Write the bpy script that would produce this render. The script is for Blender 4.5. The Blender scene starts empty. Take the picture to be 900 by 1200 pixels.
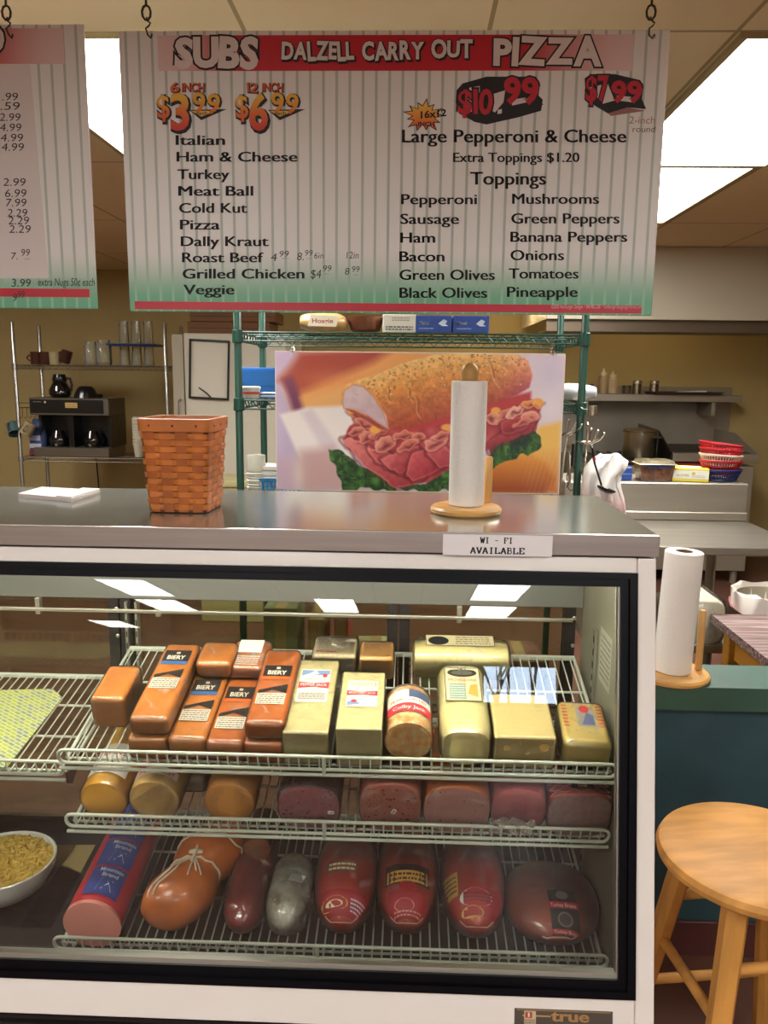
import bpy, bmesh, math, random
import numpy as np
from mathutils import Vector, Matrix
random.seed(7)
rng = np.random.default_rng(5)
R_ = math.radians
sc = bpy.context.scene
C = sc.collection

# ------------------------------------------------------------------ camera
EYE = 1.49
FPX = 930.0
CAMROT = Matrix.Rotation(R_(1.85), 3, 'Z') @ Matrix.Rotation(R_(90 - 9.8), 3, 'X') @ Matrix.Rotation(R_(0.65), 3, 'Z')
cd = bpy.data.cameras.new('camera')
cd.sensor_fit = 'VERTICAL'
cd.sensor_height = 36.0
cd.lens = 36.0 * FPX / 1200.0
cd.clip_start = 0.02
cam = bpy.data.objects.new('camera', cd)
cam.matrix_world = Matrix.Translation((0, 0, EYE)) @ CAMROT.to_4x4()
C.objects.link(cam)
sc.camera = cam

# ------------------------------------------------------------------ world, exposure
sc.view_settings.view_transform = 'Standard'
sc.view_settings.look = 'None'
sc.view_settings.exposure = 1.22
sc.view_settings.gamma = 1.0
sc.view_settings.use_curve_mapping = False
sc.cycles.use_denoising = True
sc.cycles.max_bounces = 10
sc.cycles.transparent_max_bounces = 24
sc.cycles.sample_clamp_indirect = 6.0
sc.cycles.caustics_reflective = False
sc.cycles.caustics_refractive = False
wd = bpy.data.worlds.new('sky')
sc.world = wd
wd.use_nodes = True
wd.node_tree.nodes['Background'].inputs[0].default_value = (0.62, 0.78, 1.0, 1)
wd.node_tree.nodes['Background'].inputs[1].default_value = 7.0
PANEL_FRONT = 9.5      # brightness of the ceiling panels over the counter
PANEL_STORE = 8.5      # brightness of the panels over the customers
TUBE = 42.0            # lamp inside the deli case

def ray(px, py):
    return CAMROT @ Vector(((px - 450) / FPX, -(py - 600) / FPX, -1.0))
CP = Vector((0, 0, EYE))
def A(px, py, Y):
    d = ray(px, py); return CP + d * (Y / d.y)
def Zp(px, py, Z):
    d = ray(px, py); return CP + d * ((Z - EYE) / d.z)
def onplane(px, py, p, n):
    d = ray(px, py); return CP + d * ((Vector(p) - CP).dot(n) / d.dot(n))

# ------------------------------------------------------------------ colour and materials
def lin(c):
    o = []
    for v in c[:3]:
        v = v / 255.0
        o.append(v / 12.92 if v <= 0.04045 else ((v + 0.055) / 1.055) ** 2.4)
    return (o[0], o[1], o[2], 1.0)

_m = {}
def mat(name, col=(200, 200, 200), rough=0.5, metal=0.0, noise=None, bump=None, coat=0.0, col2=None, spec=0.5,
        stretch=None, emit=None, trans=0.0, alpha=1.0, sss=0.0):
    if name in _m: return _m[name]
    m = bpy.data.materials.new(name); m.use_nodes = True
    nt = m.node_tree; b = nt.nodes['Principled BSDF']
    b.inputs['Base Color'].default_value = lin(col)
    b.inputs['Roughness'].default_value = rough
    b.inputs['Metallic'].default_value = metal
    b.inputs['Specular IOR Level'].default_value = spec
    b.inputs['Coat Weight'].default_value = coat
    b.inputs['Coat Roughness'].default_value = 0.08
    b.inputs['Transmission Weight'].default_value = trans
    b.inputs['Alpha'].default_value = alpha
    if sss:
        b.inputs['Subsurface Weight'].default_value = sss
        b.inputs['Subsurface Radius'].default_value = (0.02, 0.01, 0.005)
    if emit:
        b.inputs['Emission Color'].default_value = lin(emit[0]); b.inputs['Emission Strength'].default_value = emit[1]
    tc = None
    def coords():
        nonlocal tc
        if tc is None:
            t = nt.nodes.new('ShaderNodeTexCoord'); tc = t.outputs['Object']
            if stretch:
                mp = nt.nodes.new('ShaderNodeMapping'); mp.inputs['Scale'].default_value = stretch
                nt.links.new(tc, mp.inputs['Vector']); tc = mp.outputs['Vector']
        return tc
    if noise or col2:
        sc_, amt = noise or (8, 0.5)
        n = nt.nodes.new('ShaderNodeTexNoise'); n.inputs['Scale'].default_value = sc_; n.inputs['Detail'].default_value = 5
        nt.links.new(coords(), n.inputs['Vector'])
        r = nt.nodes.new('ShaderNodeValToRGB')
        c1 = lin(col)
        c2 = lin(col2) if col2 else tuple(v * (1 - amt) for v in c1[:3]) + (1,)
        r.color_ramp.elements[0].position = 0.35; r.color_ramp.elements[0].color = c2
        r.color_ramp.elements[1].position = 0.65; r.color_ramp.elements[1].color = c1
        nt.links.new(n.outputs['Fac'], r.inputs['Fac']); nt.links.new(r.outputs['Color'], b.inputs['Base Color'])
    if bump:
        n2 = nt.nodes.new('ShaderNodeTexNoise'); n2.inputs['Scale'].default_value = bump[0]; n2.inputs['Detail'].default_value = 4
        nt.links.new(coords(), n2.inputs['Vector'])
        bp = nt.nodes.new('ShaderNodeBump'); bp.inputs['Strength'].default_value = bump[1]; bp.inputs['Distance'].default_value = 0.01
        nt.links.new(n2.outputs['Fac'], bp.inputs['Height']); nt.links.new(bp.outputs['Normal'], b.inputs['Normal'])
        if coat: nt.links.new(bp.outputs['Normal'], b.inputs['Coat Normal'])
    _m[name] = m
    return m

def ink(col, rough=0.55):
    return mat('ink_%d_%d_%d' % tuple(col), col, rough)

def glass_mat(name, tint=(245, 250, 248), ior=1.5, rough=0.0, density=0.0):
    if name in _m: return _m[name]
    m = bpy.data.materials.new(name); m.use_nodes = True
    nt = m.node_tree; nt.nodes.clear()
    o = nt.nodes.new('ShaderNodeOutputMaterial')
    t = nt.nodes.new('ShaderNodeBsdfTransparent'); t.inputs[0].default_value = lin(tint)
    g = nt.nodes.new('ShaderNodeBsdfGlossy'); g.inputs['Roughness'].default_value = rough; g.inputs['Color'].default_value = (1, 1, 1, 1)
    f = nt.nodes.new('ShaderNodeFresnel'); f.inputs['IOR'].default_value = ior
    mx = nt.nodes.new('ShaderNodeMixShader')
    nt.links.new(f.outputs[0], mx.inputs[0]); nt.links.new(t.outputs[0], mx.inputs[1]); nt.links.new(g.outputs[0], mx.inputs[2])
    top = mx.outputs[0]
    if density:
        d = nt.nodes.new('ShaderNodeBsdfDiffuse'); d.inputs[0].default_value = lin(tint)
        m2 = nt.nodes.new('ShaderNodeMixShader'); m2.inputs[0].default_value = density
        nt.links.new(top, m2.inputs[1]); nt.links.new(d.outputs[0], m2.inputs[2]); top = m2.outputs[0]
    nt.links.new(top, o.inputs[0])
    _m[name] = m
    return m

def film_mat(name, cover=0.05, scale=35.0, tint=(235, 235, 235)):
    """Clear crinkled plastic film: see-through with a bumpy gloss, whitish only along the creases."""
    if name in _m: return _m[name]
    m = bpy.data.materials.new(name); m.use_nodes = True
    nt = m.node_tree; nt.nodes.clear()
    o = nt.nodes.new('ShaderNodeOutputMaterial')
    t = nt.nodes.new('ShaderNodeBsdfTransparent')
    g = nt.nodes.new('ShaderNodeBsdfGlossy'); g.inputs['Roughness'].default_value = 0.10
    d = nt.nodes.new('ShaderNodeBsdfDiffuse'); d.inputs[0].default_value = lin(tint)
    tc = nt.nodes.new('ShaderNodeTexCoord')
    n = nt.nodes.new('ShaderNodeTexNoise'); n.inputs['Scale'].default_value = scale; n.inputs['Detail'].default_value = 6; n.inputs['Distortion'].default_value = 1.2
    nt.links.new(tc.outputs['Object'], n.inputs['Vector'])
    bp = nt.nodes.new('ShaderNodeBump'); bp.inputs['Strength'].default_value = 0.5; bp.inputs['Distance'].default_value = 0.007
    nt.links.new(n.outputs['Fac'], bp.inputs['Height']); nt.links.new(bp.outputs['Normal'], g.inputs['Normal'])
    f = nt.nodes.new('ShaderNodeFresnel'); f.inputs['IOR'].default_value = 1.5; nt.links.new(bp.outputs['Normal'], f.inputs['Normal'])
    mx = nt.nodes.new('ShaderNodeMixShader')
    nt.links.new(f.outputs[0], mx.inputs[0]); nt.links.new(t.outputs[0], mx.inputs[1]); nt.links.new(g.outputs[0], mx.inputs[2])
    r = nt.nodes.new('ShaderNodeValToRGB')
    r.color_ramp.elements[0].position = 0.54; r.color_ramp.elements[0].color = (cover * .2,) * 3 + (1,)
    r.color_ramp.elements[1].position = 0.78; r.color_ramp.elements[1].color = (min(1, cover * 4),) * 3 + (1,)
    nt.links.new(n.outputs['Fac'], r.inputs['Fac'])
    m2 = nt.nodes.new('ShaderNodeMixShader')
    nt.links.new(r.outputs['Color'], m2.inputs[0]); nt.links.new(mx.outputs[0], m2.inputs[1]); nt.links.new(d.outputs[0], m2.inputs[2])
    nt.links.new(m2.outputs[0], o.inputs[0])
    _m[name] = m
    return m

def ramp_mat(name, axis, lo, hi, stops, rough=0.55):
    """Printed colour gradient along one object axis."""
    if name in _m: return _m[name]
    m = bpy.data.materials.new(name); m.use_nodes = True
    nt = m.node_tree; b = nt.nodes['Principled BSDF']; b.inputs['Roughness'].default_value = rough
    tc = nt.nodes.new('ShaderNodeTexCoord'); sx = nt.nodes.new('ShaderNodeSeparateXYZ')
    nt.links.new(tc.outputs['Object'], sx.inputs[0])
    mr = nt.nodes.new('ShaderNodeMapRange'); mr.inputs['From Min'].default_value = lo; mr.inputs['From Max'].default_value = hi
    nt.links.new(sx.outputs[axis], mr.inputs['Value'])
    r = nt.nodes.new('ShaderNodeValToRGB')
    while len(r.color_ramp.elements) < len(stops): r.color_ramp.elements.new(0.5)
    for e, (p, c) in zip(r.color_ramp.elements, stops): e.position = p; e.color = lin(c)
    nt.links.new(mr.outputs[0], r.inputs['Fac']); nt.links.new(r.outputs['Color'], b.inputs['Base Color'])
    _m[name] = m
    return m

# ------------------------------------------------------------------ mesh building
I4 = Matrix.Identity(4)
def T(x, y, z): return Matrix.Translation((x, y, z))
def RX(a): return Matrix.Rotation(R_(a), 4, 'X')
def RY(a): return Matrix.Rotation(R_(a), 4, 'Y')
def RZ(a): return Matrix.Rotation(R_(a), 4, 'Z')

class MB:
    def __init__(s): s.v = []; s.f = []; s.mi = []; s.bev = False
    def add(s, vs, fs, m=0, M=None):
        o = len(s.v)
        for p in vs:
            p = Vector(p); s.v.append(M @ p if M is not None else p)
        for f in fs: s.f.append([i + o for i in f]); s.mi.append(m)
        return s
    def box(s, lo, hi, m=0, M=None, r=0.0, seg=2):
        if r <= 0:
            x0, y0, z0 = lo; x1, y1, z1 = hi
            vs = [(x0, y0, z0), (x1, y0, z0), (x1, y1, z0), (x0, y1, z0), (x0, y0, z1), (x1, y0, z1), (x1, y1, z1), (x0, y1, z1)]
            return s.add(vs, [(0, 3, 2, 1), (4, 5, 6, 7), (0, 1, 5, 4), (1, 2, 6, 5), (2, 3, 7, 6), (3, 0, 4, 7)], m, M)
        s.bev = True
        b = bmesh.new(); bmesh.ops.create_cube(b, size=1)
        for v in b.verts:
            v.co = Vector([(lo[i] + hi[i]) / 2 + v.co[i] * (hi[i] - lo[i]) for i in range(3)])
        bmesh.ops.bevel(b, geom=list(b.edges), offset=min(r, 0.49 * min(abs(hi[i] - lo[i]) for i in range(3))), segments=seg, profile=0.5, affect='EDGES')
        b.verts.index_update()
        s.add([v.co.copy() for v in b.verts], [[v.index for v in f.verts] for f in b.faces], m, M); b.free()
        return s
    def loft(s, rings, m=0, M=None, caps=True, closed=True):
        n = len(rings[0]); vs = [p for r in rings for p in r]; fs = []
        for k in range(len(rings) - 1):
            for i in range(n if closed else n - 1):
                j = (i + 1) % n
                fs.append((k * n + i, k * n + j, (k + 1) * n + j, (k + 1) * n + i))
        if caps and closed:
            fs.append(tuple(range(n))[::-1]); fs.append(tuple((len(rings) - 1) * n + i for i in range(n)))
        return s.add(vs, fs, m, M)
    def tube(s, pts, r, n=8, m=0, M=None, closed=False, caps=True):
        pts = [Vector(p) for p in pts]; k = len(pts)
        rr = r if isinstance(r, (list, tuple)) else [r] * k
        rings = []; up = None
        for i in range(k):
            if closed: t = pts[(i + 1) % k] - pts[i - 1]
            else: t = pts[min(i + 1, k - 1)] - pts[max(i - 1, 0)]
            if t.length < 1e-9: t = Vector((0, 0, 1))
            t.normalize()
            if up is None:
                up = Vector((0, 0, 1)) if abs(t.z) < 0.9 else Vector((1, 0, 0))
            a = t.cross(up)
            if a.length < 1e-6: a = t.cross(Vector((0.3, 1, 0.2)))
            a.normalize(); b = a.cross(t).normalized(); up = b
            rings.append([pts[i] + (a * math.cos(2 * math.pi * q / n) + b * math.sin(2 * math.pi * q / n)) * rr[i] for q in range(n)])
        if closed: rings.append(rings[0])
        return s.loft(rings, m, M, caps and not closed)
    def lathe(s, prof, m=0, M=None, n=28, caps=True):
        rings = [[(r * math.cos(2 * math.pi * i / n), r * math.sin(2 * math.pi * i / n), z) for i in range(n)] for r, z in prof]
        return s.loft(rings, m, M, caps)
    def prism(s, poly, h0, h1, m=0, M=None):
        n = len(poly)
        vs = [(p[0], p[1], h0) for p in poly] + [(p[0], p[1], h1) for p in poly]
        fs = [tuple(range(n))[::-1], tuple(range(n, 2 * n))] + [(i, (i + 1) % n, n + (i + 1) % n, n + i) for i in range(n)]
        return s.add(vs, fs, m, M)
    def build(s, name, mats, parent=None, smooth=35, loc=None):
        me = bpy.data.meshes.new(name)
        me.from_pydata([tuple(v) for v in s.v], [], s.f)
        if not isinstance(mats, (list, tuple)): mats = [mats]
        for q in mats: me.materials.append(q)
        me.polygons.foreach_set('material_index', s.mi)
        bm = bmesh.new(); bm.from_mesh(me)
        bmesh.ops.recalc_face_normals(bm, faces=list(bm.faces)); bm.to_mesh(me); bm.free()
        if smooth:
            me.polygons.foreach_set('use_smooth', [True] * len(me.polygons))
            me.set_sharp_from_angle(angle=R_(smooth))
        me.update()
        o = bpy.data.objects.new(name, me); C.objects.link(o)
        if s.bev and smooth:
            w = o.modifiers.new('weighted_normals', 'WEIGHTED_NORMAL'); w.weight = 60; w.keep_sharp = True
        if parent is not None: o.parent = parent
        if loc is not None: o.location = loc
        return o

def tag(o, label=None, cat=None, group=None, kind=None):
    if label: o['label'] = label
    if cat: o['category'] = cat
    if group: o['group'] = group
    if kind: o['kind'] = kind
    return o
def thing(name, label, cat, loc=(0, 0, 0), rot=(0, 0, 0), group=None):
    o = bpy.data.objects.new(name, None); C.objects.link(o)
    o.empty_display_size = 0.05
    o.location = loc; o.rotation_euler = tuple(R_(a) for a in rot)
    return tag(o, label, cat, group)
def struct(name, mb, mats, smooth=35):
    o = mb.build(name, mats, None, smooth); o['kind'] = 'structure'; return o
def copy_tree(o, parent=None):
    c = o.copy(); C.objects.link(c)
    if parent is not None: c.parent = parent
    for ch in o.children: copy_tree(ch, c)
    return c

# ------------------------------------------------------------------ lettering
_tc = {}
def text2d(s, bold=0.0, res=3):
    k = (s, bold)
    if k in _tc: return _tc[k]
    cu = bpy.data.curves.new('lettering', 'FONT'); cu.body = s; cu.dimensions = '2D'; cu.resolution_u = res; cu.offset = bold
    ob = bpy.data.objects.new('lettering', cu); me = bpy.data.meshes.new_from_object(ob)
    v = np.array([(q.co.x, q.co.y) for q in me.vertices]) if len(me.vertices) else np.zeros((0, 2))
    f = [tuple(p.vertices) for p in me.polygons]
    bpy.data.objects.remove(ob); bpy.data.curves.remove(cu); bpy.data.meshes.remove(me)
    _tc[k] = (v, f); return _tc[k]
CAP = 0.69

def place_text(mb, s, mapf, m=0, bold=0.0, strike=0.0, shear=0.0):
    """mapf takes (u in 0..1 along the text, v in cap heights) to a 3-D point; strike thickens the upright strokes."""
    v, f = text2d(s, bold)
    if not len(v): return
    x0, x1 = v[:, 0].min(), v[:, 0].max()
    for d in ((0.0,) if not strike else (0.0, strike)):
        pts = [mapf((p[0] + d + shear * p[1] - x0) / (x1 - x0 + strike), p[1] / CAP) for p in v]
        mb.add(pts, f, m)

class Print:
    """Flat printing (rectangles, polygons, words) laid on a surface map(u, v, h)."""
    def __init__(s, mapf): s.mb = MB(); s.map = mapf; s.cols = []; s.h = 0.0004
    def mi(s, c):
        if c not in s.cols: s.cols.append(c)
        return s.cols.index(c)
    def rect(s, u0, v0, u1, v1, c, n=1):
        vs = []; fs = []
        for j in range(2):
            for i in range(n + 1): vs.append(s.map(u0 + (u1 - u0) * i / n, v0 if j == 0 else v1, s.h))
        for i in range(n): fs.append((i, i + 1, n + 2 + i, n + 1 + i))
        s.mb.add(vs, fs, s.mi(c)); s.h += 0.00012; return s
    def grid(s, u0, v0, u1, v1, c, n=6, k=6):
        vs = [s.map(u0 + (u1 - u0) * i / n, v0 + (v1 - v0) * j / k, s.h) for j in range(k + 1) for i in range(n + 1)]
        fs = [(j * (n + 1) + i, j * (n + 1) + i + 1, (j + 1) * (n + 1) + i + 1, (j + 1) * (n + 1) + i) for j in range(k) for i in range(n)]
        s.mb.add(vs, fs, s.mi(c)); s.h += 0.00012; return s
    def poly(s, pts, c):
        s.mb.add([s.map(u, v, s.h) for u, v in pts], [tuple(range(len(pts)))], s.mi(c)); s.h += 0.00012; return s
    def oval(s, u, v, a, b, c, n=20):
        return s.poly([(u + a * math.cos(2 * math.pi * i / n), v + b * math.sin(2 * math.pi * i / n)) for i in range(n)], c)
    def text(s, t, u0, v0, w, h, c, bold=0.01, strike=0.0):
        hh = s.h
        place_text(s.mb, t, lambda a, b: s.map(u0 + a * w, v0 + b * h, hh), s.mi(c), bold, strike); s.h += 0.00012; return s
    def fine(s, u0, v0, u1, v1, c, rows=4, seed=1):
        """Rows of print too small to read: short bars."""
        r = random.Random(seed); ph = (v1 - v0) / rows
        for k in range(rows):
            u = u0
            while u < u1:
                w = r.uniform(.04, .16) * (u1 - u0)
                hh = s.h; s.rect(u, v0 + k * ph + ph * .25, min(u1, u + w), v0 + k * ph + ph * .72, c); s.h = hh
                u += w + .03 * (u1 - u0)
        s.h += 0.00012; return s
    def build(s, name, parent, rough=0.45, label=None):
        o = s.mb.build(name, [ink(c) for c in s.cols], parent, smooth=30)
        if label: o['label'] = label
        return o
# ================================================================== the setting
CEIL = 2.32
BACK = 6.7
XL, XR, FRONT = -7.0, 4.2, -13.0
m_floor = mat('red_floor_tile', (116, 78, 64), 0.5, noise=(3, 0.25))
m_tan = mat('tan_wall_paint', (184, 162, 106), 0.7, noise=(2.0, 0.08))
m_store = mat('cream_wall_paint', (196, 184, 150), 0.7)
struct('floor', MB().box((XL, FRONT, -0.06), (XR, BACK, 0)), m_floor)

# ceiling tiles with grid lines in the material
def tile_mat():
    m = bpy.data.materials.new('ceiling_tile'); m.use_nodes = True
    nt = m.node_tree; b = nt.nodes['Principled BSDF']; b.inputs['Roughness'].default_value = 0.9
    tc = nt.nodes.new('ShaderNodeTexCoord'); mp = nt.nodes.new('ShaderNodeMapping')
    mp.inputs['Location'].default_value = (-0.805 + .03, -2.12, 0)
    nt.links.new(tc.outputs['Object'], mp.inputs['Vector'])
    br = nt.nodes.new('ShaderNodeTexBrick'); br.offset = 0.0; br.inputs['Scale'].default_value = 1.0
    br.inputs['Brick Width'].default_value = 0.6; br.inputs['Row Height'].default_value = 1.22
    br.inputs['Mortar Size'].default_value = 0.006; br.inputs['Bias'].default_value = 0
    br.inputs['Color1'].default_value = lin((232, 218, 178)); br.inputs['Color2'].default_value = lin((228, 213, 172)); br.inputs['Mortar'].default_value = lin((168, 152, 112))
    nt.links.new(mp.outputs['Vector'], br.inputs['Vector'])
    n = nt.nodes.new('ShaderNodeTexNoise'); n.inputs['Scale'].default_value = 90
    nt.links.new(tc.outputs['Object'], n.inputs['Vector'])
    bp = nt.nodes.new('ShaderNodeBump'); bp.inputs['Strength'].default_value = 0.15
    nt.links.new(n.outputs['Fac'], bp.inputs['Height']); nt.links.new(bp.outputs['Normal'], b.inputs['Normal'])
    nt.links.new(br.outputs['Color'], b.inputs['Base Color'])
    return m
struct('ceiling', MB().box((XL, FRONT, CEIL), (XR, BACK, CEIL + 0.06)), tile_mat())
struct('wall_back', MB().box((XL, BACK, 0), (XR, BACK + 0.12, CEIL)), m_tan)
struct('wall_left', MB().box((XL - 0.12, FRONT, 0), (XL, BACK, CEIL)), m_tan)
struct('wall_right', MB().box((XR, FRONT, 0), (XR + 0.12, BACK, CEIL)), m_tan)
# shop front behind the customer, with one large window
WX0, WX1, WZ0, WZ1 = 1.47, 2.97, 1.08, 1.85
b = MB()
b.box((XL, FRONT - 0.12, 0), (WX0, FRONT, CEIL)).box((WX1, FRONT - 0.12, 0), (XR, FRONT, CEIL))
b.box((WX0, FRONT - 0.12, 0), (WX1, FRONT, WZ0)).box((WX0, FRONT - 0.12, WZ1), (WX1, FRONT, CEIL))
struct('wall_front', b, m_store)
b = MB()
for x in (WX0, WX1): b.box((x - 0.04, FRONT - 0.1, WZ0 - .04), (x + 0.04, FRONT + 0.03, WZ1 + .04))
for z in (WZ0, WZ1): b.box((WX0 + .04, FRONT - 0.1, z - 0.04), (WX1 - .04, FRONT + 0.03, z + 0.04))
b.box((WX0 + 0.5, FRONT - 0.08, WZ0 + .04), (WX0 + 0.55, FRONT - 0.02, WZ1 - .04))
struct('window_1', b, mat('window_frame', (90, 86, 80), 0.5))
# bare trees outside the window
def bare_tree(x, y, h, seed, label):
    r = random.Random(seed); mb = MB()
    def br(p, d, l, rad, k):
        q = p + d * l; mb.tube([p, q], [rad, rad * .6], 5)
        if k == 0: return
        for _ in range(3):
            e = (d + Vector((r.uniform(-.8, .8), r.uniform(-.5, .5), r.uniform(-.1, .6)))).normalized()
            br(p + d * l * r.uniform(.6, 1), e, l * r.uniform(.55, .75), rad * .55, k - 1)
    br(Vector((0, 0, 0)), Vector((0, 0, 1)), h * .4, h * .02, 4)
    o = mb.build('bare_tree', mat('bark', (70, 66, 62), 0.9)); o.location = (x, y, 0)
    return tag(o, label, 'tree')
bare_tree(2.4, -19, 3.6, 3, 'bare tree outside the shop window, nearest the glass')
bare_tree(4.0, -23, 4.4, 9, 'taller bare tree further back outside the shop window')
struct('trim_1', MB().box((XL - 14, -44, -0.2), (XR + 14, FRONT - 0.13, -0.02)), mat('outdoor_paving', (120, 122, 120), .9))

# ceiling light panels
def diffuser(name, s):
    m = bpy.data.materials.new(name); m.use_nodes = True
    nt = m.node_tree; nt.nodes.clear(); o = nt.nodes.new('ShaderNodeOutputMaterial'); e = nt.nodes.new('ShaderNodeEmission')
    e.inputs[0].default_value = (1.0, 0.975, 0.92, 1); e.inputs[1].default_value = s
    nt.links.new(e.outputs[0], o.inputs[0]); return m
m_dif = diffuser('lit_diffuser', PANEL_FRONT); m_dif2 = diffuser('lit_store_diffuser', PANEL_STORE)
m_tbar = mat('ceiling_grid', (170, 158, 118), 0.6)
def ceiling_light(x0, x1, y0, y1, label, dm, group=None):
    t = thing('ceiling_light', label, 'light', ((x0 + x1) / 2, (y0 + y1) / 2, CEIL), group=group)
    w, l = (x1 - x0) / 2, (y1 - y0) / 2
    f = MB()
    f.box((-w - .02, -l - .005, -.012), (-w, l + .005, -.0005)).box((w, -l - .005, -.012), (w + .02, l + .005, -.0005))
    f.box((-w, -l - .005, -.012), (w, -l + .006, -.0005)).box((-w, l - .006, -.012), (w, l + .005, -.0005))
    f.build('frame', m_tbar, t)
    MB().box((-w, -l + .006, -.006), (w, l - .006, -.001)).build('diffuser', dm, t)
ceiling_light(.805, 1.36, 2.13, 3.33, 'lit ceiling panel right of the big menu board, the nearer of the pair', m_dif)
ceiling_light(.805, 1.33, 3.355, 4.5, 'lit ceiling panel right of the big menu board, the farther of the pair', m_dif)
ceiling_light(-1.11, -.55, 2.12, 3.32, 'lit ceiling panel seen between the two menu boards', m_dif)
ceiling_light(-3.5, -2.9, 3.4, 4.6, 'added ceiling panel brightening the coffee corner, unseen beyond the left edge', m_dif)  # extra panel out of view, put in to brighten the left wall
store = [(-1.25, -.72, -9.0, -7.5), (.80, 1.4, -7.4, -6.0), (.86, 1.5, -9.3, -7.9), (-3.7, -3.1, -7.6, -6.2), (-3.8, -3.2, -9.2, -7.9), (-5.6, -5.0, -12.0, -10.8),
         (-1.3, -.7, -1.2, 0.0), (1.0, 1.6, -1.2, 0.0), (-1.3, -.7, -4.2, -3.0), (1.0, 1.6, -4.2, -3.0), (-3.6, -3.0, -2.6, -1.4)]
for i, (x0, x1, y0, y1) in enumerate(store):
    ceiling_light(x0, x1, y0, y1, 'lit ceiling panel over the customer area behind the viewer', m_dif2, 'ceiling panels over the customer area')
# ================================================================== menu boards
SY = 1.75
def board_mat(name, pitch, phase, zt, zb, xs):
    """White corrugated board printed with grey-green pinstripes, a green foot, a red heading band that fades out sideways and a red line."""
    m = bpy.data.materials.new(name); m.use_nodes = True
    nt = m.node_tree; b = nt.nodes['Principled BSDF']; b.inputs['Roughness'].default_value = 0.38
    L = nt.links.new
    tc = nt.nodes.new('ShaderNodeTexCoord'); sx = nt.nodes.new('ShaderNodeSeparateXYZ'); L(tc.outputs['Object'], sx.inputs[0])
    X, Z = sx.outputs[0], sx.outputs[2]
    def mth(op, a, c=0.0, d=None):
        n = nt.nodes.new('ShaderNodeMath'); n.operation = op
        for i, v in enumerate((a, c) if d is None else (a, c, d)):
            if isinstance(v, (int, float)): n.inputs[i].default_value = v
            else: L(v, n.inputs[i])
        return n.outputs[0]
    def step(v, lo, hi):
        n = nt.nodes.new('ShaderNodeMapRange'); n.interpolation_type = 'SMOOTHSTEP'
        n.inputs['From Min'].default_value = lo; n.inputs['From Max'].default_value = hi; L(v, n.inputs['Value']); return n.outputs[0]
    def mix(f, a, c):
        n = nt.nodes.new('ShaderNodeMix'); n.data_type = 'RGBA'
        if isinstance(f, (int, float)): n.inputs[0].default_value = f
        else: L(f, n.inputs[0])
        for i, v in ((6, a), (7, c)):
            if isinstance(v, tuple): n.inputs[i].default_value = lin(v)
            else: L(v, n.inputs[i])
        return n.outputs[2]
    def inside(v, a, c): return mth('MULTIPLY', mth('GREATER_THAN', v, a), mth('LESS_THAN', v, c))
    fr = mth('FRACT', mth('ADD', mth('DIVIDE', X, pitch), phase))
    st = mth('LESS_THAN', fr, 0.2)
    green = step(Z, zb[1], zb[0])
    base = mix(green, (236, 234, 230), (112, 184, 146))
    base = mix(mth('MULTIPLY', st, 0.72), base, mix(green, (164, 178, 166), (156, 206, 176)))
    edge = inside(X, xs[0], xs[1])
    band = mth('MULTIPLY', inside(Z, zt[0], zt[1]), edge)
    red = mix(mth('MULTIPLY', step(X, xs[0], xs[2]), step(X, xs[1], xs[3])), (232, 204, 202), (202, 26, 46))
    base = mix(band, base, red)
    line = mth('MULTIPLY', inside(Z, zb[2], zb[3]), inside(X, xs[4], xs[5]))
    base = mix(line, base, (200, 26, 54))
    L(base, b.inputs['Base Color'])
    w = nt.nodes.new('ShaderNodeTexWave'); w.inputs['Scale'].default_value = 60; w.bands_direction = 'X'
    L(tc.outputs['Object'], w.inputs['Vector'])
    bp = nt.nodes.new('ShaderNodeBump'); bp.inputs['Strength'].default_value = 0.06; L(w.outputs['Fac'], bp.inputs['Height']); L(bp.outputs['Normal'], b.inputs['Normal'])
    return m

p0, p1 = A(137, 36, SY), A(757, 370, SY)
SX0, SX1, SZ1, SZ0 = p0.x + .002, A(775, 200, SY).x, p0.z, p1.z
sign_c = Vector(((SX0 + SX1) / 2, SY, SZ0))
sign = thing('menu_board', 'wide striped menu board listing subs on the left and pizza toppings on the right', 'sign', sign_c, group=None)
def sz(px, py): return A(px, py, SY).z - SZ0
def sx_(px, py): return A(px, py, SY).x - sign_c.x
hw = (SX1 - SX0) / 2
MB().box((-hw, 0, 0), (hw, .005, SZ1 - SZ0), r=.002, seg=1).build('panel', board_mat('pinstriped_board', .02715, .18, (sz(400, 83), sz(400, 41)), (sz(400, 356), sz(400, 290), sz(400, 364.5), sz(400, 355)), (sx_(185, 60), sx_(742, 60), sx_(285, 60), sx_(600, 60), sx_(158, 360), sx_(752, 360))), sign)

def sign_text(mb, s, x0, x1, yb, cap, m=0, bold=0.012, strike=0.0, slope=0.0, shear=0.0, lift=.0012, centre=None, Y=SY):
    c = centre or sign_c
    def mf(u, v):
        q = A(x0 + u * (x1 - x0), yb + slope * u - v * cap, Y) - c
        return Vector((q.x, -lift, q.z))
    place_text(mb, s, mf, m, bold, strike, shear)
k = MB()
for s, x0, x1, y in [('Italian', 206, 264, 170), ('Ham & Cheese', 207, 349, 189.5), ('Turkey', 208, 269, 210), ('Meat Ball', 209, 297, 229.5), ('Cold Kut', 210, 290, 249.5),
                     ('Pizza', 211, 258, 269), ('Dally Kraut', 212, 315, 288.5), ('Roast Beef', 213.5, 309, 307.5), ('Grilled Chicken', 214, 357, 326.5), ('Veggie', 215, 275, 345)]:
    sign_text(k, s, x0, x1, y, 11.5, strike=.05, bold=0)
k.build('sub_lettering', ink((28, 24, 26)), sign, 0)
k = MB()
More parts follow.
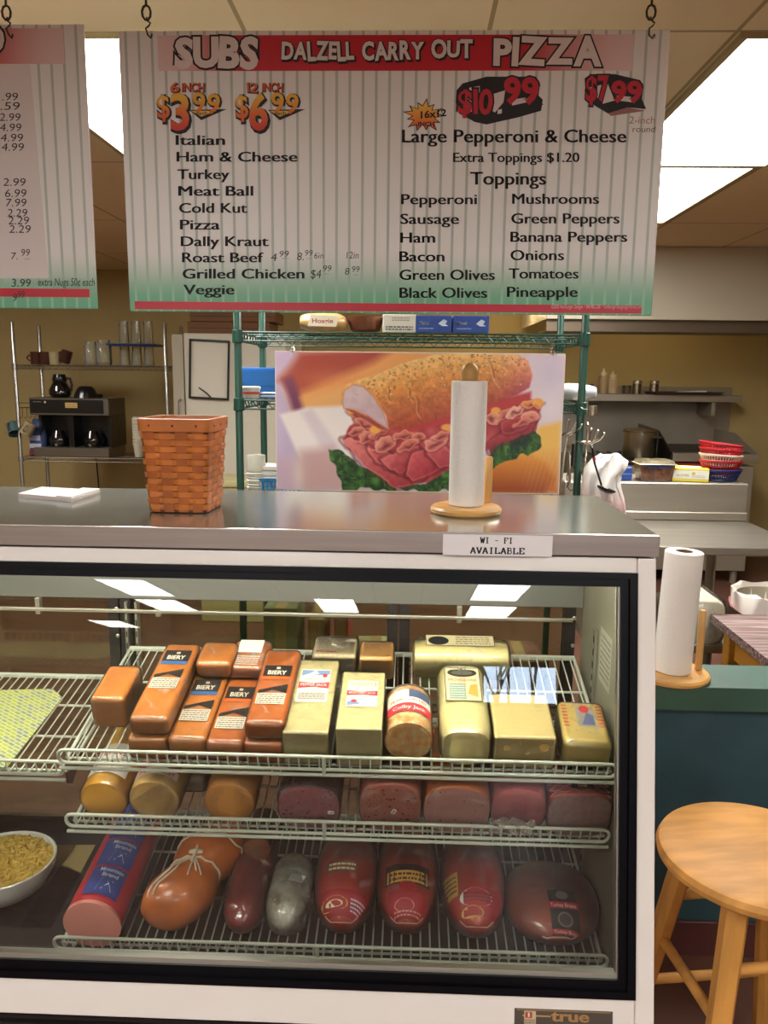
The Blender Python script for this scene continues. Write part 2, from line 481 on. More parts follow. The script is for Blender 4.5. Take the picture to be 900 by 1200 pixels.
for part, lines in (('pizza_lettering', [('Large Pepperoni & Cheese', 471, 734, 167, 15), ('Extra Toppings $1.20', 531, 679, 190, 11), ('Toppings', 551, 640, 216.5, 15)]),
                    ('topping_lettering', [('Pepperoni', 470, 559, 239.5, 12), ('Sausage', 469, 538, 262.5, 12), ('Ham', 469, 510, 284.5, 12), ('Bacon', 468, 521, 306.5, 12), ('Green Olives', 468, 580, 328, 12), ('Black Olives', 468, 571, 349, 12)]),
                    ('topping_lettering', [('Mushrooms', 600, 702, 239, 12), ('Green Peppers', 599, 726, 262, 12), ('Banana Peppers', 598, 735, 283.5, 12), ('Onions', 598, 661, 305, 12), ('Tomatoes', 596, 678, 326.5, 12), ('Pineapple', 594, 677, 348, 12)])):
    k = MB()
    for s, x0, x1, y, c in lines: sign_text(k, s, x0, x1, y, c, strike=.045, bold=0)
    k.build(part, ink((28, 24, 26)), sign, 0)
k = MB()
for s, x0, x1, y, c in [('4', 317, 324, 306, 9), ('99', 327, 338, 301, 7), ('8.', 348, 356, 305, 9), ('99', 357, 366, 300, 7), ('6in', 368, 379, 303, 7), ('12in', 406, 420, 303, 8), ('$4', 364, 376, 326, 10), ('99', 378, 388, 318, 7), ('8', 404, 409, 322, 8), ('99', 412, 421, 319, 7)]:
    sign_text(k, s, x0, x1, y, c, bold=-.004, shear=.12)
for x0, x1, y in [(330, 339, 303), (359, 365, 303), (380, 386, 321), (414, 420, 322)]:
    sign_text(k, '-', x0, x1, y + 1, 3, bold=-.01)
k.build('handwritten_prices', ink((50, 46, 46)), sign, 0)
k = MB(); sign_text(k, '2-inch', 737, 767, 145, 8.5, 0, bold=-.005, shear=.1); k.build('handwritten_size', ink((176, 116, 100)), sign, 0)
k = MB(); sign_text(k, 'round', 741, 767, 155, 7, 0, bold=-.005, shear=.1); k.build('handwritten_size', ink((96, 66, 62)), sign, 0)
k = MB(); sign_text(k, '\u00a92003 Hartburger Designs \u2022 304.485.2287 \u2022 hartburgerdesigns@hotmail.com', 646, 752, 361.5, 4.5, bold=.0); k.build('small_print', ink((236, 190, 196)), sign, 0)

def jolly(mb, s, x0, x1, yb, cap, layers, seed=1, Y=SY, c=None, wob=4, lift0=.0012, over=.1, sizes=None):
    """Comic lettering: one letter at a time, tipped a little, each layer = (material index, boldness, shift x, shift y)."""
    r = random.Random(seed); c = c or sign_c
    wid = []
    for ch in s:
        if ch == ' ': wid.append(.35); continue
        v, f = text2d(ch, .03); wid.append(v[:, 0].max() - v[:, 0].min() + .04)
    kx = (x1 - x0) / sum(wid); x = x0
    for n, ch in enumerate(s):
        if ch == ' ': x += wid[n] * kx; continue
        a = R_(r.uniform(-wob, wob)); g = 1 + r.uniform(-.06, .1); dy = r.uniform(-.04, .04) * cap
        for li, (m, bold, dx, dyy) in enumerate(layers):
            v, f = text2d(ch, bold)
            v0, f0 = text2d(ch, .03)
            xm = (v0[:, 0].min() + v0[:, 0].max()) / 2
            pts = []
            for p in v:
                ux, uy = (p[0] - xm) * kx, (p[1] / CAP - .5) * cap * g
                q = A(x + wid[n] * kx / 2 + ux * math.cos(a) - uy * math.sin(a) + dx, yb + dy - cap / 2 - (ux * math.sin(a) + uy * math.cos(a)) + dyy, Y) - c
                pts.append((q.x, -lift0 - li * .0004 - n * .00001, q.z))
            mb.add(pts, f, m)
        x += wid[n] * kx
W_, K_ = ink((228, 216, 212)), ink((24, 18, 20))
def head(*calls):
    k = MB()
    for c_ in calls: jolly(k, *c_)
    k.build('heading_lettering', [W_, K_], sign, 0)
jl = [(1, .08, 1.5, 1.5), (1, .08, 0, 0), (0, .04, 0, 0)]
head(('SUBS', 205, 303, 78, 31, [(1, .10, 0, 0), (0, .05, 0, 0)], 3))
head(('DALZELL', 330, 415, 70, 20, jl, 4), ('CARRY', 424, 497, 69, 19, jl, 5), ('OUT', 505, 554, 67, 19, jl, 6))
head(('PIZZA', 578, 705, 76, 30, [(1, .09, 0, 0), (0, .045, 0, 0)], 7))

fire = ramp_mat('yellow_to_red_print', 2, sz(300, 150), sz(300, 98), [(0.0, (216, 66, 44)), (.35, (232, 120, 52)), (.7, (240, 190, 60)), (1.0, (230, 90, 50))])
O_ = ink((224, 98, 52))
def spoly(mb, pts, m, lift):
    q = [A(x, y, SY) - sign_c for x, y in pts]
    mb.add([(p.x, -lift, p.z) for p in q], [tuple(range(len(q)))], m)
k = MB()
for dx, big, a, b2 in [(0, '3', '6', 'INCH'), (92, '6', '12', 'INCH')]:
    spoly(k, [(222 + dx, 129), (266 + dx, 128), (236 + dx, 141)], 1, .0010)
    spoly(k, [(224 + dx, 130), (254 + dx, 130), (236 + dx, 137)], 2, .0012)
    jolly(k, '$', 183 + dx, 200 + dx, 138, 24, [(1, .06, 1, 1), (0, .015, 0, 0)], 2, lift0=.0014)
    jolly(k, big, 199 + dx, 223 + dx, 151, 37, [(1, .06, 1.5, 2), (0, .03, 0, 0)], 2, wob=1, lift0=.0016)
    jolly(k, '99', 225 + dx, 259 + dx, 132, 21, [(1, .06, 1, 1), (0, .02, 0, 0)], 2, wob=3, lift0=.0018)
    jolly(k, a, 199 + dx if not dx else 289, (211 + dx if not dx else 303), 108, 10, [(1, .05, .8, .8), (3, .02, 0, 0)], 2, lift0=.0014)
    jolly(k, b2, 213 + dx + (2 if dx else 0), 240 + dx, 107, 9, [(1, .05, .8, .8), (3, .02, 0, 0)], 3, lift0=.0014)
    sign_text(k, 'each', 230 + dx, 243 + dx, 135, 4, 1, lift=.0022)
k.build('sub_price_lettering', [fire, K_, ink((238, 196, 84)), O_], sign, 0)
k = MB()
spoly(k, [(535, 106), (542, 98), (570, 90), (628, 90), (633, 98), (631, 112), (636, 117), (634, 130), (606, 138), (570, 146), (556, 143), (538, 133), (534, 120)], 1, .0010)
spoly(k, [(545, 104), (562, 101), (563, 133), (546, 130)], 2, .0012)
spoly(k, [(573, 112), (592, 106), (590, 120), (580, 132), (574, 128)], 2, .0012)
spoly(k, [(600, 117), (626, 113), (622, 119), (600, 124)], 2, .0012)
jolly(k, '$10', 536, 578, 133, 26, [(1, .09, 0, 0), (0, .03, 0, 0)], 3, lift0=.0014)
jolly(k, '99', 590, 632, 119, 27, [(1, .09, 0, 0), (0, .04, 0, 0)], 5, lift0=.0014)
spoly(k, [(583, 129), (588, 128), (588, 133), (583, 134)], 2, .0016)
spoly(k, [(576, 138), (610, 127), (637, 122), (628, 130)], 1, .0009)
spoly(k, [(685, 92), (692, 87), (720, 87), (750, 94), (754, 100), (752, 116), (757, 128), (735, 126), (712, 133), (692, 121), (686, 108)], 1, .0010)
spoly(k, [(690, 103), (712, 98), (720, 118), (706, 122)], 2, .0012)
spoly(k, [(722, 112), (742, 114), (740, 120), (724, 118)], 2, .0012)
spoly(k, [(694, 118), (756, 130), (716, 136)], 3, .0009)
jolly(k, '$7', 686, 714, 118, 27, [(1, .08, 0, 0), (0, .03, 0, 0)], 3, lift0=.0014)
jolly(k, '99', 716, 753, 118, 22, [(1, .09, 0, 0), (0, .04, 0, 0)], 5, lift0=.0014)
k.build('pizza_price_lettering', [ink((200, 34, 52)), K_, ink((226, 214, 212)), ink((160, 110, 104))], sign, 0)
k = MB()
for rad, m, lf in [(1.0, 1, .0010), (.88, 0, .0012)]:
    pts = []
    for i in range(26):
        a = 2 * math.pi * i / 26; rr = (1 if i % 2 == 0 else .62) * rad * (1 + .12 * math.sin(i * 5.1))
        pts.append((497 + 24 * rr * math.cos(a), 136 + 19 * rr * math.sin(a)))
    spoly(k, pts, m, lf)
sign_text(k, '16x12', 493, 523, 139, 8, 1, bold=.03, slope=-3, lift=.0014)
sign_text(k, 'INCH', 490, 509, 148, 5, 1, bold=.03, lift=.0014)
k.build('size_starburst', [ramp_mat('burst_print', 2, sz(497, 152), sz(497, 122), [(0, (222, 70, 50)), (.5, (240, 150, 50)), (1, (238, 196, 80))]), K_], sign, 0)

# left board
Lr = A(106, 190, SY).x; Lz1, Lz0 = A(96, 28, SY).z, A(117, 362, SY).z
lc = Vector((Lr - .56, SY, Lz0))
sign2 = thing('menu_board', 'left menu board, cut by the photo edge, with a white paper price list on it', 'sign', lc)
def lz(px, py): return A(px, py, SY).z - Lz0
def lx(px, py): return A(px, py, SY).x - lc.x
MB().box((-.56, 0, 0), (.56, .005, Lz1 - Lz0), r=.002, seg=1).build('panel', board_mat('pinstriped_board_narrow_band', .02715, .12, (lz(40, 75), lz(40, 33)), (lz(40, 356), lz(40, 290), lz(40, 348), lz(40, 338)), (-.54, lx(75, 60), -.45, lx(-40, 60), -.54, lx(105, 343))), sign2)
def lpoly(mb, pts, m, lift):
    q = [A(x, y, SY) - lc for x, y in pts]; mb.add([(p.x, -lift, p.z) for p in q], [tuple(range(len(q)))], m)
k = MB()
q = [A(x, y, SY) - lc for x, y in [(-200, 75), (35, 75), (46, 200), (57, 326), (-190, 326)]]
k.add([(p.x, -.0008, p.z) for p in q] + [(p.x, -.0001, p.z) for p in q], [(0, 1, 2, 3, 4), (9, 8, 7, 6, 5)] + [(i, (i + 1) % 5, 5 + (i + 1) % 5, 5 + i) for i in range(5)])
k.build('paper_list', mat('white_paper', (226, 216, 212), .35), sign2, 0)['label'] = 'plain white paper price list'
k = MB()
for s, x0, x1, y in [('.99', 3, 21, 118), ('.59', 1, 23, 129), ('2.99', 0, 24, 142), ('4.99', 0, 25, 154), ('4.99', 1, 27, 166), ('4.99', 2, 28, 177), ('2.99', 4, 30, 218), ('6.99', 6, 31, 231), ('7.99', 7, 31, 242),
                     ('2.29', 9, 32, 254), ('2.29', 10, 34, 263), ('2.29', 11, 36, 273), ('7.', 13, 21, 304), ('99', 25, 35, 300), ('3.99', 14, 36, 336), ('extra Nugs 50\u00a2 each', 45, 111, 335), ('9', 15, 20, 353), ('99', 21, 29, 349)]:
    sign_text(k, s, x0, x1, y, 9 if len(s) != 2 else 8, bold=-.002, shear=.08, centre=lc, lift=.0016)
sign_text(k, '-', 28, 36, 304.5, 3, bold=-.01, centre=lc, lift=.0016)
k.build('handwritten_prices', ink((44, 40, 42)), sign2, 0)
k = MB(); jolly(k, 'O', -24, 6, 62, 30, [(1, .10, 0, 0), (0, .04, 0, 0)], 3, c=lc, lift0=.0016); k.build('heading_lettering', [W_, K_], sign2, 0)

# wire hooks from the ceiling grid
def hook(px, label):
    t = A(px, 36, SY); x = t.x; zt = t.z
    h = thing('ceiling_hook', label, 'hook', (x, SY - .004, CEIL), group='wire hooks holding up the menu boards')
    pts = [(0, .0, -.001)]
    L = CEIL - zt
    e0 = -L + .046
    pts += [(0, 0, e0)]
    for i in range(10):
        a = math.pi / 2 - i * 2 * math.pi / 9
        pts.append((.009 * math.cos(a), 0, e0 - .014 + .014 * math.sin(a)))
    MB().tube(pts, .0024, 6).build('eye', mat('dark_wire', (72, 62, 44), .45, .7), h)
    p2 = [(0, .002, e0 - .022), (.0, -.004, e0 - .029), (.008, -.002, e0 - .034), (.004, -.002, e0 - .040), (-.002, -.002, -L + .002), (.0, .004, -L - .008), (.006, .004, -L - .014), (.01, .0, -L - .008)]
    MB().tube(p2, .0018, 6).build('hook_wire', mat('dark_wire', (72, 62, 44), .45, .7), h)
hook(10, 'ceiling hook holding the left menu board'); hook(173, 'ceiling hook at the left end of the wide menu board'); hook(761, 'ceiling hook at the right end of the wide menu board')
# ================================================================== the deli case
m_steel = mat('brushed_steel', (190, 190, 182), .2, 1.0, noise=(3, .10), stretch=(1.2, 40, 40))
def top_mat():
    m = bpy.data.materials.new('counter_steel'); m.use_nodes = True; nt = m.node_tree; nt.nodes.clear()
    o = nt.nodes.new('ShaderNodeOutputMaterial'); g = nt.nodes.new('ShaderNodeBsdfGlossy'); g.distribution = 'BECKMANN'
    tc = nt.nodes.new('ShaderNodeTexCoord'); n = nt.nodes.new('ShaderNodeTexNoise'); n.inputs['Scale'].default_value = 5; n.inputs['Detail'].default_value = 4
    nt.links.new(tc.outputs['Object'], n.inputs['Vector']); mr = nt.nodes.new('ShaderNodeMapRange'); mr.inputs['To Min'].default_value = .14; mr.inputs['To Max'].default_value = .22
    nt.links.new(n.outputs['Fac'], mr.inputs['Value']); nt.links.new(mr.outputs[0], g.inputs['Roughness']); g.inputs['Color'].default_value = (.74, .75, .72, 1)
    d = nt.nodes.new('ShaderNodeBsdfDiffuse'); d.inputs[0].default_value = (.50, .53, .48, 1); mx = nt.nodes.new('ShaderNodeMixShader'); mx.inputs[0].default_value = .15
    nt.links.new(g.outputs[0], mx.inputs[1]); nt.links.new(d.outputs[0], mx.inputs[2]); nt.links.new(mx.outputs[0], o.inputs[0]); return m
m_white = mat('white_enamel', (232, 226, 220), .3, coat=.2)
m_black = mat('black_gasket', (6, 6, 12), .35, spec=.16)
m_liner = mat('grey_liner', (136, 134, 118), .4)
m_alu = mat('aluminium_trim', (186, 184, 172), .35, .8)
m_dark = mat('dark_trim', (26, 24, 24), .5)
TOP, SLABB = 1.209, 1.170
FY, BY = 1.42, 1.905
CX0, CX1 = -1.36, .453
TILT = 12.0
case = thing('deli_case', 'white glass-fronted deli case with a steel top holding meats and cheeses', 'display case', ((CX0 + CX1) / 2, 1.6, 0))
cc = case.location.copy()
MC = Matrix.Translation(-cc)          # world -> case
# slanted front plane, u = x, v up along the glass, w out of the glass
OS = Vector((0, FY + .010, SLABB - .004))
SL = MC @ (Matrix.Translation(OS) @ Matrix(((1, 0, 0, 0), (0, math.sin(R_(TILT)), -math.cos(R_(TILT)), 0), (0, math.cos(R_(TILT)), math.sin(R_(TILT)), 0), (0, 0, 0, 1))))
def vz(z): return (z - OS.z) / math.cos(R_(TILT))
b = MB(); b.box((CX0 - .004, FY + .0045, SLABB + .002), (CX1 + .001, BY, TOP), 0, MC, .003, 2)
b.build('steel_top', top_mat(), case)
b = MB(); b.box((CX0 - .004, FY, SLABB), (CX1 + .001, FY + .004, TOP), 0, MC, .0018, 2)
b.build('front_edge', mat('brushed_edge', (186, 178, 172), .4, .75, noise=(3, .10), stretch=(1.2, 40, 40)), case)
V0 = vz(.33)
gx, gz0, gz1 = .418, .395, 1.138
b = MB()
b.box((gx, V0, -.04), (CX1, 0, 0), 0, SL, .004)
b.box((CX0, V0, -.04), (CX0 + .036, 0, 0), 0, SL, .004)
b.box((CX0 + .036, vz(gz1), -.04), (gx, 0, 0), 0, SL, .003)
b.box((CX0 + .036, V0, -.04), (gx, vz(gz0), 0), 0, SL, .003)
b.build('front_frame', m_white, case)
ix, iz0, iz1 = .389, .424, 1.113
b = MB()
def ring(mb, x0, x1, a0, a1, X0, X1, A0, A1, w0, w1, m=0):
    """flat frame between outer (x0..x1, a0..a1) and inner (X0..X1, A0..A1) rectangles"""
    mb.box((x0, a0, w0), (X0, a1, w1), m, SL); mb.box((X1, a0, w0), (x1, a1, w1), m, SL)
    mb.box((X0, A1, w0), (X1, a1, w1), m, SL); mb.box((X0, a0, w0), (X1, A0, w1), m, SL)
gl0, il0 = CX0 + .036, CX0 + .065
ring(b, gl0, gx, vz(gz0), vz(gz1), gl0 + .014, gx - .014, vz(gz0) + .013, vz(gz1) - .010, -.03, .006)
ring(b, gl0 + .014, gx - .014, vz(gz0) + .013, vz(gz1) - .010, il0, ix, vz(iz0), vz(iz1), -.03, -.002)
b.build('glass_gasket', m_black, case)
b = MB(); b.box((ix - .003, vz(iz0), -.028), (ix, vz(iz1), -.008), 0, SL); b.box((il0, vz(iz0), -.028), (ix - .0031, vz(iz0) + .009, -.008), 0, SL)
b.build('glass_trim', m_alu, case)
b = MB(); b.box((il0 + .003, vz(iz0) + .004, -.022), (ix - .003, vz(iz1) - .001, -.016), 0, SL)
b.build('front_glass', glass_mat('case_glass', (250, 251, 248), 1.42), case)
# side panels (profile in y, z), outside white and inside grey
prof = [(FY + .016, SLABB - .001), (BY + .03, SLABB - .001), (BY + .03, .08), (1.262, .08), (1.262, .33)]
for x0, x1 in ((CX1 - .012, CX1 - .0005), (CX0 + .0005, CX0 + .012)):
    b = MB(); n = len(prof)
    vs = [MC @ Vector((x0, y, z)) for y, z in prof] + [MC @ Vector((x1, y, z)) for y, z in prof]
    b.add(vs, [tuple(range(n))[::-1], tuple(range(n, 2 * n))] + [(i, (i + 1) % n, n + (i + 1) % n, n + i) for i in range(n)])
    b.build('side_panel', m_white, case)
prof = [(FY + .03, 1.14), (BY - .02, 1.14), (BY - .02, .26), (1.285, .26), (1.285, .40)]
for x0, x1 in ((.428, .440), (CX0 + .013, CX0 + .03)):
    b = MB(); n = len(prof)
    vs = [MC @ Vector((x0, y, z)) for y, z in prof] + [MC @ Vector((x1, y, z)) for y, z in prof]
    b.add(vs, [tuple(range(n))[::-1], tuple(range(n, 2 * n))] + [(i, (i + 1) % n, n + (i + 1) % n, n + i) for i in range(n)])
    b.build('side_liner', m_liner, case)
LX0, LX1 = CX0 + .031, .427
b = MB(); b.box((LX0, 1.30, .22), (LX1, BY + .02, .275), 0, MC); b.build('deck', mat('deck_steel', (226, 226, 210), .45), case)
b = MB(); b.box((LX0, FY + .03, 1.125), (LX1, BY + .02, 1.16), 0, MC); b.build('ceiling_panel', m_liner, case)
b = MB(); b.box((LX0, BY - .03, .937), (LX1, BY + .0, 1.124), 0, MC, .004); b.build('rear_header', mat('pale_grey_header', (142, 146, 144), .2, .5), case)
b = MB(); b.box((LX0, BY - .045, .905), (.40, BY - .036, .914), 0, MC, .002)
for x in (-.92, -.62, .12): b.box((x, BY - .044, .897), (x + .012, BY - .03, .938), 0, MC, .001)
b.build('rear_rail', m_alu, case)
# sliding rear doors
b = MB()
for x in (-1.30, -.745, -.715, -.05, -.02, .385): b.box((x, BY - .025, .276), (x + .026, BY + .012, .936), 0, MC)
b.box((LX0, BY - .022, .276), (LX1, BY + .01, .33), 0, MC)
b.build('rear_door_frame', m_dark, case)
b = MB(); b.box((-1.274, BY - .006, .331), (.385, BY + .0, .935), 0, MC); b.build('rear_glass', glass_mat('rear_glass', (222, 226, 212), 1.5), case)
for x in (-.735, .395):
    for i in range(2): MB().lathe([(.005, -.003), (.005, 0), (.003, .001)], 0, MC @ T(x + .012, BY - .027, .84 + i * .07) @ RX(90), 10).build('screw', m_alu, case)
# slotted shelf standards
for x, y in ((.421, 1.72), (-.70, BY - .035), (-.675, BY - .035)):
    b = MB(); b.box((x, y, .30), (x + .006, y + .022, .93), 0, MC)
    for i in range(20): b.box((x - .0006 if y < 1.8 else x + .0015, y + .007 if y < 1.8 else y - .0006, .33 + i * .03), (x if y < 1.8 else x + .0045, y + .015 if y < 1.8 else y, .345 + i * .03), 1, MC)
    b.build('shelf_standard', [m_alu, m_dark], case)
# printed sticker on the right inner wall
pr = Print(lambda u, v, h: MC @ Vector((.428 - h, 1.60 + u, .83 + v)))
pr.rect(0, 0, .10, .12, (182, 182, 166)); pr.fine(.008, .01, .092, .11, (120, 112, 104), 8, 4); pr.build('printed_sticker', case)
# lower body: toe recess and plinth
b = MB(); b.box((CX0 + .01, 1.285, .06), (CX1 - .012, BY + .02, .30), 0, MC); b.box((CX0 + .02, 1.30, 0), (CX1 - .02, BY + .01, .06), 0, MC)
b.build('plinth', m_dark, case)
b = MB()
for i in range(14): b.box((CX0 + .02, 1.268, .085 + i * .017), (CX1 - .014, 1.285, .093 + i * .017), 0, MC)
b.build('louvre_grille', m_dark, case)
# maker's plate, lamp
w0 = onplane(603, 1181, OS, (0, -math.cos(R_(TILT)), math.sin(R_(TILT))))
PS = 1.9
pw, ph = .092 * PS, .0205 * PS * .88
vtop = vz(w0.z)
pr = Print(lambda u, v, h: SL @ Vector((w0.x + u * PS, vtop - ph + v * PS * .88, .0008 + h)))
b = MB(); b.box((w0.x, vtop - ph, 0.0002), (w0.x + pw, vtop, .0010), 0, SL, .0004, 1); plate = b.build('maker_plate', mat('bronze_plate', (92, 84, 76), .4, .4), case)
GO = (196, 152, 98)
pr.rect(.002, .0188, .090, .0194, GO).rect(.0075, .0125, .034, .0140, GO).rect(.009, .003, .020, .0182, (200, 180, 150)).rect(.010, .011, .0165, .0172, (176, 70, 50)).rect(.0125, .012, .0142, .0165, (226, 206, 180)).fine(.0095, .0035, .0195, .010, (90, 70, 60), 4, 5)
pr.rect(.030, .0022, .086, .0028, GO)
for x0, wd, pts in [(.031, 0, None)]:
    pr.text('true', .034, .0088, .036, .0112, GO, .02, .03)
pr.build('plate_lettering', plate, .35)
# fluorescent tube under the top, behind the front frame
lamp = MB(); lamp.tube([MC @ Vector((LX0 + .05, FY + .048, 1.1165)), MC @ Vector((LX1 - .05, FY + .048, 1.1165))], .0075, 10)
lm = bpy.data.materials.new('case_lamp'); lm.use_nodes = True
lm.node_tree.nodes['Principled BSDF'].inputs['Emission Color'].default_value = (1, .95, .82, 1)
lm.node_tree.nodes['Principled BSDF'].inputs['Emission Strength'].default_value = TUBE
lamp.build('lamp_tube', lm, case)

# ------------------------------------------------------------------ wire shelves
m_wire = mat('coated_wire', (190, 196, 182), .35)
SHELVES = {}
def wire_shelf(key, label, x0, x1, yf, zf, yb, zb, pitch=.0205, lip=.034, dz=0):
    """zf, zb: height of the wires at the front and the back"""
    t = thing('wire_shelf', label, 'shelf', ((x0 + x1) / 2, yf, zf))
    W = (x1 - x0) / 2; L = math.hypot(yb - yf, zb - zf); ang = math.degrees(math.atan2(zb - zf, yb - yf))
    t.rotation_euler = (R_(ang), 0, 0)
    g = MB(); n = int(2 * W / pitch)
    for i in range(n + 1):
        x = -W + .012 + (2 * W - .024) * i / n
        g.tube([(x, L, 0), (x, .012, 0), (x, .003, .004), (x, 0, .012), (x, 0, lip)], .0018, 6)
    for y in (.02, L * .36, L * .68, L): g.tube([(-W, y, -.0045), (W, y, -.0045)], .0028, 8)
    g.build('wire_grid', m_wire, t)
    s = MB()
    for x in (-W, W): s.tube([(x, L, -.004), (x, .02, -.004)], .004, 8)
    s.tube([(-W, L + .002, 0.0), (W, L + .002, 0.0)], .005, 8)
    s.build('side_rail', m_wire, t)
    f = MB()
    lo, hi = .004, lip + .002
    loop = []
    cy = (lo + hi) / 2; rr = (hi - lo) / 2
    for i in range(7): a = -math.pi / 2 + math.pi * i / 6; loop.append((W - .008 + rr * .8 * math.cos(a), -.003, cy + rr * math.sin(a)))
    for i in range(7): a = math.pi / 2 + math.pi * i / 6; loop.append((-W + .008 + rr * .8 * math.cos(a), -.003, cy + rr * math.sin(a)))
    f.tube(loop, .0036, 8, closed=True)
    f.tube([(-W - .006, -.004, -.009), (W + .006, -.004, -.009)], .0036, 8)
    for x in (-W * .02 - .01,): f.tube([(x, -.004, -.010), (x, -.004, hi)], .004, 8)
    f.build('front_rail', m_wire, t)
    for x in (-W, W):
        br = MB(); br.prism([(0.012, -.006), (.10, -.006), (.10, -.016), (.03, -.045), (.012, -.03)], -.0015, .0015, 0, T(x, 0, 0) @ Matrix(((0, 0, 1, 0), (1, 0, 0, 0), (0, 1, 0, 0), (0, 0, 0, 1))))
        br.build('shelf_bracket', mat('bracket_steel', (84, 66, 60), .45, .5), t)
    n_ = Vector((0, -math.sin(R_(ang)), math.cos(R_(ang))))
    SHELVES[key] = (Vector(t.location), n_, ang)
    return t
wire_shelf('top', 'top wire shelf in the deli case, carrying the cheese blocks', -.690, .410, 1.468, .712, 1.868, .812)
wire_shelf('mid', 'middle wire shelf in the deli case, carrying cut cheese logs and lunch meat', -.697, .412, 1.50, .553, 1.868, .642)
wire_shelf('low', 'bottom wire shelf in the deli case, carrying whole hams and turkey', -.716, .412, 1.452, .303, 1.868, .372)
wire_shelf('left', 'wire shelf at the left of the deli case with a patterned mat on it', -1.315, -.708, 1.505, .665, 1.868, .735, pitch=.021)
# ================================================================== food in the case
def project(P):
    v = CAMROT.transposed() @ (Vector(P) - CP); return (450 + FPX * v.x / -v.z, 600 - FPX * v.y / -v.z, -v.z)
def spot(key, px, d, lift=0.0022):
    o, n, ang = SHELVES[key]
    p = o + Vector((0, math.cos(R_(ang)), math.sin(R_(ang)))) * d + n * lift
    py = project((0, p.y, p.z))[1]
    p.x = A(px, py, p.y).x
    return p, project(p)[2] / FPX       # point and metres per pixel there
def item(name, label, cat, key, px, d, yaw=0, lift=0.0022, group=None, spin=None):
    p, mpp = spot(key, px, d, lift)
    t = thing(name, label, cat, p, group=group)
    M = RX(SHELVES[key][2]) @ RZ(yaw)
    if spin is not None: M = M @ spin
    t.rotation_euler = M.to_euler()
    return t, mpp
FILM = film_mat('cling_film', .05, 30)
FILM2 = film_mat('foil_like_film', .12, 26, (225, 225, 215))
def film_block(t, w, h, l, r=.008, e=.0012, m=None):
    MB().box((-w / 2 - e, -e, -.0005), (w / 2 + e, l + e, h + e), 0, None, r, 3).build('plastic_film', m or FILM, t)
def rbox(w, h, l, r=.007): return MB().box((-w / 2, 0, 0), (w / 2, l, h), 0, None, r, 3)
def topmap(w, h, l, v0=0.0):
    return lambda u, v, e: Vector((-w / 2 + u, v0 + v, h + e + .0012))
def logmap(r, h0, y0, a0=90):
    """u: distance round the log measured from the top centre, v: along the log"""
    return lambda u, v, e: Vector(((r + e + .0012) * math.sin(u / r), y0 + v, h0 + (r + e + .0012) * math.cos(u / r)))
def superring(w, h, y, n=28, p=2.0, x0=0, z0=0):
    o = []
    for i in range(n):
        a = 2 * math.pi * i / n; c, s = math.cos(a), math.sin(a)
        o.append((x0 + w / 2 * math.copysign(abs(c) ** (2 / p), c), y, z0 + h / 2 + h / 2 * math.copysign(abs(s) ** (2 / p), s)))
    return o
def dlog(w, h, l, p=2.0, e=.012, n=28, m=0, back=None):
    """log along y standing on z = 0 with softly rounded ends"""
    mb = MB(); rings = []
    be = back if back is not None else e
    for k, (y, s) in enumerate([(0, 1 - e * 1.6 / h), (e * .25, 1 - e * .5 / h), (e, 1), (l - be, 1), (l - be * .25, 1 - be * .5 / h), (l, 1 - be * 1.6 / h)]):
        rings.append([(q[0] * s, q[1], h / 2 + (q[2] - h / 2) * s) for q in superring(w, h, y, n, p)])
    return mb.loft(rings, m)

cheddar = mat('cheddar', (222, 138, 58), .45, noise=(30, .12), coat=.5, bump=(60, .12), sss=.1)
colby = mat('colby', (216, 128, 46), .42, noise=(24, .2), coat=.6, bump=(50, .12))
colby2 = mat('deep_colby', (200, 104, 34), .42, noise=(24, .2), coat=.6, bump=(50, .12))
whitech = mat('white_cheese', (226, 212, 152), .45, noise=(40, .06), coat=.5, bump=(50, .1), sss=.1)
pepjack = mat('pepper_cheese', (224, 208, 148), .45, noise=(55, .14), coat=.5, bump=(50, .1))
prov = mat('provolone', (232, 216, 148), .4, coat=.5, bump=(22, .08), sss=.1)
swissm = mat('swiss', (226, 204, 136), .5, coat=.4, bump=(18, .08))

# --- top shelf, left to right
t, k = item('cheese_block', 'small orange cheese block in plastic wrap, leftmost on the top shelf', 'cheese', 'top', 130, .105)
w, h, l = 40 * k, .078, .125
rbox(w, h, l, .012).build('cheese', cheddar, t); film_block(t, w, h, l, .012)

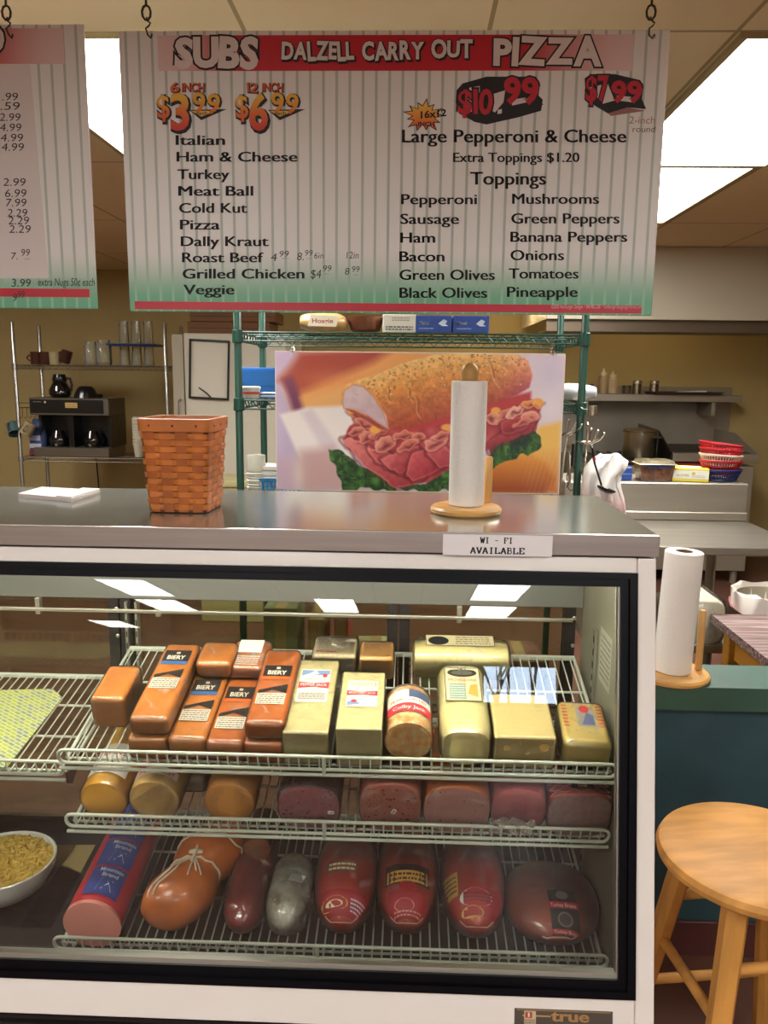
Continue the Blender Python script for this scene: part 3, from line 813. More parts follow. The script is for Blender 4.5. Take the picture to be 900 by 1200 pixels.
def biery_label(t, w, h, l, blue, base, v0):
    lw = w * .74
    pr = Print(topmap(lw, h, l, l * v0)); LH = l * .52
    dk = (30, 26, 26)
    pr.rect(0, LH * .62, lw, LH, dk)
    pr.rect(lw * .44, LH * .90, lw * .58, LH * .955, (190, 180, 160))
    pr.text('BIERY', lw * .16, LH * .755, lw * .68, LH * .10, (222, 212, 190), .02)
    pr.rect(0, LH * .62, lw, LH * .70, (52, 92, 150) if blue else (200, 92, 40))
    org = base
    pr.poly([(0, LH * .24), (lw * .5, LH * .36), (lw, LH * .27), (lw, LH * .5), (lw * .6, LH * .44), (0, LH * .34)], dk)
    pr.rect(0, 0, lw, LH * .26, (196, 186, 170)); pr.fine(lw * .04, LH * .01, lw * .96, LH * .25, (90, 80, 76), 5, 3)
    pr.build('label', t, .3)
def biery(label, px, d, pw, h, l, blue, m, under=None, yaw=0, ulabel=None, v0=.33):
    lift = .0022
    if under:
        u, k = item('cheese_pack', ulabel, 'cheese', 'top', px - 1, d - .006)
        rbox(pw * k * .98, under, l * .96, .009).build('cheese', m, u); film_block(u, pw * k * .98, under, l * .96, .009)
        lift += under + .0018
    t, k = item('cheese_pack', label, 'cheese', 'top', px, d, yaw, lift)
    w = pw * k
    rbox(w, h, l, .012).build('cheese', m, t); film_block(t, w, h, l, .012)
    biery_label(t, w, h, l, blue, m, v0)
    return t, k
biery('orange cheese pack with a dark blue-banded label, second from left on the top shelf', 176, .020, 46, .044, .27, True, colby, .052, v0=.36, ulabel='unlabelled orange cheese pack under the leftmost blue-banded pack')
biery('orange cheese pack with a dark label and a cheese chunk on its far end', 221, .014, 46, .055, .27, True, colby, v0=.20)
t, k = item('cheese_block', 'amber cheese chunk lying unlabelled on the far end of a labelled cheese pack', 'cheese', 'top', 251, .205, 0, .062)
rbox(.082, .045, .09, .016).build('cheese', colby, t); film_block(t, .082, .045, .09, .016)
biery('orange cheese pack with an orange-banded label, lying lower than the pack to its right', 265, .012, 46, .050, .27, False, colby2, v0=.15)
t, k = item('cheese_block', 'wrapped orange cheese piece with a crumpled white price sticker, high on the top shelf', 'cheese', 'top', 289, .215, 0, .056)
rbox(.085, .035, .11, .012).build('cheese', colby2, t); film_block(t, .085, .035, .11, .012, .0014, FILM2)
pr = Print(topmap(.06, .035, .1, .055)); pr.grid(0, 0, .055, .05, (226, 222, 210), 3, 3); pr.fine(.004, -.05, .055, -.012, (214, 208, 196), 5, 8); pr.build('price_sticker', t)
biery('orange cheese pack with an orange-banded label stacked high beside the white cheese', 311, .016, 47, .044, .26, False, colby2, .052, v0=.22, ulabel='orange cheese pack at the bottom of the stack beside the white cheese')

def pv_label(t, w, h, l, top, flip):
    lw, LH = w * .70, l * .46
    pr = Print(topmap(lw, h, l, top))
    RED, BLU = (196, 44, 60), (112, 136, 176)
    pr.rect(0, 0, lw, LH, (226, 220, 206))
    if not flip:
        pr.poly([(lw * .03, LH * .78), (lw * .3, LH * .86), (lw * .6, LH * .80), (lw * .97, LH * .84), (lw * .97, LH * .97), (lw * .03, LH * .97)], BLU)
        pr.poly([(lw * .25, LH * .84), (lw * .5, LH * .97), (lw * .62, LH * .84)], (210, 216, 222))
        pr.oval(lw * .82, LH * .80, lw * .08, LH * .06, RED)
    else:
        pr.rect(lw * .05, LH * .76, lw * .95, LH * .95, (150, 146, 140)); pr.fine(lw * .07, LH * .77, lw * .93, LH * .94, (220, 214, 200), 3, 2)
        pr.poly([(lw * .04, LH * .02), (lw * .5, LH * .1), (lw * .3, LH * .2), (lw * .04, LH * .18)], BLU); pr.oval(lw * .25, LH * .2, lw * .1, LH * .06, RED)
    pr.text('PEARL VALLEY', lw * .14, LH * .66, lw * .72, LH * .06, (150, 60, 70), .0)
    pr.poly([(lw * .0, LH * .40), (lw * .5, LH * .44), (lw, LH * .40), (lw, LH * .60), (lw * .5, LH * .56), (0, LH * .60)], RED)
    pr.text('PEPPER JACK' if not flip else 'MONTEREY JACK', lw * .06, LH * .47, lw * .88, LH * .08, (232, 214, 204), .01)
    pr.text('CREAM CHEESE', lw * .18, LH * .31, lw * .64, LH * .05, (150, 60, 70), .0)
    if not flip: pr.rect(lw * .05, LH * .05, lw * .95, LH * .27, (182, 178, 168)); pr.fine(lw * .07, LH * .06, lw * .93, LH * .26, (110, 106, 104), 4, 6)
    pr.build('label', t, .35)
t, k = item('cheese_block', 'long white speckled cheese block with a red and blue label', 'cheese', 'top', 359, .012)
w, h, l = 54 * k, .080, .25
rbox(w, h, l, .006).build('cheese', pepjack, t); film_block(t, w, h, l, .006); pv_label(t, w, h, l, l * .38, False)
t, k = item('cheese_block', 'shorter white cheese block with a red banner label, left of the marbled cheese log', 'cheese', 'top', 421, .012)
w, h, l = 53 * k, .092, .19
rbox(w, h, l, .004).build('cheese', whitech, t); film_block(t, w, h, l, .004); pv_label(t, w, h, l, l * .36, True)
t, k = item('cheese_block', 'pale cheese in clear printed wrap at the back, behind the white blocks', 'cheese', 'top', 392, .318)
rbox(.105, .055, .085, .012).build('cheese', mat('pale_wrapped', (190, 172, 128), .4, bump=(30, .3)), t); film_block(t, .105, .055, .085, .012, .002, FILM2)
pr = Print(topmap(.09, .055, .08, .02)); pr.fine(0, 0, .08, .05, (210, 200, 190), 6, 9); pr.fine(0, -.012, .05, -.002, (186, 60, 60), 1, 2); pr.build('label', t)
t, k = item('cheese_block', 'small orange cheese cube at the back of the top shelf beside the pale wrapped one', 'cheese', 'top', 441, .30)
rbox(40 * k, .062, .075, .010).build('cheese', mat('pale_cheddar', (228, 164, 88), .45, noise=(20, .1), coat=.4), t); film_block(t, 40 * k, .062, .075, .01)

# marbled half log
t, k = item('cheese_log', 'round orange and white marbled cheese log with its cut end facing out', 'cheese', 'top', 478, .030)
w = 57 * k
marble = mat('marbled_cheese', (236, 142, 50), .45, noise=(60, .1), col2=(240, 214, 156), coat=.3)
dlog(w, w * .98, .125, 2.0, .006).build('cheese', marble, t)
e = .0012
dlog(w + 2 * e, w * .98 + 2 * e, .128, 2.0, .006).build('plastic_film', FILM, t)
r = w / 2; pr = Print(logmap(r, r * .98, .035))
pr.grid(-.052, 0, .052, .07, (224, 216, 204), 12, 1); pr.grid(-.052, 0, .052, .026, (196, 44, 60), 12, 1); pr.grid(.0, .045, .05, .07, (72, 86, 120), 6, 1)
pr.text('Colby Jack', -.034, .008, .07, .010, (232, 212, 204), .01); pr.text('PEARL VALLEY', -.04, .033, .08, .008, (186, 60, 66), .01); pr.build('label', t)
# provolone log
t, k = item('cheese_log', 'long pale provolone log with an oval black emblem on its label', 'cheese', 'top', 545, .012)
w = 62 * k; h = .092; l = .235
dlog(w, h, l, 3.2, .022).build('cheese', prov, t); dlog(w + .002, h + .002, l + .002, 3.2, .022).build('plastic_film', FILM, t)
pr = Print(topmap(w * .72, h, l, l * .40)); lw, LH = w * .72, l * .5
pr.rect(0, 0, lw, LH, (58, 44, 70)).rect(.002, .002, lw - .002, LH - .002, (214, 200, 160)).oval(lw / 2, LH * .84, lw * .42, LH * .13, (30, 28, 30)).oval(lw / 2, LH * .84, lw * .30, LH * .07, (96, 92, 80))
pr.text('SALAMI', lw * .22, LH * .925, lw * .56, LH * .04, (210, 204, 180), .01)
pr.text('PROVOLONE', lw * .1, LH * .58, lw * .8, LH * .07, (190, 70, 40), .01).rect(lw * .12, LH * .06, lw * .56, LH * .5, (118, 140, 130)).fine(lw * .14, LH * .08, lw * .54, LH * .48, (190, 200, 186), 6, 4).poly([(lw * .62, LH * .2), (lw * .9, LH * .1), (lw * .9, LH * .5), (lw * .7, LH * .46)], (206, 150, 70))
pr.build('label', t)
t, k = item('cheese_log', 'pale provolone log lying crosswise at the back of the top shelf', 'cheese', 'top', 483, .335, -90, .0022)
dlog(.088, .084, .225, 2.6, .02).build('cheese', prov, t); dlog(.09, .086, .227, 2.6, .02).build('plastic_film', FILM, t)
pr = Print(lambda u, v, e_: Vector((.044 - .075 + v * .9, .03 + u, .0845 + e_ + .0012)))
pr.rect(0, 0, .16, .05, (58, 44, 50)).rect(.0015, .0015, .1585, .0485, (206, 194, 152)).oval(.03, .027, .024, .02, (30, 28, 30)).fine(.07, .006, .15, .044, (120, 112, 96), 4, 2); pr.build('label', t)
# swiss
t, k = item('cheese_block', 'swiss cheese block with round holes, second from the right on the top shelf', 'cheese', 'top', 613, .016)
w, h, l = 71 * k, .078, .14
b = rbox(w, h, l, .006); ch = b.build('cheese', swissm, t)
hb = MB()
for x, z, rr in [(-.035, .052, .006), (.038, .056, .0095), (.006, .04, .004), (-.01, .066, .003)]:
    hb.lathe([(rr * 1.15, .0014), (rr, .0022), (rr * .8, .0012), (rr * .3, .0004)], 0, T(x, 0, z) @ RX(90), 16, True)
hb.build('holes', mat('swiss_hole', (176, 140, 74), .6), t)
film_block(t, w, h, l, .006)
# right swiss
t, k = item('cheese_block', 'wrapped yellow swiss cheese wedge with a printed wrapper, rightmost on the top shelf', 'cheese', 'top', 686, .018, -3)
w, h, l = 56 * k, .066, .135
rbox(w, h, l, .014).build('cheese', mat('yellow_swiss', (224, 196, 108), .45, coat=.4, bump=(24, .15)), t); film_block(t, w, h, l, .014, .0016, FILM2)
pr = Print(topmap(w * .9, h, l, .035)); lw = w * .9
pr.rect(lw * .35, .015, lw * .78, .078, (178, 172, 160)).poly([(lw * .45, .02), (lw * .75, .02), (lw * .75, .05), (lw * .6, .06)], (86, 92, 130)).oval(lw * .55, .07, lw * .12, .012, (196, 60, 66))
for i in range(2): pr.fine(lw * (.02 + .82 * i), .01, lw * (.14 + .82 * i), .085, (206, 70, 50), 7, 3 + i)
pr.build('label', t)

# --- middle shelf
def round_log(label, px, d, pw, l, m, yaw=0, key='mid', p=2.0, hs=.97, film=FILM, name='cheese_log', cat='cheese', part='cheese'):
    t, k = item(name, label, cat, key, px, d, yaw); w = pw * k
    dlog(w, w * hs, l, p, .008).build(part, m, t); dlog(w + .0024, w * hs + .0024, l + .002, p, .008).build('plastic_film', film, t)
    return t, w
amer = mat('yellow_cheese', (248, 182, 56), .4, noise=(18, .1), coat=.5, bump=(26, .1), sss=.1)
lcream = mat('cream_cheese_log', (240, 194, 108), .45, noise=(50, .18), coat=.4)
lorange = mat('orange_cheese_log', (240, 166, 84), .45, noise=(16, .12), coat=.4, bump=(20, .12))
t, w = round_log('yellow cheese log with a white and navy label, leftmost on the middle shelf', 125, .020, 56, .24, amer)
r = w / 2; pr = Print(logmap(r, r * .97, .03)); pr.grid(-.045, 0, .045, .09, (214, 206, 196), 10, 1); pr.oval(-.012, .022, .022, .02, (72, 74, 110)); pr.text('PEARL', -.034, .055, .062, .012, (190, 60, 70), .02); pr.build('label', t)
t, w = round_log('cream cheese log with a red label, second from the left on the middle shelf', 184, .020, 60, .24, lcream)
r = w / 2; pr = Print(logmap(r, r * .97, .022)); pr.grid(-.05, 0, .05, .1, (214, 200, 184), 10, 1); pr.grid(-.05, .022, .05, .075, (170, 38, 52), 10, 1); pr.poly([(-.02, .025), (0, .06), (.024, .025)], (206, 150, 140)); pr.text('PEARL VALLEY', -.042, .004, .084, .011, (190, 60, 70), .02); pr.build('label', t)
t, w = round_log('plain orange cheese log in crinkled film on the middle shelf, beside the dark-rind ham', 271, .018, 61, .22, lorange)
t, k = item('wrapped_cheese', 'small wrapped cheese wedge with a white sticker, between two logs on the middle shelf', 'cheese', 'mid', 226, .10)
rbox(.06, .045, .10, .014).build('cheese', mat('dim_wedge', (112, 96, 70), .5, bump=(30, .2)), t); film_block(t, .06, .045, .10, .014, .002, FILM2)
pr = Print(topmap(.04, .045, .1, .05)); pr.grid(0, 0, .03, .028, (224, 220, 208), 2, 2); pr.build('price_sticker', t)

def meat_loaf(label, px, d, w, h, l, face, rind, p=2.6, specks=None, sticker=None, name='lunch_meat', top=None):
    t, k = item(name, label, 'meat', 'mid', px, d); w = w * k
    # body with rind, cut face in front
    dlog(w, h, l, p, .006).build('rind', rind, t)
    f = MB(); rr = superring(w * .97, h * .955, -.0012, 32, p, 0, h * .006)
    f.add(rr + [(0, -.0016, h / 2)], [(i, (i + 1) % 32, 32) for i in range(32)]); 
    f.add([(q[0], .001, q[2]) for q in rr] + rr, [(i, (i + 1) % 32, 32 + (i + 1) % 32, 32 + i) for i in range(32)])
    f.build('cut_face', face, t)
    if specks:
        s = MB(); r = random.Random(specks[2])
        for _ in range(specks[0]):
            x, z = r.uniform(-.42, .42) * w, r.uniform(.08, .92) * h
            a = r.uniform(.0012, .0030); q = r.uniform(0, 3)
            s.add([(x + a * (1 + .6 * math.sin(q * i * 3)) * math.cos(i * math.pi / 3), -.0019, z + a * math.sin(i * math.pi / 3)) for i in range(6)], [tuple(range(6))])
        s.build('specks', specks[1], t, 0)
    dlog(w + .003, h + .003, l + .003, p, .006).build('plastic_film', FILM, t).location = (0, -.003, -.0005)
    if sticker:
        u, v, a = sticker; M = T(u * w, -.0055, v * h) @ RY(a)
        s = MB(); s.box((-.006, -.0004, -.0038), (.006, .0004, .0038), 0, M)
        for i in range(4): s.box((-.0045 + i * .0024, -.0008, -.002), (-.003 + i * .0024, -.0004, .002), 1, M)
        s.build('price_sticker', [ink((226, 222, 214)), ink((70, 66, 66))], t, 0)
    return t
meat_loaf('purple-pink ham half with a dark peppered rind, on the middle shelf', 363, .014, 72, .112, .2, mat('cured_ham', (206, 122, 132), .45, noise=(60, .25), coat=.4), mat('pepper_rind', (62, 40, 40), .6, noise=(60, .5), bump=(80, .4)), 3.0, (26, ink((120, 52, 62)), 4), (.36, .42, 0))
meat_loaf('round-topped lunch meat loaf with red pepper specks on its cut face', 457, .014, 72, .122, .2, mat('pepper_loaf', (218, 134, 114), .45, noise=(40, .12), coat=.4), mat('loaf_rind', (196, 112, 92), .5), 2.8, (48, ink((150, 36, 32)), 8), (.06, .45, -60))
meat_loaf('pale pink ham half with an orange smoked rim, right of the red-specked loaf', 534, .014, 78, .120, .2, mat('pale_ham', (236, 170, 158), .42, noise=(20, .08), coat=.4), mat('smoked_rind', (206, 110, 46), .45, coat=.3), 2.7, (14, ink((176, 100, 96)), 5), (-.02, .18, -70))
t, k = item('lunch_meat', 'rosy corned meat bundled in loose crumpled plastic, left of the netted ham', 'meat', 'mid', 606, .016); w = 68 * k
dlog(w, .115, .2, 2.6, .02).build('meat', mat('rosy_meat', (222, 110, 106), .42, noise=(26, .25), coat=.5, bump=(30, .2)), t)
dlog(w + .003, .118, .205, 2.6, .02).build('plastic_film', FILM, t).location = (0, -.003, -.0005)
c_ = MB(); r = random.Random(3)
n = 9; grid = [[Vector((-.052 + .085 * i / n, -.012 - .010 * r.random() - .006 * math.sin(i * 1.7 + j), .012 + .042 * j / n * (1 - .35 * abs(i / n - .4)) + .006 * r.random())) for i in range(n + 1)] for j in range(n + 1)]
vs = [p for row in grid for p in row]; c_.add(vs, [(j * (n + 1) + i, j * (n + 1) + i + 1, (j + 1) * (n + 1) + i + 1, (j + 1) * (n + 1) + i) for j in range(n) for i in range(n)])
c_.build('loose_plastic', film_mat('loose_plastic', 1.0, 40, (226, 216, 200)), t, 60)
t = meat_loaf('greyish-pink ham with a red diamond netting on top, rightmost on the middle shelf', 676, .014, 74, .110, .2, mat('grey_ham', (200, 160, 156), .4, noise=(70, .2), coat=.5), mat('netted_rind', (190, 88, 82), .5), 3.4)
nt_ = MB(); w = 74 * k
for s in (-1, 1):
    for i in range(16):
        y0 = -.06 + i * .016; pts = []
        for q in range(9):
            x = (-.5 + q / 8) * w * .94; y = y0 + s * (q - 4) * .008
            if .003 < y < .19: pts.append((x, y, .1115 - .018 * abs(2 * x / w) ** 3.2))
        if len(pts) > 1: nt_.tube(pts, .0009, 5)
nt_.build('netting', ink((216, 150, 136)), t, 60)
pr = Print(lambda u, v, e_: Vector((-.02 + u, .012 + v, .1125 + e_))); pr.poly([(0, 0), (.05, 0), (.045, .02), (.006, .02)], (46, 32, 36)); pr.text('HAM', .016, .004, .018, .01, (200, 170, 120), .01); pr.build('label', t)

# --- bottom shelf
casing = mat('red_casing', (190, 40, 56), .3, coat=.6, bump=(14, .05))
t, k = item('bologna_log', 'thick bologna log in a red casing with blue labels, leftmost on the bottom shelf', 'meat', 'low', 112, .012); w = 66 * k; l = .36
dlog(w, w * .96, l, 2.0, .006).build('casing', casing, t)
f = MB(); rr = superring(w * 1.03, w * .99, -.004, 32, 2.0, .002, -.001); rb = superring(w * 1.0, w * .97, .006, 32, 2.0)
f.loft([rb, rr]); f.build('cut_face', mat('bologna_pink', (236, 152, 138), .4, noise=(14, .06), coat=.4), t)
r = w / 2; pr = Print(logmap(r, r * .96, .05))
for i in range(4):
    v0 = i * .080 - .03
    pr.grid(-.024, v0, .052, v0 + .076, (44, 62, 136), 8, 1); pr.poly([(.0, v0 + .01), (.044, v0 + .01), (.030, v0 + .04), (.018, v0 + .036), (.006, v0 + .044)], (140, 160, 196)); pr.poly([(.010, v0 + .014), (.034, v0 + .012), (.022, v0 + .034)], (206, 210, 220))
    pr.text('Mountain', -.006, v0 + .062, .05, .010, (196, 200, 214), .01); pr.text('Brand', .002, v0 + .048, .034, .010, (196, 200, 214), .01)
pr.build('label', t)
# smoked ham tied with string
t, k = item('smoked_ham', 'golden brown smoked ham tied with white string into two lobes', 'meat', 'low', 196, .028)
hm = MB()
prof = [(0, 0), (.036, .0), (.056, .010), (.068, .034), (.071, .058), (.066, .082), (.056, .100), (.052, .110), (.057, .122), (.068, .145), (.072, .175), (.066, .205), (.048, .23), (.026, .243), (0, .247)]
rings = []
for rr, y in prof:
    c_x = .085 * (y / .24) ** 1.1; c_z = .062 + .022 * (y / .24)
    rings.append([(c_x + max(rr, .001) * (1 + .05 * math.sin(3 * a + y * 30)) * math.cos(a), y, c_z + max(rr, .001) * .86 * math.sin(a)) for a in [2 * math.pi * i / 28 for i in range(28)]])
hm.loft(rings); hm.build('meat', mat('smoked_skin', (212, 118, 58), .35, noise=(14, .35), coat=.5, bump=(18, .15)), t, 80)
st = MB(); r2 = random.Random(2)
def on_ham(y, a, e=.003):
    rr = np.interp(y, [p[1] for p in prof], [p[0] for p in prof]) + e
    return Vector((.085 * (max(y, 0) / .24) ** 1.1 + rr * math.cos(a), y, .062 + .022 * (y / .24) + rr * .86 * math.sin(a)))
st.tube([on_ham(.110 + .004 * math.sin(3 * i), 2 * math.pi * i / 24) for i in range(24)], .0026, 6, closed=True)
st.tube([on_ham(.165 + .004 * math.sin(2 * i), 2 * math.pi * i / 24) for i in range(24)], .0022, 6, closed=True)
for a, da in ((1.6, 2.0), (1.75, 2.25)): st.tube([on_ham(.112 - .1 * i / 9, a + (da - a) * i / 9 + .08 * math.sin(i)) for i in range(10)], .0024, 6)
for a, da, e in ((1.5, .9, .05), (1.55, 1.1, .045), (1.5, 1.25, .06)): st.tube([on_ham(.112 - e * i / 7, a + (da - a) * i / 7, .004) for i in range(8)], .002, 6)
kn = on_ham(.116, 1.55, .006); st.tube([kn + Vector((-.014, .004, .0)), kn + Vector((0, .002, .004)), kn + Vector((.014, .006, .0))], [.004, .006, .004], 8); st.tube([kn + Vector((.0, .02, .002)), kn + Vector((.002, .0, .006)), kn + Vector((-.004, -.02, -.002))], .0035, 8)
st.build('string', mat('cotton_string', (216, 200, 176), .8), t, 60)
# salami and others
def bag(name, label, cat, px, d, pw, h, l, m, key='low', yaw=0, wob=.03, seed=1, part='meat', film=FILM, tip=0.5, lift=.0022, blunt=2.6):
    t, k = item(name, label, cat, key, px, d, yaw, lift); w = pw * k
    r = random.Random(seed); ph = [r.uniform(0, 6) for _ in range(4)]
    def body(e):
        mb = MB(); rings = []; N = 14
        for i in range(N + 1):
            s = i / N; y = l * (.5 - .5 * math.cos(math.pi * s)); q = max(.02, (1 - abs(2 * y / l - 1) ** blunt)) ** .5
            if y > l / 2: q = max(q, .25)
            rg = superring((w + e) * q, (h + e) * q, y, 28, 2.15)
            rings.append([(p[0] * (1 + wob * math.sin(4 * math.atan2(p[2] - h * q / 2, p[0] + 1e-6) + ph[0] + y * 20)), p[1] - e / 2, p[2] + h * (1 - q) * tip) for p in rg])
        return mb.loft(rings)
    body(0).build(part, m, t, 80); body(.003).build('plastic_film', film, t, 80)
    return t, w
salm = mat('dark_salami', (156, 40, 44), .3, noise=(14, .35), coat=.9, bump=(16, .5))
bag('salami', 'dark red salami in shiny wrap on the bottom shelf, right of the string-tied ham', 'meat', 282, .02, 52, .088, .30, salm, seed=3, film=FILM2, blunt=4.5, wob=.04)
t, k = item('salami_end', 'brown salami end piece in clear wrap, resting on the dark red salami', 'meat', 'low', 302, .17, 0, .092)
dlog(.062, .058, .10, 2.0, .006).build('meat', mat('salami_skin', (118, 60, 36), .4, noise=(20, .3), coat=.4), t)
f = MB(); f.loft([superring(.062, .058, .003, 24), superring(.060, .056, -.002, 24)]); f.build('cut_face', mat('salami_cut', (170, 96, 56), .45, noise=(50, .3)), t); dlog(.066, .06, .105, 2.0, .006).build('plastic_film', FILM2, t).location = (0, -.003, -.001)
t, w = bag('wrapped_ham', 'grey-brown meat piece in silvery crumpled wrap with a small red and white price sticker', 'meat', 333, .02, 54, .095, .20, mat('meat_with_wrap_glints', (112, 96, 70), .3, noise=(24, .35), col2=(206, 200, 184), coat=.8, bump=(26, .8)), seed=5, film=film_mat('silvery_wrap', .5, 22, (214, 214, 206)), blunt=3.6, wob=.07)  # pale mottling painted into the meat colour stands for glints of the wrap
pr = Print(lambda u, v, e_: Vector((-.004 + u * .93 + v * .3, .075 + v, .0935 + e_ + .003 - u * .25)))
pr.rect(0, 0, .032, .030, (222, 218, 210)).rect(0, .006, .032, .009, (190, 50, 56)).rect(0, .003, .032, .0045, (190, 50, 56)); pr.build('price_sticker', t)
hamr = mat('deli_ham_red', (204, 58, 42), .35, noise=(9, .3), coat=.7, bump=(12, .15))
hamr2 = mat('deli_ham_brown', (186, 60, 46), .35, noise=(8, .35), coat=.7, bump=(12, .15))
def bagmap(w, h, l, u0=0.0, v0=0.0):
    """u across, v up over the rounded front of a bag of meat"""
    def f(u, v, e):
        x = u0 + u; s = v0 + v
        y = l * .5 * (1 - math.cos(min(math.pi / 2, max(.0, s) / (l * .5) * 1.2)))
        q = (1 - abs(2 * y / l - 1) ** 2.6) ** .5 if y < l / 2 else 1
        x = max(-.47 * w * q, min(.47 * w * q, x))
        zz = h * q / 2 * max(0, 1 - min(1, abs(2 * x / (w * q + .001))) ** 2.15) ** (1 / 2.15)
        return Vector((x, y - e - .0022, h * q / 2 + h * (1 - q) * .5 + zz + e + .002))
    return f
GOLD, REDL, CREAM = (196, 150, 70), (156, 28, 40), (214, 198, 160)
def ham_label(t, w, h, l, kind):
    bm_ = bagmap(w, h, l); pr = Print(lambda u, v, e: bm_(u * 1.3, v * 1.25 - .004, e))
    if kind == 0:
        pr.grid(-.035, .035, .045, .085, REDL, 10, 6); pr.oval(-.012, .060, .022, .014, GOLD); pr.oval(-.012, .060, .014, .007, CREAM); pr.fine(.014, .045, .04, .072, (190, 190, 206), 4, 2); pr.grid(-.048, .040, -.030, .062, (176, 162, 130), 4, 4)
        pr.grid(-.03, .115, .02, .135, (110, 70, 50), 6, 3); pr.fine(-.026, .117, .018, .133, CREAM, 2, 5)
    elif kind == 1:
        pr.grid(-.036, .095, .036, .13, (54, 30, 30), 10, 4); pr.grid(-.033, .098, .033, .118, GOLD, 8, 3); pr.fine(-.03, .1, .03, .116, (70, 30, 26), 2, 8); pr.oval(0, .092, .014, .008, REDL)
        pr.grid(-.03, .03, .03, .085, (146, 24, 36), 10, 6); pr.oval(-.004, .058, .016, .012, (206, 120, 110)); pr.fine(-.02, .035, .022, .05, (206, 130, 120), 2, 3)
    else:
        pr.grid(-.02, .045, .05, .095, REDL, 10, 6); pr.oval(.0, .078, .026, .016, (206, 196, 186)); pr.fine(-.02, .07, .026, .088, (80, 40, 40), 3, 4); pr.oval(-.006, .052, .018, .012, GOLD)
        pr.grid(-.052, .085, -.028, .125, GOLD, 4, 5); pr.fine(-.05, .09, -.03, .12, (70, 40, 30), 4, 2)
    pr.build('label', t, .25)
for i, (px, pw, lab) in enumerate([(400, 77, 'round red deli ham with a small gold emblem label, left of three alike'), (476, 77, 'round red deli ham with a dark and gold banner label, middle one of three alike'), (557, 79, 'round red deli ham with a white and gold badge, just left of the turkey breast')]):
    t, w = bag('deli_ham', lab, 'meat', px, .016 + .004 * (i % 2), pw, .125, .27, hamr if i != 1 else hamr2, seed=10 + i, wob=.015)
    ham_label(t, w, .125, .27, i)
    pl = MB(); f = bagmap(w, .125, .27)
    for s in (-1, 1): pl.tube([f(s * .045 * j / 6 , .02 + .035 * (j / 6) ** 1.5, .001) for j in range(7)], .0012, 5)
    pl.build('wrap_seam', ink((206, 150, 134)), t, 60)
t, w = bag('turkey_breast', 'broad roast turkey breast with a black label, rightmost on the bottom shelf', 'meat', 653, .016, 114, .092, .21, mat('turkey_skin', (180, 82, 58), .35, noise=(8, .35), coat=.7, bump=(10, .2)), seed=20, wob=.02)
pr = Print(bagmap(w, .092, .21)); BK = (30, 26, 28)
pr.grid(-.014, .022, .045, .125, BK, 10, 10); pr.grid(-.014, .026, .048, .040, (190, 40, 50), 8, 3); pr.text('Turkey Breast', -.010, .029, .054, .008, (226, 206, 200), .01)
pr.grid(-.016, .086, .046, .100, (190, 40, 50), 8, 3); pr.text('Turkey Breast', -.012, .089, .054, .008, (226, 206, 200), .01); pr.oval(.015, .062, .016, .017, (120, 112, 104)); pr.oval(.015, .062, .012, .013, (60, 54, 52)); pr.oval(.015, .114, .013, .009, (110, 104, 98))
pr.build('label', t, .3)
pl = MB(); f = bagmap(w, .092, .21); pl.tube([f(-.085 + .17 * j / 12, .016 + .012 * abs(j / 6 - 1), .001) for j in range(13)], .0016, 5); pl.build('wrap_seam', ink((206, 170, 160)), t, 60)

# --- left of the shelves: mat, deck board and bowl of salad
def weave_mat():
    m = bpy.data.materials.new('printed_shelf_mat'); m.use_nodes = True; nt = m.node_tree; b = nt.nodes['Principled BSDF']; b.inputs['Roughness'].default_value = .5
    tc = nt.nodes.new('ShaderNodeTexCoord'); mp = nt.nodes.new('ShaderNodeMapping'); mp.inputs['Rotation'].default_value = (0, 0, R_(30))
    nt.links.new(tc.outputs['Object'], mp.inputs[0])
    br = nt.nodes.new('ShaderNodeTexBrick'); br.inputs['Scale'].default_value = 1; br.inputs['Brick Width'].default_value = .020; br.inputs['Row Height'].default_value = .0085; br.inputs['Mortar Size'].default_value = .0012; br.inputs['Bias'].default_value = -.1
    br.inputs['Color1'].default_value = lin((176, 186, 60)); br.inputs['Color2'].default_value = lin((116, 136, 140)); br.inputs['Mortar'].default_value = lin((206, 206, 170))
    nt.links.new(mp.outputs[0], br.inputs['Vector']); nt.links.new(br.outputs['Color'], b.inputs['Base Color']); return m
o, n_, ang = SHELVES['left']
pp = [onplane(x, y, o + n_ * .004, n_) for x, y in [(-120, 812), (62, 808), (73, 818), (8, 900), (-200, 905)]]
b = MB(); c0 = sum(pp, Vector()) / 5
b.add([p - c0 for p in pp] + [p - c0 + n_ * .002 for p in pp], [(4, 3, 2, 1, 0), (5, 6, 7, 8, 9)] + [(i, (i + 1) % 5, 5 + (i + 1) % 5, 5 + i) for i in range(5)])
ob = b.build('shelf_mat', weave_mat(), None, 0, c0); tag(ob, 'green, yellow and grey patterned paper mat on the left wire shelf', 'mat')
ZD = .30
pp = [Zp(x, y, ZD) for x, y in [(-150, 990), (112, 990), (60, 1087), (-180, 1087)]]; c0 = sum(pp, Vector()) / 4
b = MB(); b.add([p - c0 for p in pp] + [p - c0 - Vector((0, 0, .022)) for p in pp], [(0, 1, 2, 3), (7, 6, 5, 4)] + [(i, (i + 1) % 4, 4 + (i + 1) % 4, 4 + i) for i in range(4)])
ob = b.build('cutting_board', mat('tan_board', (240, 216, 146), .5, noise=(5, .15), stretch=(1, 14, 1)), None, 0, c0); tag(ob, 'tan board under the bowl of salad on the deck of the case', 'board')
bc = Zp(4, 1030, ZD + .03); bc.z = ZD + .001
t = thing('salad_bowl', 'white bowl filled with yellow macaroni salad in the lower left of the case', 'bowl', bc)
R0 = .118
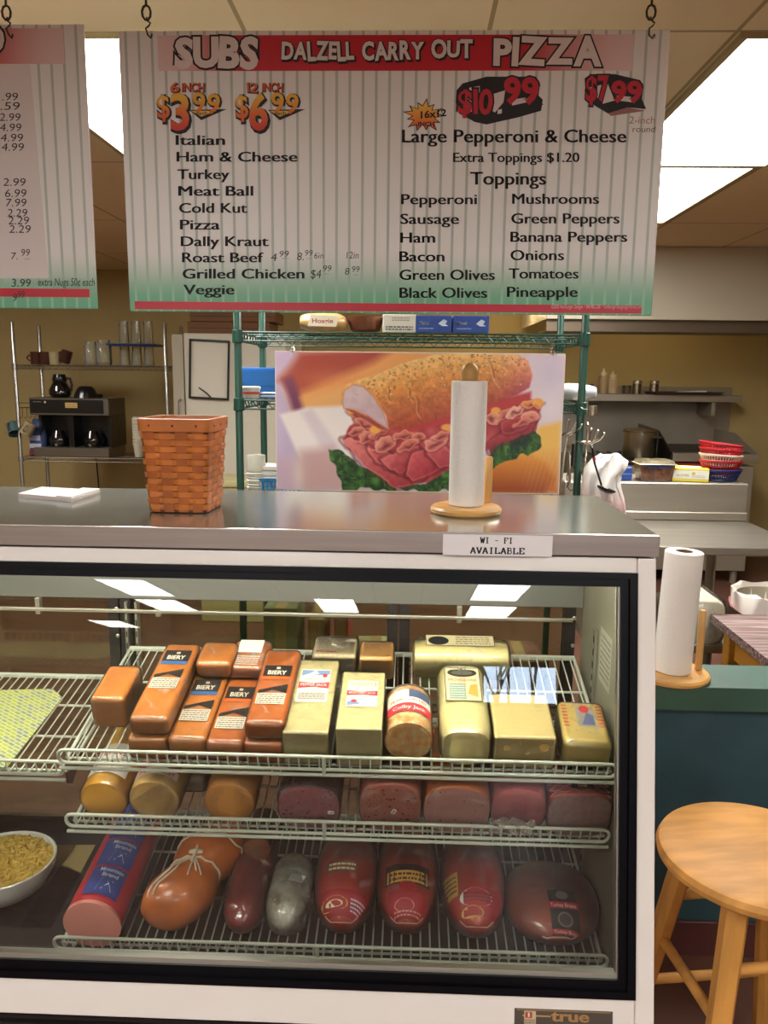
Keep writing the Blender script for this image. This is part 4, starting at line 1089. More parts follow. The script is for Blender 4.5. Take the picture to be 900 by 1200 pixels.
MB().lathe([(.06, 0), (.066, .0), (.094, .02), (.112, .05), (R0, .078), (R0 - .003, .080), (R0 - .007, .077), (.105, .05), (.088, .023), (.05, .008), (0.001, .007)], n=40).build('bowl', mat('white_bowl', (222, 224, 218), .3, coat=.3), t)
s = MB(); r = random.Random(4)
s.lathe([(.098, .04), (.109, .062), (.09, .074), (.05, .082), (.001, .085)], n=24)
for _ in range(620):
    a = r.uniform(0, 2 * math.pi); q = .107 * math.sqrt(r.random()); z = .066 + .022 * (1 - (q / .107) ** 2) + r.uniform(-.002, .005)
    M = T(q * math.cos(a), q * math.sin(a), z) @ Matrix.Rotation(r.uniform(0, 6.3), 4, 'Z') @ Matrix.Rotation(r.uniform(-.8, .8), 4, 'X')
    s.tube([(.007 * math.cos(x), .007 * math.sin(x) - .004, 0) for x in (0.2, 1.0, 1.8, 2.8)], .0032, 6, 0, M)
ob = s.build('macaroni_salad', mat('macaroni', (224, 190, 92), .4, noise=(60, .15), coat=.3), None, 60, bc + Vector((0, 0, .002)))
tag(ob, 'yellow macaroni salad heaped in the white bowl', 'salad', kind='stuff')
# ================================================================== on the counter
pine = mat('pine_wood', (222, 170, 96), .4, noise=(3, .25), stretch=(1, 8, 1), coat=.3)
paper_towel = mat('paper_towel', (236, 232, 226), .9, bump=(160, .15))
card = mat('cardboard_core', (120, 92, 62), .8)
def towel(loc, roll_h, roll_r, base_r, rod, finial, lab_h, lab_r, lean=0):
    t = thing('paper_towel_holder', lab_h, 'holder', loc)
    MB().lathe([(base_r - .004, 0), (base_r, .004), (base_r, .010), (base_r - .004, .0145), (base_r - .012, .016), (.001, .016)], n=48).build('base', pine, t)
    p = MB()
    if finial: p.lathe([(.011, .016), (.011, roll_h + .012), (.017, roll_h + .018), (.0185, roll_h + .034), (.014, roll_h + .046), (.006, roll_h + .052), (.001, roll_h + .053)], n=20)
    else: p.lathe([(.009, .016), (.009, roll_h * .72), (.001, roll_h * .72)], n=16)
    p.build('centre_post', mat('dark_dowel', (176, 134, 72), .45) if finial else pine, t)
    MB().lathe([(.0085, .014), (.0085, rod[2]), (.006, rod[2] + .004), (.001, rod[2] + .004)], 0, T(rod[0], rod[1], 0), 14).build('side_rod', pine, t)
    q = thing('paper_towel_roll', lab_r, 'paper towels', Vector(loc) + Vector((0, 0, .0165)), (0, lean, 0))
    MB().lathe([(.0205, 0), (roll_r - .002, 0), (roll_r, .002), (roll_r, roll_h - .002), (roll_r - .002, roll_h), (.0205, roll_h), (.0205, 0)], n=48, caps=False).build('paper', paper_towel, q)
    MB().lathe([(.0195, .0005), (.0203, .0005), (.0203, roll_h + .0005), (.0195, roll_h + .0005), (.0195, .0005)], n=32, caps=False).build('cardboard_core', card, q)
    return t
c0 = Zp(546, 594, TOP + .012)
mp = project(c0)[2] / FPX
towel((c0.x, c0.y, TOP + .0002), 143 * mp * 1.0, 20.5 * mp * 1.0, 41.5 * mp, (27 * mp, .035, 62 * mp), True, 'round pine paper towel holder with a tall knob, standing on the steel counter', 'white paper towel roll on the counter in front of the sandwich poster')

# woven basket
bp_ = Zp(212, 600, TOP); m1 = project(bp_)[2] / FPX
t = thing('woven_basket', 'square brown woven splint basket standing on the steel counter', 'basket', (bp_.x, bp_.y + .045, TOP + .0005), (0, 0, -2))
HB = 109 * m1; WB, WT = 35 * m1, 41.5 * m1
_u = []
for i in range(721):
    a = 2 * math.pi * i / 720; c_, s_ = math.cos(a), math.sin(a); _u.append((math.copysign(abs(c_) ** .22, c_), math.copysign(abs(s_) ** .22, s_)))
_cum = np.concatenate([[0], np.cumsum([math.dist(_u[i], _u[i + 1]) for i in range(720)])])
def sq(h, off, n=96):
    w = WB + (WT - WB) * h / HB; o = []
    for i in range(n):
        q = _cum[-1] * i / n; o.append((float(np.interp(q, _cum, [p[0] for p in _u])) * (w + off), float(np.interp(q, _cum, [p[1] for p in _u])) * (w + off), h))
    return o
b = MB(); rows = 12; NP = 160
splint = mat('splint', (212, 122, 50), .5, noise=(16, .3), coat=.25)
per = 16
for k_ in range(rows):
    h0 = .006 + (HB - .034) * k_ / rows; h1 = .006 + (HB - .034) * (k_ + .92) / rows
    prof_ = []
    for j, hh in enumerate((h0, h0 + .001, h1 - .001, h1)):
        rg = []
        base = sq(hh, 0, NP)
        for i, p in enumerate(base):
            ph = (i * per / NP + k_ * 1.0) * math.pi
            off = (.0026 if math.sin(ph) > 0 else -.0014) * min(1, abs(math.sin(ph)) * 2.2) - (.0016 if j in (0, 3) else 0)
            q = Vector((p[0], p[1], 0)); q = q * (1 + off / max(q.length, 1e-6)); rg.append((q.x, q.y, hh))
        prof_.append(rg)
    b.loft(prof_, 0, None, False)
b.build('weavers', splint, t, 50)
b = MB()
for i in range(per):
    r0, r1 = [], []
    for hh, rg in ((.002, r0), (HB - .02, r1)):
        base = sq(hh, .0004, NP)
        for q in range(int((i + .12) * NP / per), int((i + .88) * NP / per) + 1): rg.append(base[q % NP])
    b.loft([r0, r1], 0, None, False, False)
b.build('stakes', mat('stake_splint', (184, 100, 40), .5, noise=(16, .35)), t, 50)
b = MB(); b.loft([sq(.001, -.003), sq(HB - .004, -.003), sq(HB - .004, -.0045), sq(.004, -.0045)], 0, None, True); b.build('gap_shade_sheet', mat('painted_gap_shade', (92, 46, 20), .6), t, 50)  # dark sheet inside; its colour stands for shade in the weave gaps
b = MB(); b.loft([sq(HB - .026, .0028), sq(HB - .025, .0042), sq(HB - .001, .0044), sq(HB, .003), sq(HB, -.006), sq(HB - .02, -.006)], 0, None, False); b.build('rim', mat('rim_splint', (204, 120, 58), .45, noise=(12, .25), coat=.3), t, 50)
b = MB(); bs = sq(HB - .0135, .0046, 24)
for p in bs[::2]:
    b.lathe([(.0028, -.0006), (.002, .0006), (.001, .001)], 0, T(*p) @ Matrix.Rotation(math.atan2(p[1], p[0]), 4, 'Z') @ RY(90), 8)
b.build('rivets', mat('copper_tack', (110, 60, 34), .4, .6), t)

# white paper pad
pp = [Zp(x, y, TOP) for x, y in [(21, 583), (49, 575), (117, 579), (84, 589)]]; c0 = sum(pp, Vector()) / 4
t = thing('order_pad', 'white order pad lying on the steel counter, left of the basket', 'paper pad', (c0.x, c0.y, TOP + .0004))
b = MB()
q = [p - c0 for p in pp]
def slab(mb, q, z0, z1, m=0): mb.add([Vector((p.x, p.y, z0)) for p in q] + [Vector((p.x, p.y, z1)) for p in q], [(3, 2, 1, 0), (4, 5, 6, 7)] + [(i, (i + 1) % 4, 4 + (i + 1) % 4, 4 + i) for i in range(4)], m)
for i in range(5): slab(b, [p * (1 - .004 * (i % 2)) + Vector((.0006 * i, 0, 0)) for p in q], .0016 * i, .0016 * i + .0013)
b.build('sheets', mat('white_paper', (226, 216, 212), .35), t, 0)
b = MB(); q2 = [q[0] * .99, q[1] * .99, q[1].lerp(q[2], .72), q[0].lerp(q[3], .72)]; slab(b, q2, .0082, .0092); 
q3 = [q[0].lerp(q[3], .72), q[1].lerp(q[2], .72), q[2], q[3]]; slab(b, q3, .0082, .0125); b.build('cover', mat('pad_cover', (236, 234, 226), .4), t, 0)

# wi-fi note on the front edge of the top
wl, wr = A(519, 638, FY - .002), A(647.5, 639, FY - .002)
wz1, wz0 = A(583, 627, FY - .002).z, A(583, 651.5, FY - .002).z
t = thing('wifi_note', 'white paper note about wi-fi taped to the front edge of the steel top', 'sign', ((wl.x + wr.x) / 2, FY - .0014, wz0))
w2, hh = (wr.x - wl.x) / 2, wz1 - wz0
MB().box((-w2, -.0004, 0), (w2, .0004, hh)).build('paper', mat('note_paper', (236, 234, 236), .4), t, 0)
# slab-serif capitals drawn from strokes on a unit box
GLY = {'W': [((0, 1), (.28, 0)), ((.28, 0), (.5, .85)), ((.5, .85), (.72, 0)), ((.72, 0), (1, 1)), 's', (-.1, .2, 1), (.8, 1.1, 1)], 'I': [((.5, 0), (.5, 1)), 's', (.2, .8, 0), (.2, .8, 1)], 'F': [((.2, 0), (.2, 1)), ((.2, .94), (.9, .94)), ((.2, .52), (.65, .52)), ((.9, .7), (.9, 1)), 's', (0, .45, 0), (0, .3, 1)],
       'A': [((.08, 0), (.5, 1)), ((.5, 1), (.92, 0)), ((.25, .34), (.75, .34)), 's', (-.05, .28, 0), (.72, 1.05, 0)], 'V': [((.08, 1), (.5, 0)), ((.5, 0), (.92, 1)), 's', (-.05, .28, 1), (.72, 1.05, 1)], 'L': [((.2, 0), (.2, 1)), ((.2, .06), (.9, .06)), ((.9, 0), (.9, .32)), 's', (0, .42, 1), (0, .3, 0)],
       'B': [((.2, 0), (.2, 1)), ((.2, .94), (.7, .94)), ((.7, .94), (.82, .76)), ((.82, .76), (.68, .54)), ((.2, .54), (.72, .54)), ((.72, .54), (.9, .3)), ((.9, .3), (.72, .06)), ((.2, .06), (.72, .06)), 's', (0, .3, 0), (0, .3, 1)], 'E': [((.2, 0), (.2, 1)), ((.2, .94), (.9, .94)), ((.2, .5), (.65, .5)), ((.2, .06), (.9, .06)), ((.9, .72), (.9, 1)), ((.9, 0), (.9, .3)), 's', (0, .3, 0), (0, .3, 1)], '-': [((.15, .48), (.85, .48))], ' ': []}
def slab_text(mb, s, u0, v0, w, h):
    n = len(s); cw = w / n
    def stroke(a, c, t_):
        a, c = Vector(a), Vector(c); d = (c - a); L = d.length or 1; nrm = Vector((-d.y, d.x)) / L * t_
        mb.add([(p.x, -.0009, p.y) for p in (a - nrm, c - nrm, c + nrm, a + nrm)], [(0, 1, 2, 3)])
    for i, ch in enumerate(s):
        ser = False
        for g in GLY[ch]:
            if g == 's': ser = True; continue
            X = lambda x: u0 + cw * (i + .06 + .88 * x); Y_ = lambda y: v0 + h * y
            if not ser:
                vert = abs(g[0][0] - g[1][0]) < .5 * abs(g[0][1] - g[1][1])
                stroke((X(g[0][0]), Y_(g[0][1])), (X(g[1][0]), Y_(g[1][1])), cw * (.13 if vert else .075))
            else: stroke((X(g[0]), Y_(g[2] * .94 + .03)), (X(g[1]), Y_(g[2] * .94 + .03)), h * .06)
k = MB(); slab_text(k, 'WI - FI', -w2 * .32, hh * .60, w2 * .60, hh * .28); slab_text(k, 'AVAILABLE', -w2 * .50, hh * .10, w2 * 1.0, hh * .30)
k.build('lettering', ink((20, 18, 20)), t, 0)

# ================================================================== green wire shelving behind the counter
def wire_rack(name, label, cat, x0, x1, y0, y1, shelves, h, mm, post_r=.0127, mpost=None, pitch=.03):
    t = thing(name, label, cat, ((x0 + x1) / 2, (y0 + y1) / 2, 0)); W, D = (x1 - x0) / 2, (y1 - y0) / 2
    for sx in (-1, 1):
        for sy in (-1, 1):
            p = MB(); p.lathe([(post_r * .9, 0), (post_r, .01), (post_r, h - .006), (post_r * .8, h), (.001, h)], 0, T(sx * W, sy * D, 0), 14)
            for z in shelves: p.lathe([(post_r + .001, z - .035), (post_r + .006, z - .033), (post_r + .005, z + .006), (post_r + .001, z + .008)], 0, T(sx * W, sy * D, 0), 14)
            p.build('post', mpost or mm, t)
    for z in shelves:
        s = MB()
        for sy in (-1, 1):
            y = sy * D
            s.tube([(-W, y, z), (W, y, z)], .0035, 6); s.tube([(-W, y, z - .028), (W, y, z - .028)], .0032, 6)
            n = int(2 * W / .045); s.tube([(-W + 2 * W * i / (2 * n), y, z - (.026 if i % 2 else .002)) for i in range(2 * n + 1)], .0022, 5)
        for sx in (-1, 1):
            x = sx * W
            s.tube([(x, -D, z), (x, D, z)], .0035, 6); s.tube([(x, -D, z - .028), (x, D, z - .028)], .0032, 6)
            n = int(2 * D / .045); s.tube([(x, -D + 2 * D * i / (2 * n), z - (.026 if i % 2 else .002)) for i in range(2 * n + 1)], .0022, 5)
        n = int(2 * W / pitch)
        for i in range(1, n): s.tube([(-W + 2 * W * i / n, -D, z + .003), (-W + 2 * W * i / n, D, z + .003)], .0016, 5)
        for q in (-.33, .33): s.tube([(-W, D * q, z - .002), (W, D * q, z - .002)], .003, 6)
        s.build('shelf', mm, t)
    return t
m_green = mat('green_epoxy', (14, 66, 52), .4, coat=.15)
GY0, GY1 = 2.64, 3.08
GX0, GX1 = A(279, 420, GY0).x, A(684, 420, GY0).x
GZ = [.35, A(480, 478, GY0).z * 0 + .98, A(678, 474, GY0).z, A(480, 391, GY0).z]
wire_rack('wire_shelving', 'dark green wire shelving unit right behind the steel counter', 'shelving', GX0, GX1, GY0, GY1, GZ, 1.76, m_green)
def onrack(px, Y, z): p = A(px, 400, Y); return Vector((p.x, Y, z + .0055))
def pxm(p): return project(p)[2] / FPX
m_blue = mat('blue_card', (44, 74, 150), .45); m_bluep = mat('blue_plastic', (20, 96, 170), .35, coat=.3)
def plain_box(name, label, cat, px, Y, z, wpx, h, d, m, lid=None, group=None, rz=0):
    p = onrack(px, Y, z); w = wpx * pxm(p)
    t = thing(name, label, cat, p, (0, 0, rz), group=group)
    MB().box((-w / 2, -d / 2, 0), (w / 2, d / 2, h), r=.002, seg=1).build('carton', m, t)
    return t, w
zt = GZ[3]
t, w = plain_box('carton', 'white carton of foil on top of the green shelving, left of two blue boxes', 'box', 468, GY0 + .1, zt, 38, .058, .12, mat('white_carton', (214, 210, 198), .5))
pr = Print(lambda u, v, e: Vector((-w / 2 + u, -.0602 - e, v))); pr.fine(.01, .006, w - .01, .022, (60, 56, 60), 2, 3); pr.fine(.03, .036, w - .02, .05, (150, 146, 140), 2, 5); pr.build('lettering', t)
for px, lb in ((507, 'blue carton on top of the green shelving beside the white one'), (550, 'blue carton on top of the green shelving, the farther right of two')):
    t, w = plain_box('carton', lb, 'box', px, GY0 + .1, zt, 41, .056, .12, m_blue, group='blue cartons on the green shelving')
    pr = Print(lambda u, v, e: Vector((-w / 2 + u, -.0602 - e, v))); pr.text('Maxal', .012, .026, .032, .011, (190, 204, 230), .02, .04); pr.fine(.012, .010, .06, .018, (150, 170, 216), 1, 3); pr.poly([(.075, .03), (.092, .044), (.104, .038), (.098, .028), (.108, .022), (.088, .022)], (200, 214, 236)); pr.build('lettering', t)
# bread bag
p = onrack(381, GY0 + .11, zt); t = thing('bread_bag', 'bag of sandwich buns on top of the green shelving at the left', 'bread', p); w = 55 * pxm(p)
b = MB(); rings = []
for i in range(13):
    s = i / 12; q = max(.08, math.sin(math.pi * min(1, .08 + s * .92)) ** .35); rings.append([( -w / 2 + s * w, y, z) for y, z in [(.075 * q * math.cos(a), .034 + .034 * q * math.sin(a) * (1 + .08 * math.sin(9 * s + a))) for a in [2 * math.pi * j / 18 for j in range(18)]]])
b.loft(rings); b.build('buns', mat('buns', (216, 176, 112), .5, noise=(18, .3), coat=.5, bump=(20, .4)), t, 80)
pr = Print(lambda u, v, e: Vector((u, -.077 - e, v))); pr.poly([(-.05, .018), (.045, .016), (.055, .05), (-.04, .054)], (224, 214, 190)); pr.text('Hoagie', -.035, .028, .07, .014, (160, 60, 60), .02); pr.build('label', t)
p = onrack(428, GY0 + .14, zt); t = thing('mixing_bowl', 'copper-brown bowl on top of the green shelving between buns and cartons', 'bowl', p)
MB().lathe([(.03, 0), (.05, .01), (.06, .04), (.062, .055), (.058, .055), (.045, .012), (.001, .006)], n=24).build('bowl', mat('copper_bowl', (120, 74, 52), .35, .6), t)
zt = GZ[2]
p = onrack(302, GY1 - .10, zt); t = thing('cup_tray', 'bright blue plastic tray standing on the middle green shelf, upper left of the poster', 'tray', p); w = 52 * pxm(p)
MB().box((-w / 2, -.01, 0), (w / 2, .03, .105), r=.006).build('tray', m_bluep, t)
b = MB()
for i in range(10): b.box((-w / 2 + .004, -.013, .040 + i * .006), (w / 2 - .004, -.0095, .043 + i * .006))
b.build('ribs', mat('blue_ribs', (40, 120, 196), .35), t)
p = onrack(293, GY0 + .07, zt); t = thing('food_tub', 'small white tub with a red stripe on the middle green shelf', 'tub', p); r_ = 11 * pxm(p)
MB().lathe([(r_ * .8, 0), (r_ * .84, .002), (r_ * .98, .032), (.001, .032)], n=28).build('tub', mat('white_tub', (226, 222, 214), .35), t); MB().lathe([(r_ * 1.0, .032), (r_ * 1.04, .033), (r_ * 1.04, .038), (r_ * .9, .040), (.001, .040)], n=28).build('lid', mat('tub_lid', (230, 228, 222), .35), t)
MB().lathe([(r_ * .90 + .0008, .013), (r_ * .94 + .0008, .022)], n=28, caps=False).build('stripe', ink((196, 84, 76)), t)
p = onrack(316, GY0 + .12, zt); t = thing('lid_stack', 'low blue and white stack of lids beside the white tub on the green shelf', 'lids', p)
b = MB()
for i in range(4): b.box((-.03, -.04, .005 * i), (.05, .04, .005 * i + .004), i % 2, r=.001, seg=1)
b.build('lids', [m_bluep, mat('white_lid', (226, 226, 224), .4)], t)
zt = GZ[1]
p = onrack(298, GY0 + .10, zt); t = thing('lid_stack', 'tall stack of clear plastic lids standing behind the counter, left of the poster', 'lids', p); r_ = 11.5 * pxm(p)
b = MB(); prof = []; zc_ = 0; HL = A(298, 535, GY0 + .1).z - zt
n = 22
for i in range(n): z = HL * .78 * i / n; prof += [(r_ * .93, z), (r_ * (1.02 + .03 * math.sin(i * 2.3)), z + .002), (r_ * 1.0, z + .005)]
prof += [(r_ * .95, HL * .80), (r_ * .95, HL * .98), (r_ * .9, HL), (.001, HL)]
b.lathe(prof, n=28); b.build('lids', mat('clear_lids', (206, 204, 188), .25, coat=.6), t, 30)
p = onrack(316, GY0 + .13, zt); t = thing('plastic_crate', 'blue slotted plastic crate of napkins behind the counter at the left edge of the poster', 'crate', p)
b = MB(); w = .05; hC = A(316, 560, GY0 + .13).z - zt
b.box((-w, -.06, 0), (w + .05, .06, .006))
for i in range(12): b.box((-w + i * .0135, -.06, 0), (-w + i * .0135 + .006, -.056, hC)); b.box((-w + i * .0135, .056, 0), (-w + i * .0135 + .006, .06, hC))
b.box((-w, -.061, hC - .01), (w + .112, -.055, hC)); b.box((-w, .055, hC - .01), (w + .112, .061, hC)); b.box((-w - .003, -.06, 0), (-w, .06, hC))
b.build('crate', mat('light_blue_plastic', (30, 130, 196), .35), t)
t = thing('napkin_stack', 'white napkins piled in the blue crate behind the counter', 'napkins', p + Vector((0, 0, .007)))
b = MB(); hN = A(316, 545, GY0 + .13).z - zt - .008
for i in range(10): b.box((-w + .006 + .001 * (i % 3), -.05, hN * i / 10), (w + .04 - .001 * (i % 2), .05, hN * (i + .85) / 10), r=.002, seg=1)
b.build('napkins', mat('napkin', (230, 228, 222), .7), t)
p = onrack(666, GY0 + .16, GZ[2]); t = thing('plastic_bottle', 'clear bagged item with a blue cap on the middle green shelf right of the poster', 'bottle', p)
b = MB(); b.loft([[(-.07 + .17 * s / 8, y, z) for y, z in [(.05 * math.cos(a) * (math.sin(math.pi * (.15 + .7 * s / 8)) ** .5), .032 + .030 * math.sin(a) * (math.sin(math.pi * (.15 + .7 * s / 8)) ** .5)) for a in [2 * math.pi * j / 16 for j in range(16)]]] for s in range(9)])
b.build('bag', mat('milky_bag', (186, 192, 196), .2, coat=.8, bump=(18, .5)), t, 80)
MB().lathe([(.016, 0), (.016, .018), (.013, .02), (.001, .02)], 0, T(-.03, 0, .062), 18).build('cap', mat('blue_cap', (50, 130, 190), .4), t)
# boxes low on the shelving, seen through the case
for px, Y, wd, h, d, col, lb in [(60, 2.85, .16, .34, .2, (150, 156, 120), 'pale green carton low on the green shelving, seen through the case')]: pass
low = [(-.46, .12, .30, (126, 134, 100), 'pale green carton standing low on the green shelving'), (-.33, .06, .26, (150, 136, 96), 'tan carton standing low on the green shelving'), (-.24, .05, .28, (176, 70, 70), 'red carton standing low on the green shelving'), (-.12, .14, .13, (186, 182, 146), 'cream carton standing low on the green shelving'), (.16, .22, .13, (170, 172, 140), 'wide pale olive carton standing low on the green shelving'), (.42, .16, .12, (140, 96, 84), 'dull pink carton standing low on the green shelving')]
for x, wd, h, col, lb in low:
    t = thing('carton', lb, 'box', (x, 2.86, .3555)); MB().box((-wd / 2, -.11, 0), (wd / 2, .11, h), r=.002, seg=1).build('carton', ink(col), t); MB().box((-.02, -.1115, 0), (.02, .11, h + .0008)).build('tape', mat('box_tape', (176, 150, 104), .35), t)
# ================================================================== sandwich poster (printed picture painted into the mesh colours)
def paint():
    NX, NY = 400, 199
    X, Y = np.meshgrid(np.linspace(322, 657, NX), np.linspace(411, 578, NY))
    img = np.zeros((NY, NX, 3))
    g = np.random.default_rng(3)
    def vnoise(sc, seed):
        q = np.random.default_rng(seed); n = q.random((64, 64)); u, v = X / sc, Y / sc
        i, j = np.floor(u).astype(int), np.floor(v).astype(int); fu, fv = u - i, v - j
        fu = fu * fu * (3 - 2 * fu); fv = fv * fv * (3 - 2 * fv)
        at = lambda a, b: n[b % 64, a % 64]
        return (at(i, j) * (1 - fu) + at(i + 1, j) * fu) * (1 - fv) + (at(i, j + 1) * (1 - fu) + at(i + 1, j + 1) * fu) * fv
    def poly(pts, soft=1.0, warp=0, wsc=6, seed=1):
        pts = np.array(pts, float); px, py = X, Y
        if warp: px = X + (vnoise(wsc, seed) - .5) * 2 * warp; py = Y + (vnoise(wsc, seed + 1) - .5) * 2 * warp
        d = np.full(X.shape, 1e9); ins = np.zeros(X.shape, bool); n = len(pts)
        for i in range(n):
            a, b = pts[i], pts[(i + 1) % n]; e = b - a
            t = np.clip(((px - a[0]) * e[0] + (py - a[1]) * e[1]) / (e @ e + 1e-9), 0, 1)
            d = np.minimum(d, np.hypot(px - a[0] - t * e[0], py - a[1] - t * e[1]))
            c = ((a[1] > py) != (b[1] > py)) & (px < (b[0] - a[0]) * (py - a[1]) / (b[1] - a[1] + 1e-12) + a[0])
            ins ^= c
        s = np.where(ins, d, -d); return np.clip(s / soft + .5, 0, 1), s
    def over(mask, col):
        nonlocal img
        col = np.array(col, float); img = img * (1 - mask[..., None]) + (col if col.ndim == 3 else col[None, None]) * mask[..., None]
    def blob(cx, cy, rx, ry, col, k=1.0, pw=1.0):
        m = np.exp(-(((X - cx) / rx) ** 2 + ((Y - cy) / ry) ** 2) ** pw) * k; over(m, col)
    def lerp(a, b, t): return np.array(a, float)[None, None] * (1 - t[..., None]) + np.array(b, float)[None, None] * t[..., None]
    # background
    img[:] = lerp((208, 190, 214), (226, 206, 216), np.clip((X - 322) / 335, 0, 1))
    over(poly([(322, 455), (352, 470), (390, 578), (322, 578)], 26)[0], (196, 176, 204))
    over(poly([(330, 440), (352, 418), (455, 405), (560, 405), (560, 430), (420, 490), (345, 490)], 16)[0], (238, 166, 96))
    over(poly([(325, 445), (350, 411), (460, 405), (436, 422), (372, 450), (345, 462), (330, 448)], 12)[0], (176, 76, 62))
    over(poly([(330, 443), (342, 440), (356, 480), (344, 488)], 8)[0], (122, 62, 96))
    blob(325, 416, 16, 18, (206, 180, 212), .9)
    blob(392, 446, 40, 14, (236, 150, 92), .5)
    over(poly([(352, 466), (400, 452), (404, 482), (358, 488)], 12)[0], (240, 180, 112))
    over(poly([(326, 486), (358, 477), (410, 474), (420, 520), (395, 560), (360, 560), (345, 530)], 5)[0], (238, 228, 224))
    over(poly([(352, 484), (364, 478), (400, 530), (390, 545), (372, 520)], 8)[0], (222, 206, 212))
    over(poly([(350, 530), (388, 525), (412, 560), (430, 578), (340, 578)], 14)[0], (206, 168, 166))
    over(poly([(322, 540), (345, 535), (352, 578), (322, 578)], 10)[0], (206, 178, 196))
    blob(348, 560, 8, 22, (232, 214, 200), .7)
    blob(640, 470, 26, 30, (232, 220, 228), .9)
    blob(642, 432, 14, 22, (206, 196, 222), .7)
    over(poly([(560, 560), (612, 520), (632, 496), (657, 490), (657, 578), (560, 578)], 8)[0], lerp((240, 190, 96), (200, 108, 52), np.clip((Y - 520) / 60, 0, 1)))
    over(poly([(572, 540), (620, 528), (640, 540), (652, 560), (640, 578), (560, 578)], 8)[0], lerp((226, 150, 60), (158, 72, 42), np.clip((Y - 535) / 44, 0, 1)))
    st = (np.sin((X + Y * .25) * 1.1) * .5 + .5) * np.clip((Y - 500) / 20, 0, 1) * np.clip((X - 612) / 10, 0, 1) * .12; over(st, (250, 210, 130))
    # lettuce
    for k, (pts, sd) in enumerate([([(385, 527), (396, 528), (412, 540), (440, 556), (470, 572), (500, 566), (531, 540), (532, 578), (402, 578), (392, 552)], 3), ([(572, 540), (575, 520), (600, 502), (624, 496), (634, 508), (634, 520), (622, 530), (600, 536), (582, 545), (572, 550)], 9)]):
        m, s = poly(pts, 1.6, 4.5, 9, sd); n1, n2 = vnoise(9, sd), vnoise(4, sd + 2)
        v = np.clip(.15 + .9 * np.abs(n1 - .5) * 2 + .35 * (n2 - .5), 0, 1)
        over(m, lerp((18, 44, 24), (86, 140, 56), v)); over(m * np.clip(1 - np.abs(n1 - .5) * 11, 0, 1) * np.clip(n2 * 1.6 - .3, 0, 1) * .75, (128, 170, 84)); over(m * (n2 > .78) * .5, (10, 28, 16))
    if True:
        over(poly([(596, 512), (612, 505), (622, 512), (616, 522), (600, 524)], 4, 3, 5, 5)[0] * .6, (24, 36, 36))
    # meat base
    over(poly([(410, 498), (432, 482), (452, 500), (532, 485), (628, 462), (632, 478), (628, 500), (600, 512), (572, 525), (535, 548), (500, 566), (462, 574), (430, 548), (404, 522), (402, 514)], 2, 2, 8, 4)[0], lerp((206, 96, 96), (168, 52, 60), np.clip(vnoise(9, 22) * 1.2, 0, 1)))
    over(poly([(455, 500), (500, 482), (560, 470), (620, 455), (620, 466), (560, 486), (500, 500), (470, 506)], 4)[0], (192, 60, 62))
    def sheet(pts, c_hi, c_lo, ang, warp=1.6, sd=1, edge=None):
        m, s = poly(pts, 1.4, warp, 6, sd); q = np.array(pts, float); d = (X - q[:, 0].mean()) * math.cos(R_(ang)) + (Y - q[:, 1].mean()) * math.sin(R_(ang)); h_ = np.ptp(q[:, 0] * math.cos(R_(ang)) + q[:, 1] * math.sin(R_(ang))) / 2 + 1
        over(np.clip(1.0 - np.abs(s + 2.2) / 2.6, 0, 1) * (1 - m) * .55, (96, 24, 34))
        over(m, lerp(c_hi, c_lo, np.clip(.5 + d / h_ * .5 + .25 * (vnoise(5, sd + 7) - .5), 0, 1)))
        if edge: over(m * np.clip(1.2 - np.abs(s - .8), 0, 1) * .42, edge)
    P1, P2, P3, RIM = (226, 128, 122), (158, 48, 58), (196, 78, 84), (238, 178, 156)
    sheet([(399, 516), (410, 512), (432, 526), (452, 545), (478, 556), (500, 560), (488, 568), (464, 575), (450, 564), (430, 552), (414, 534)], P1, P2, 60, sd=11, edge=(232, 150, 146))
    sheet([(430, 524), (452, 530), (470, 540), (486, 552), (478, 560), (458, 552), (440, 542)], (222, 112, 112), (150, 40, 52), 70, sd=12, edge=RIM)
    sheet([(446, 540), (470, 528), (490, 522), (488, 540), (472, 556), (460, 552)], (226, 116, 116), (146, 38, 52), 40, sd=13, edge=(230, 140, 134))
    sheet([(476, 556), (484, 532), (502, 524), (512, 536), (520, 548), (500, 560), (484, 566)], (218, 98, 104), (150, 38, 52), 30, sd=14, edge=(232, 140, 138))
    sheet([(500, 528), (520, 522), (534, 530), (534, 546), (516, 548), (508, 540)], (216, 100, 104), (152, 44, 56), 50, sd=15, edge=(230, 144, 138))
    sheet([(572, 520), (586, 506), (606, 498), (624, 492), (622, 502), (602, 512), (584, 520), (574, 530)], (200, 74, 84), (128, 30, 44), 70, sd=16)
    sheet([(586, 492), (604, 484), (622, 488), (618, 498), (600, 506), (588, 504)], (206, 72, 78), (120, 26, 38), 80, sd=17, edge=(228, 136, 126))
    def frill(cx, cy, a, b, ang, c_in, c_rim, sd):
        c, s_ = math.cos(R_(ang)), math.sin(R_(ang)); wx = X + (vnoise(6, sd) - .5) * 5; wy = Y + (vnoise(6, sd + 3) - .5) * 5
        u = ((wx - cx) * c + (wy - cy) * s_) / a; v = (-(wx - cx) * s_ + (wy - cy) * c) / b; q = np.hypot(u, v); m = np.clip((1 - q) * b * .7 + .5, 0, 1)
        over(np.clip(1.35 - q, 0, .4) * 1.6 * (v > -.2) * (1 - m), (98, 26, 32))
        over(m, lerp(c_in, c_rim, np.clip(.25 + .5 * q - .45 * v, 0, 1))); over(m * np.clip(1 - np.abs(q - .9) * 8, 0, 1) * .55, RIM)
        over(np.clip(1 - np.hypot(u * 1.35 + .1, (v - .25) * 2.6), 0, 1) * .9, (108, 28, 36))
    A_, B_ = (178, 76, 72), (222, 140, 116)
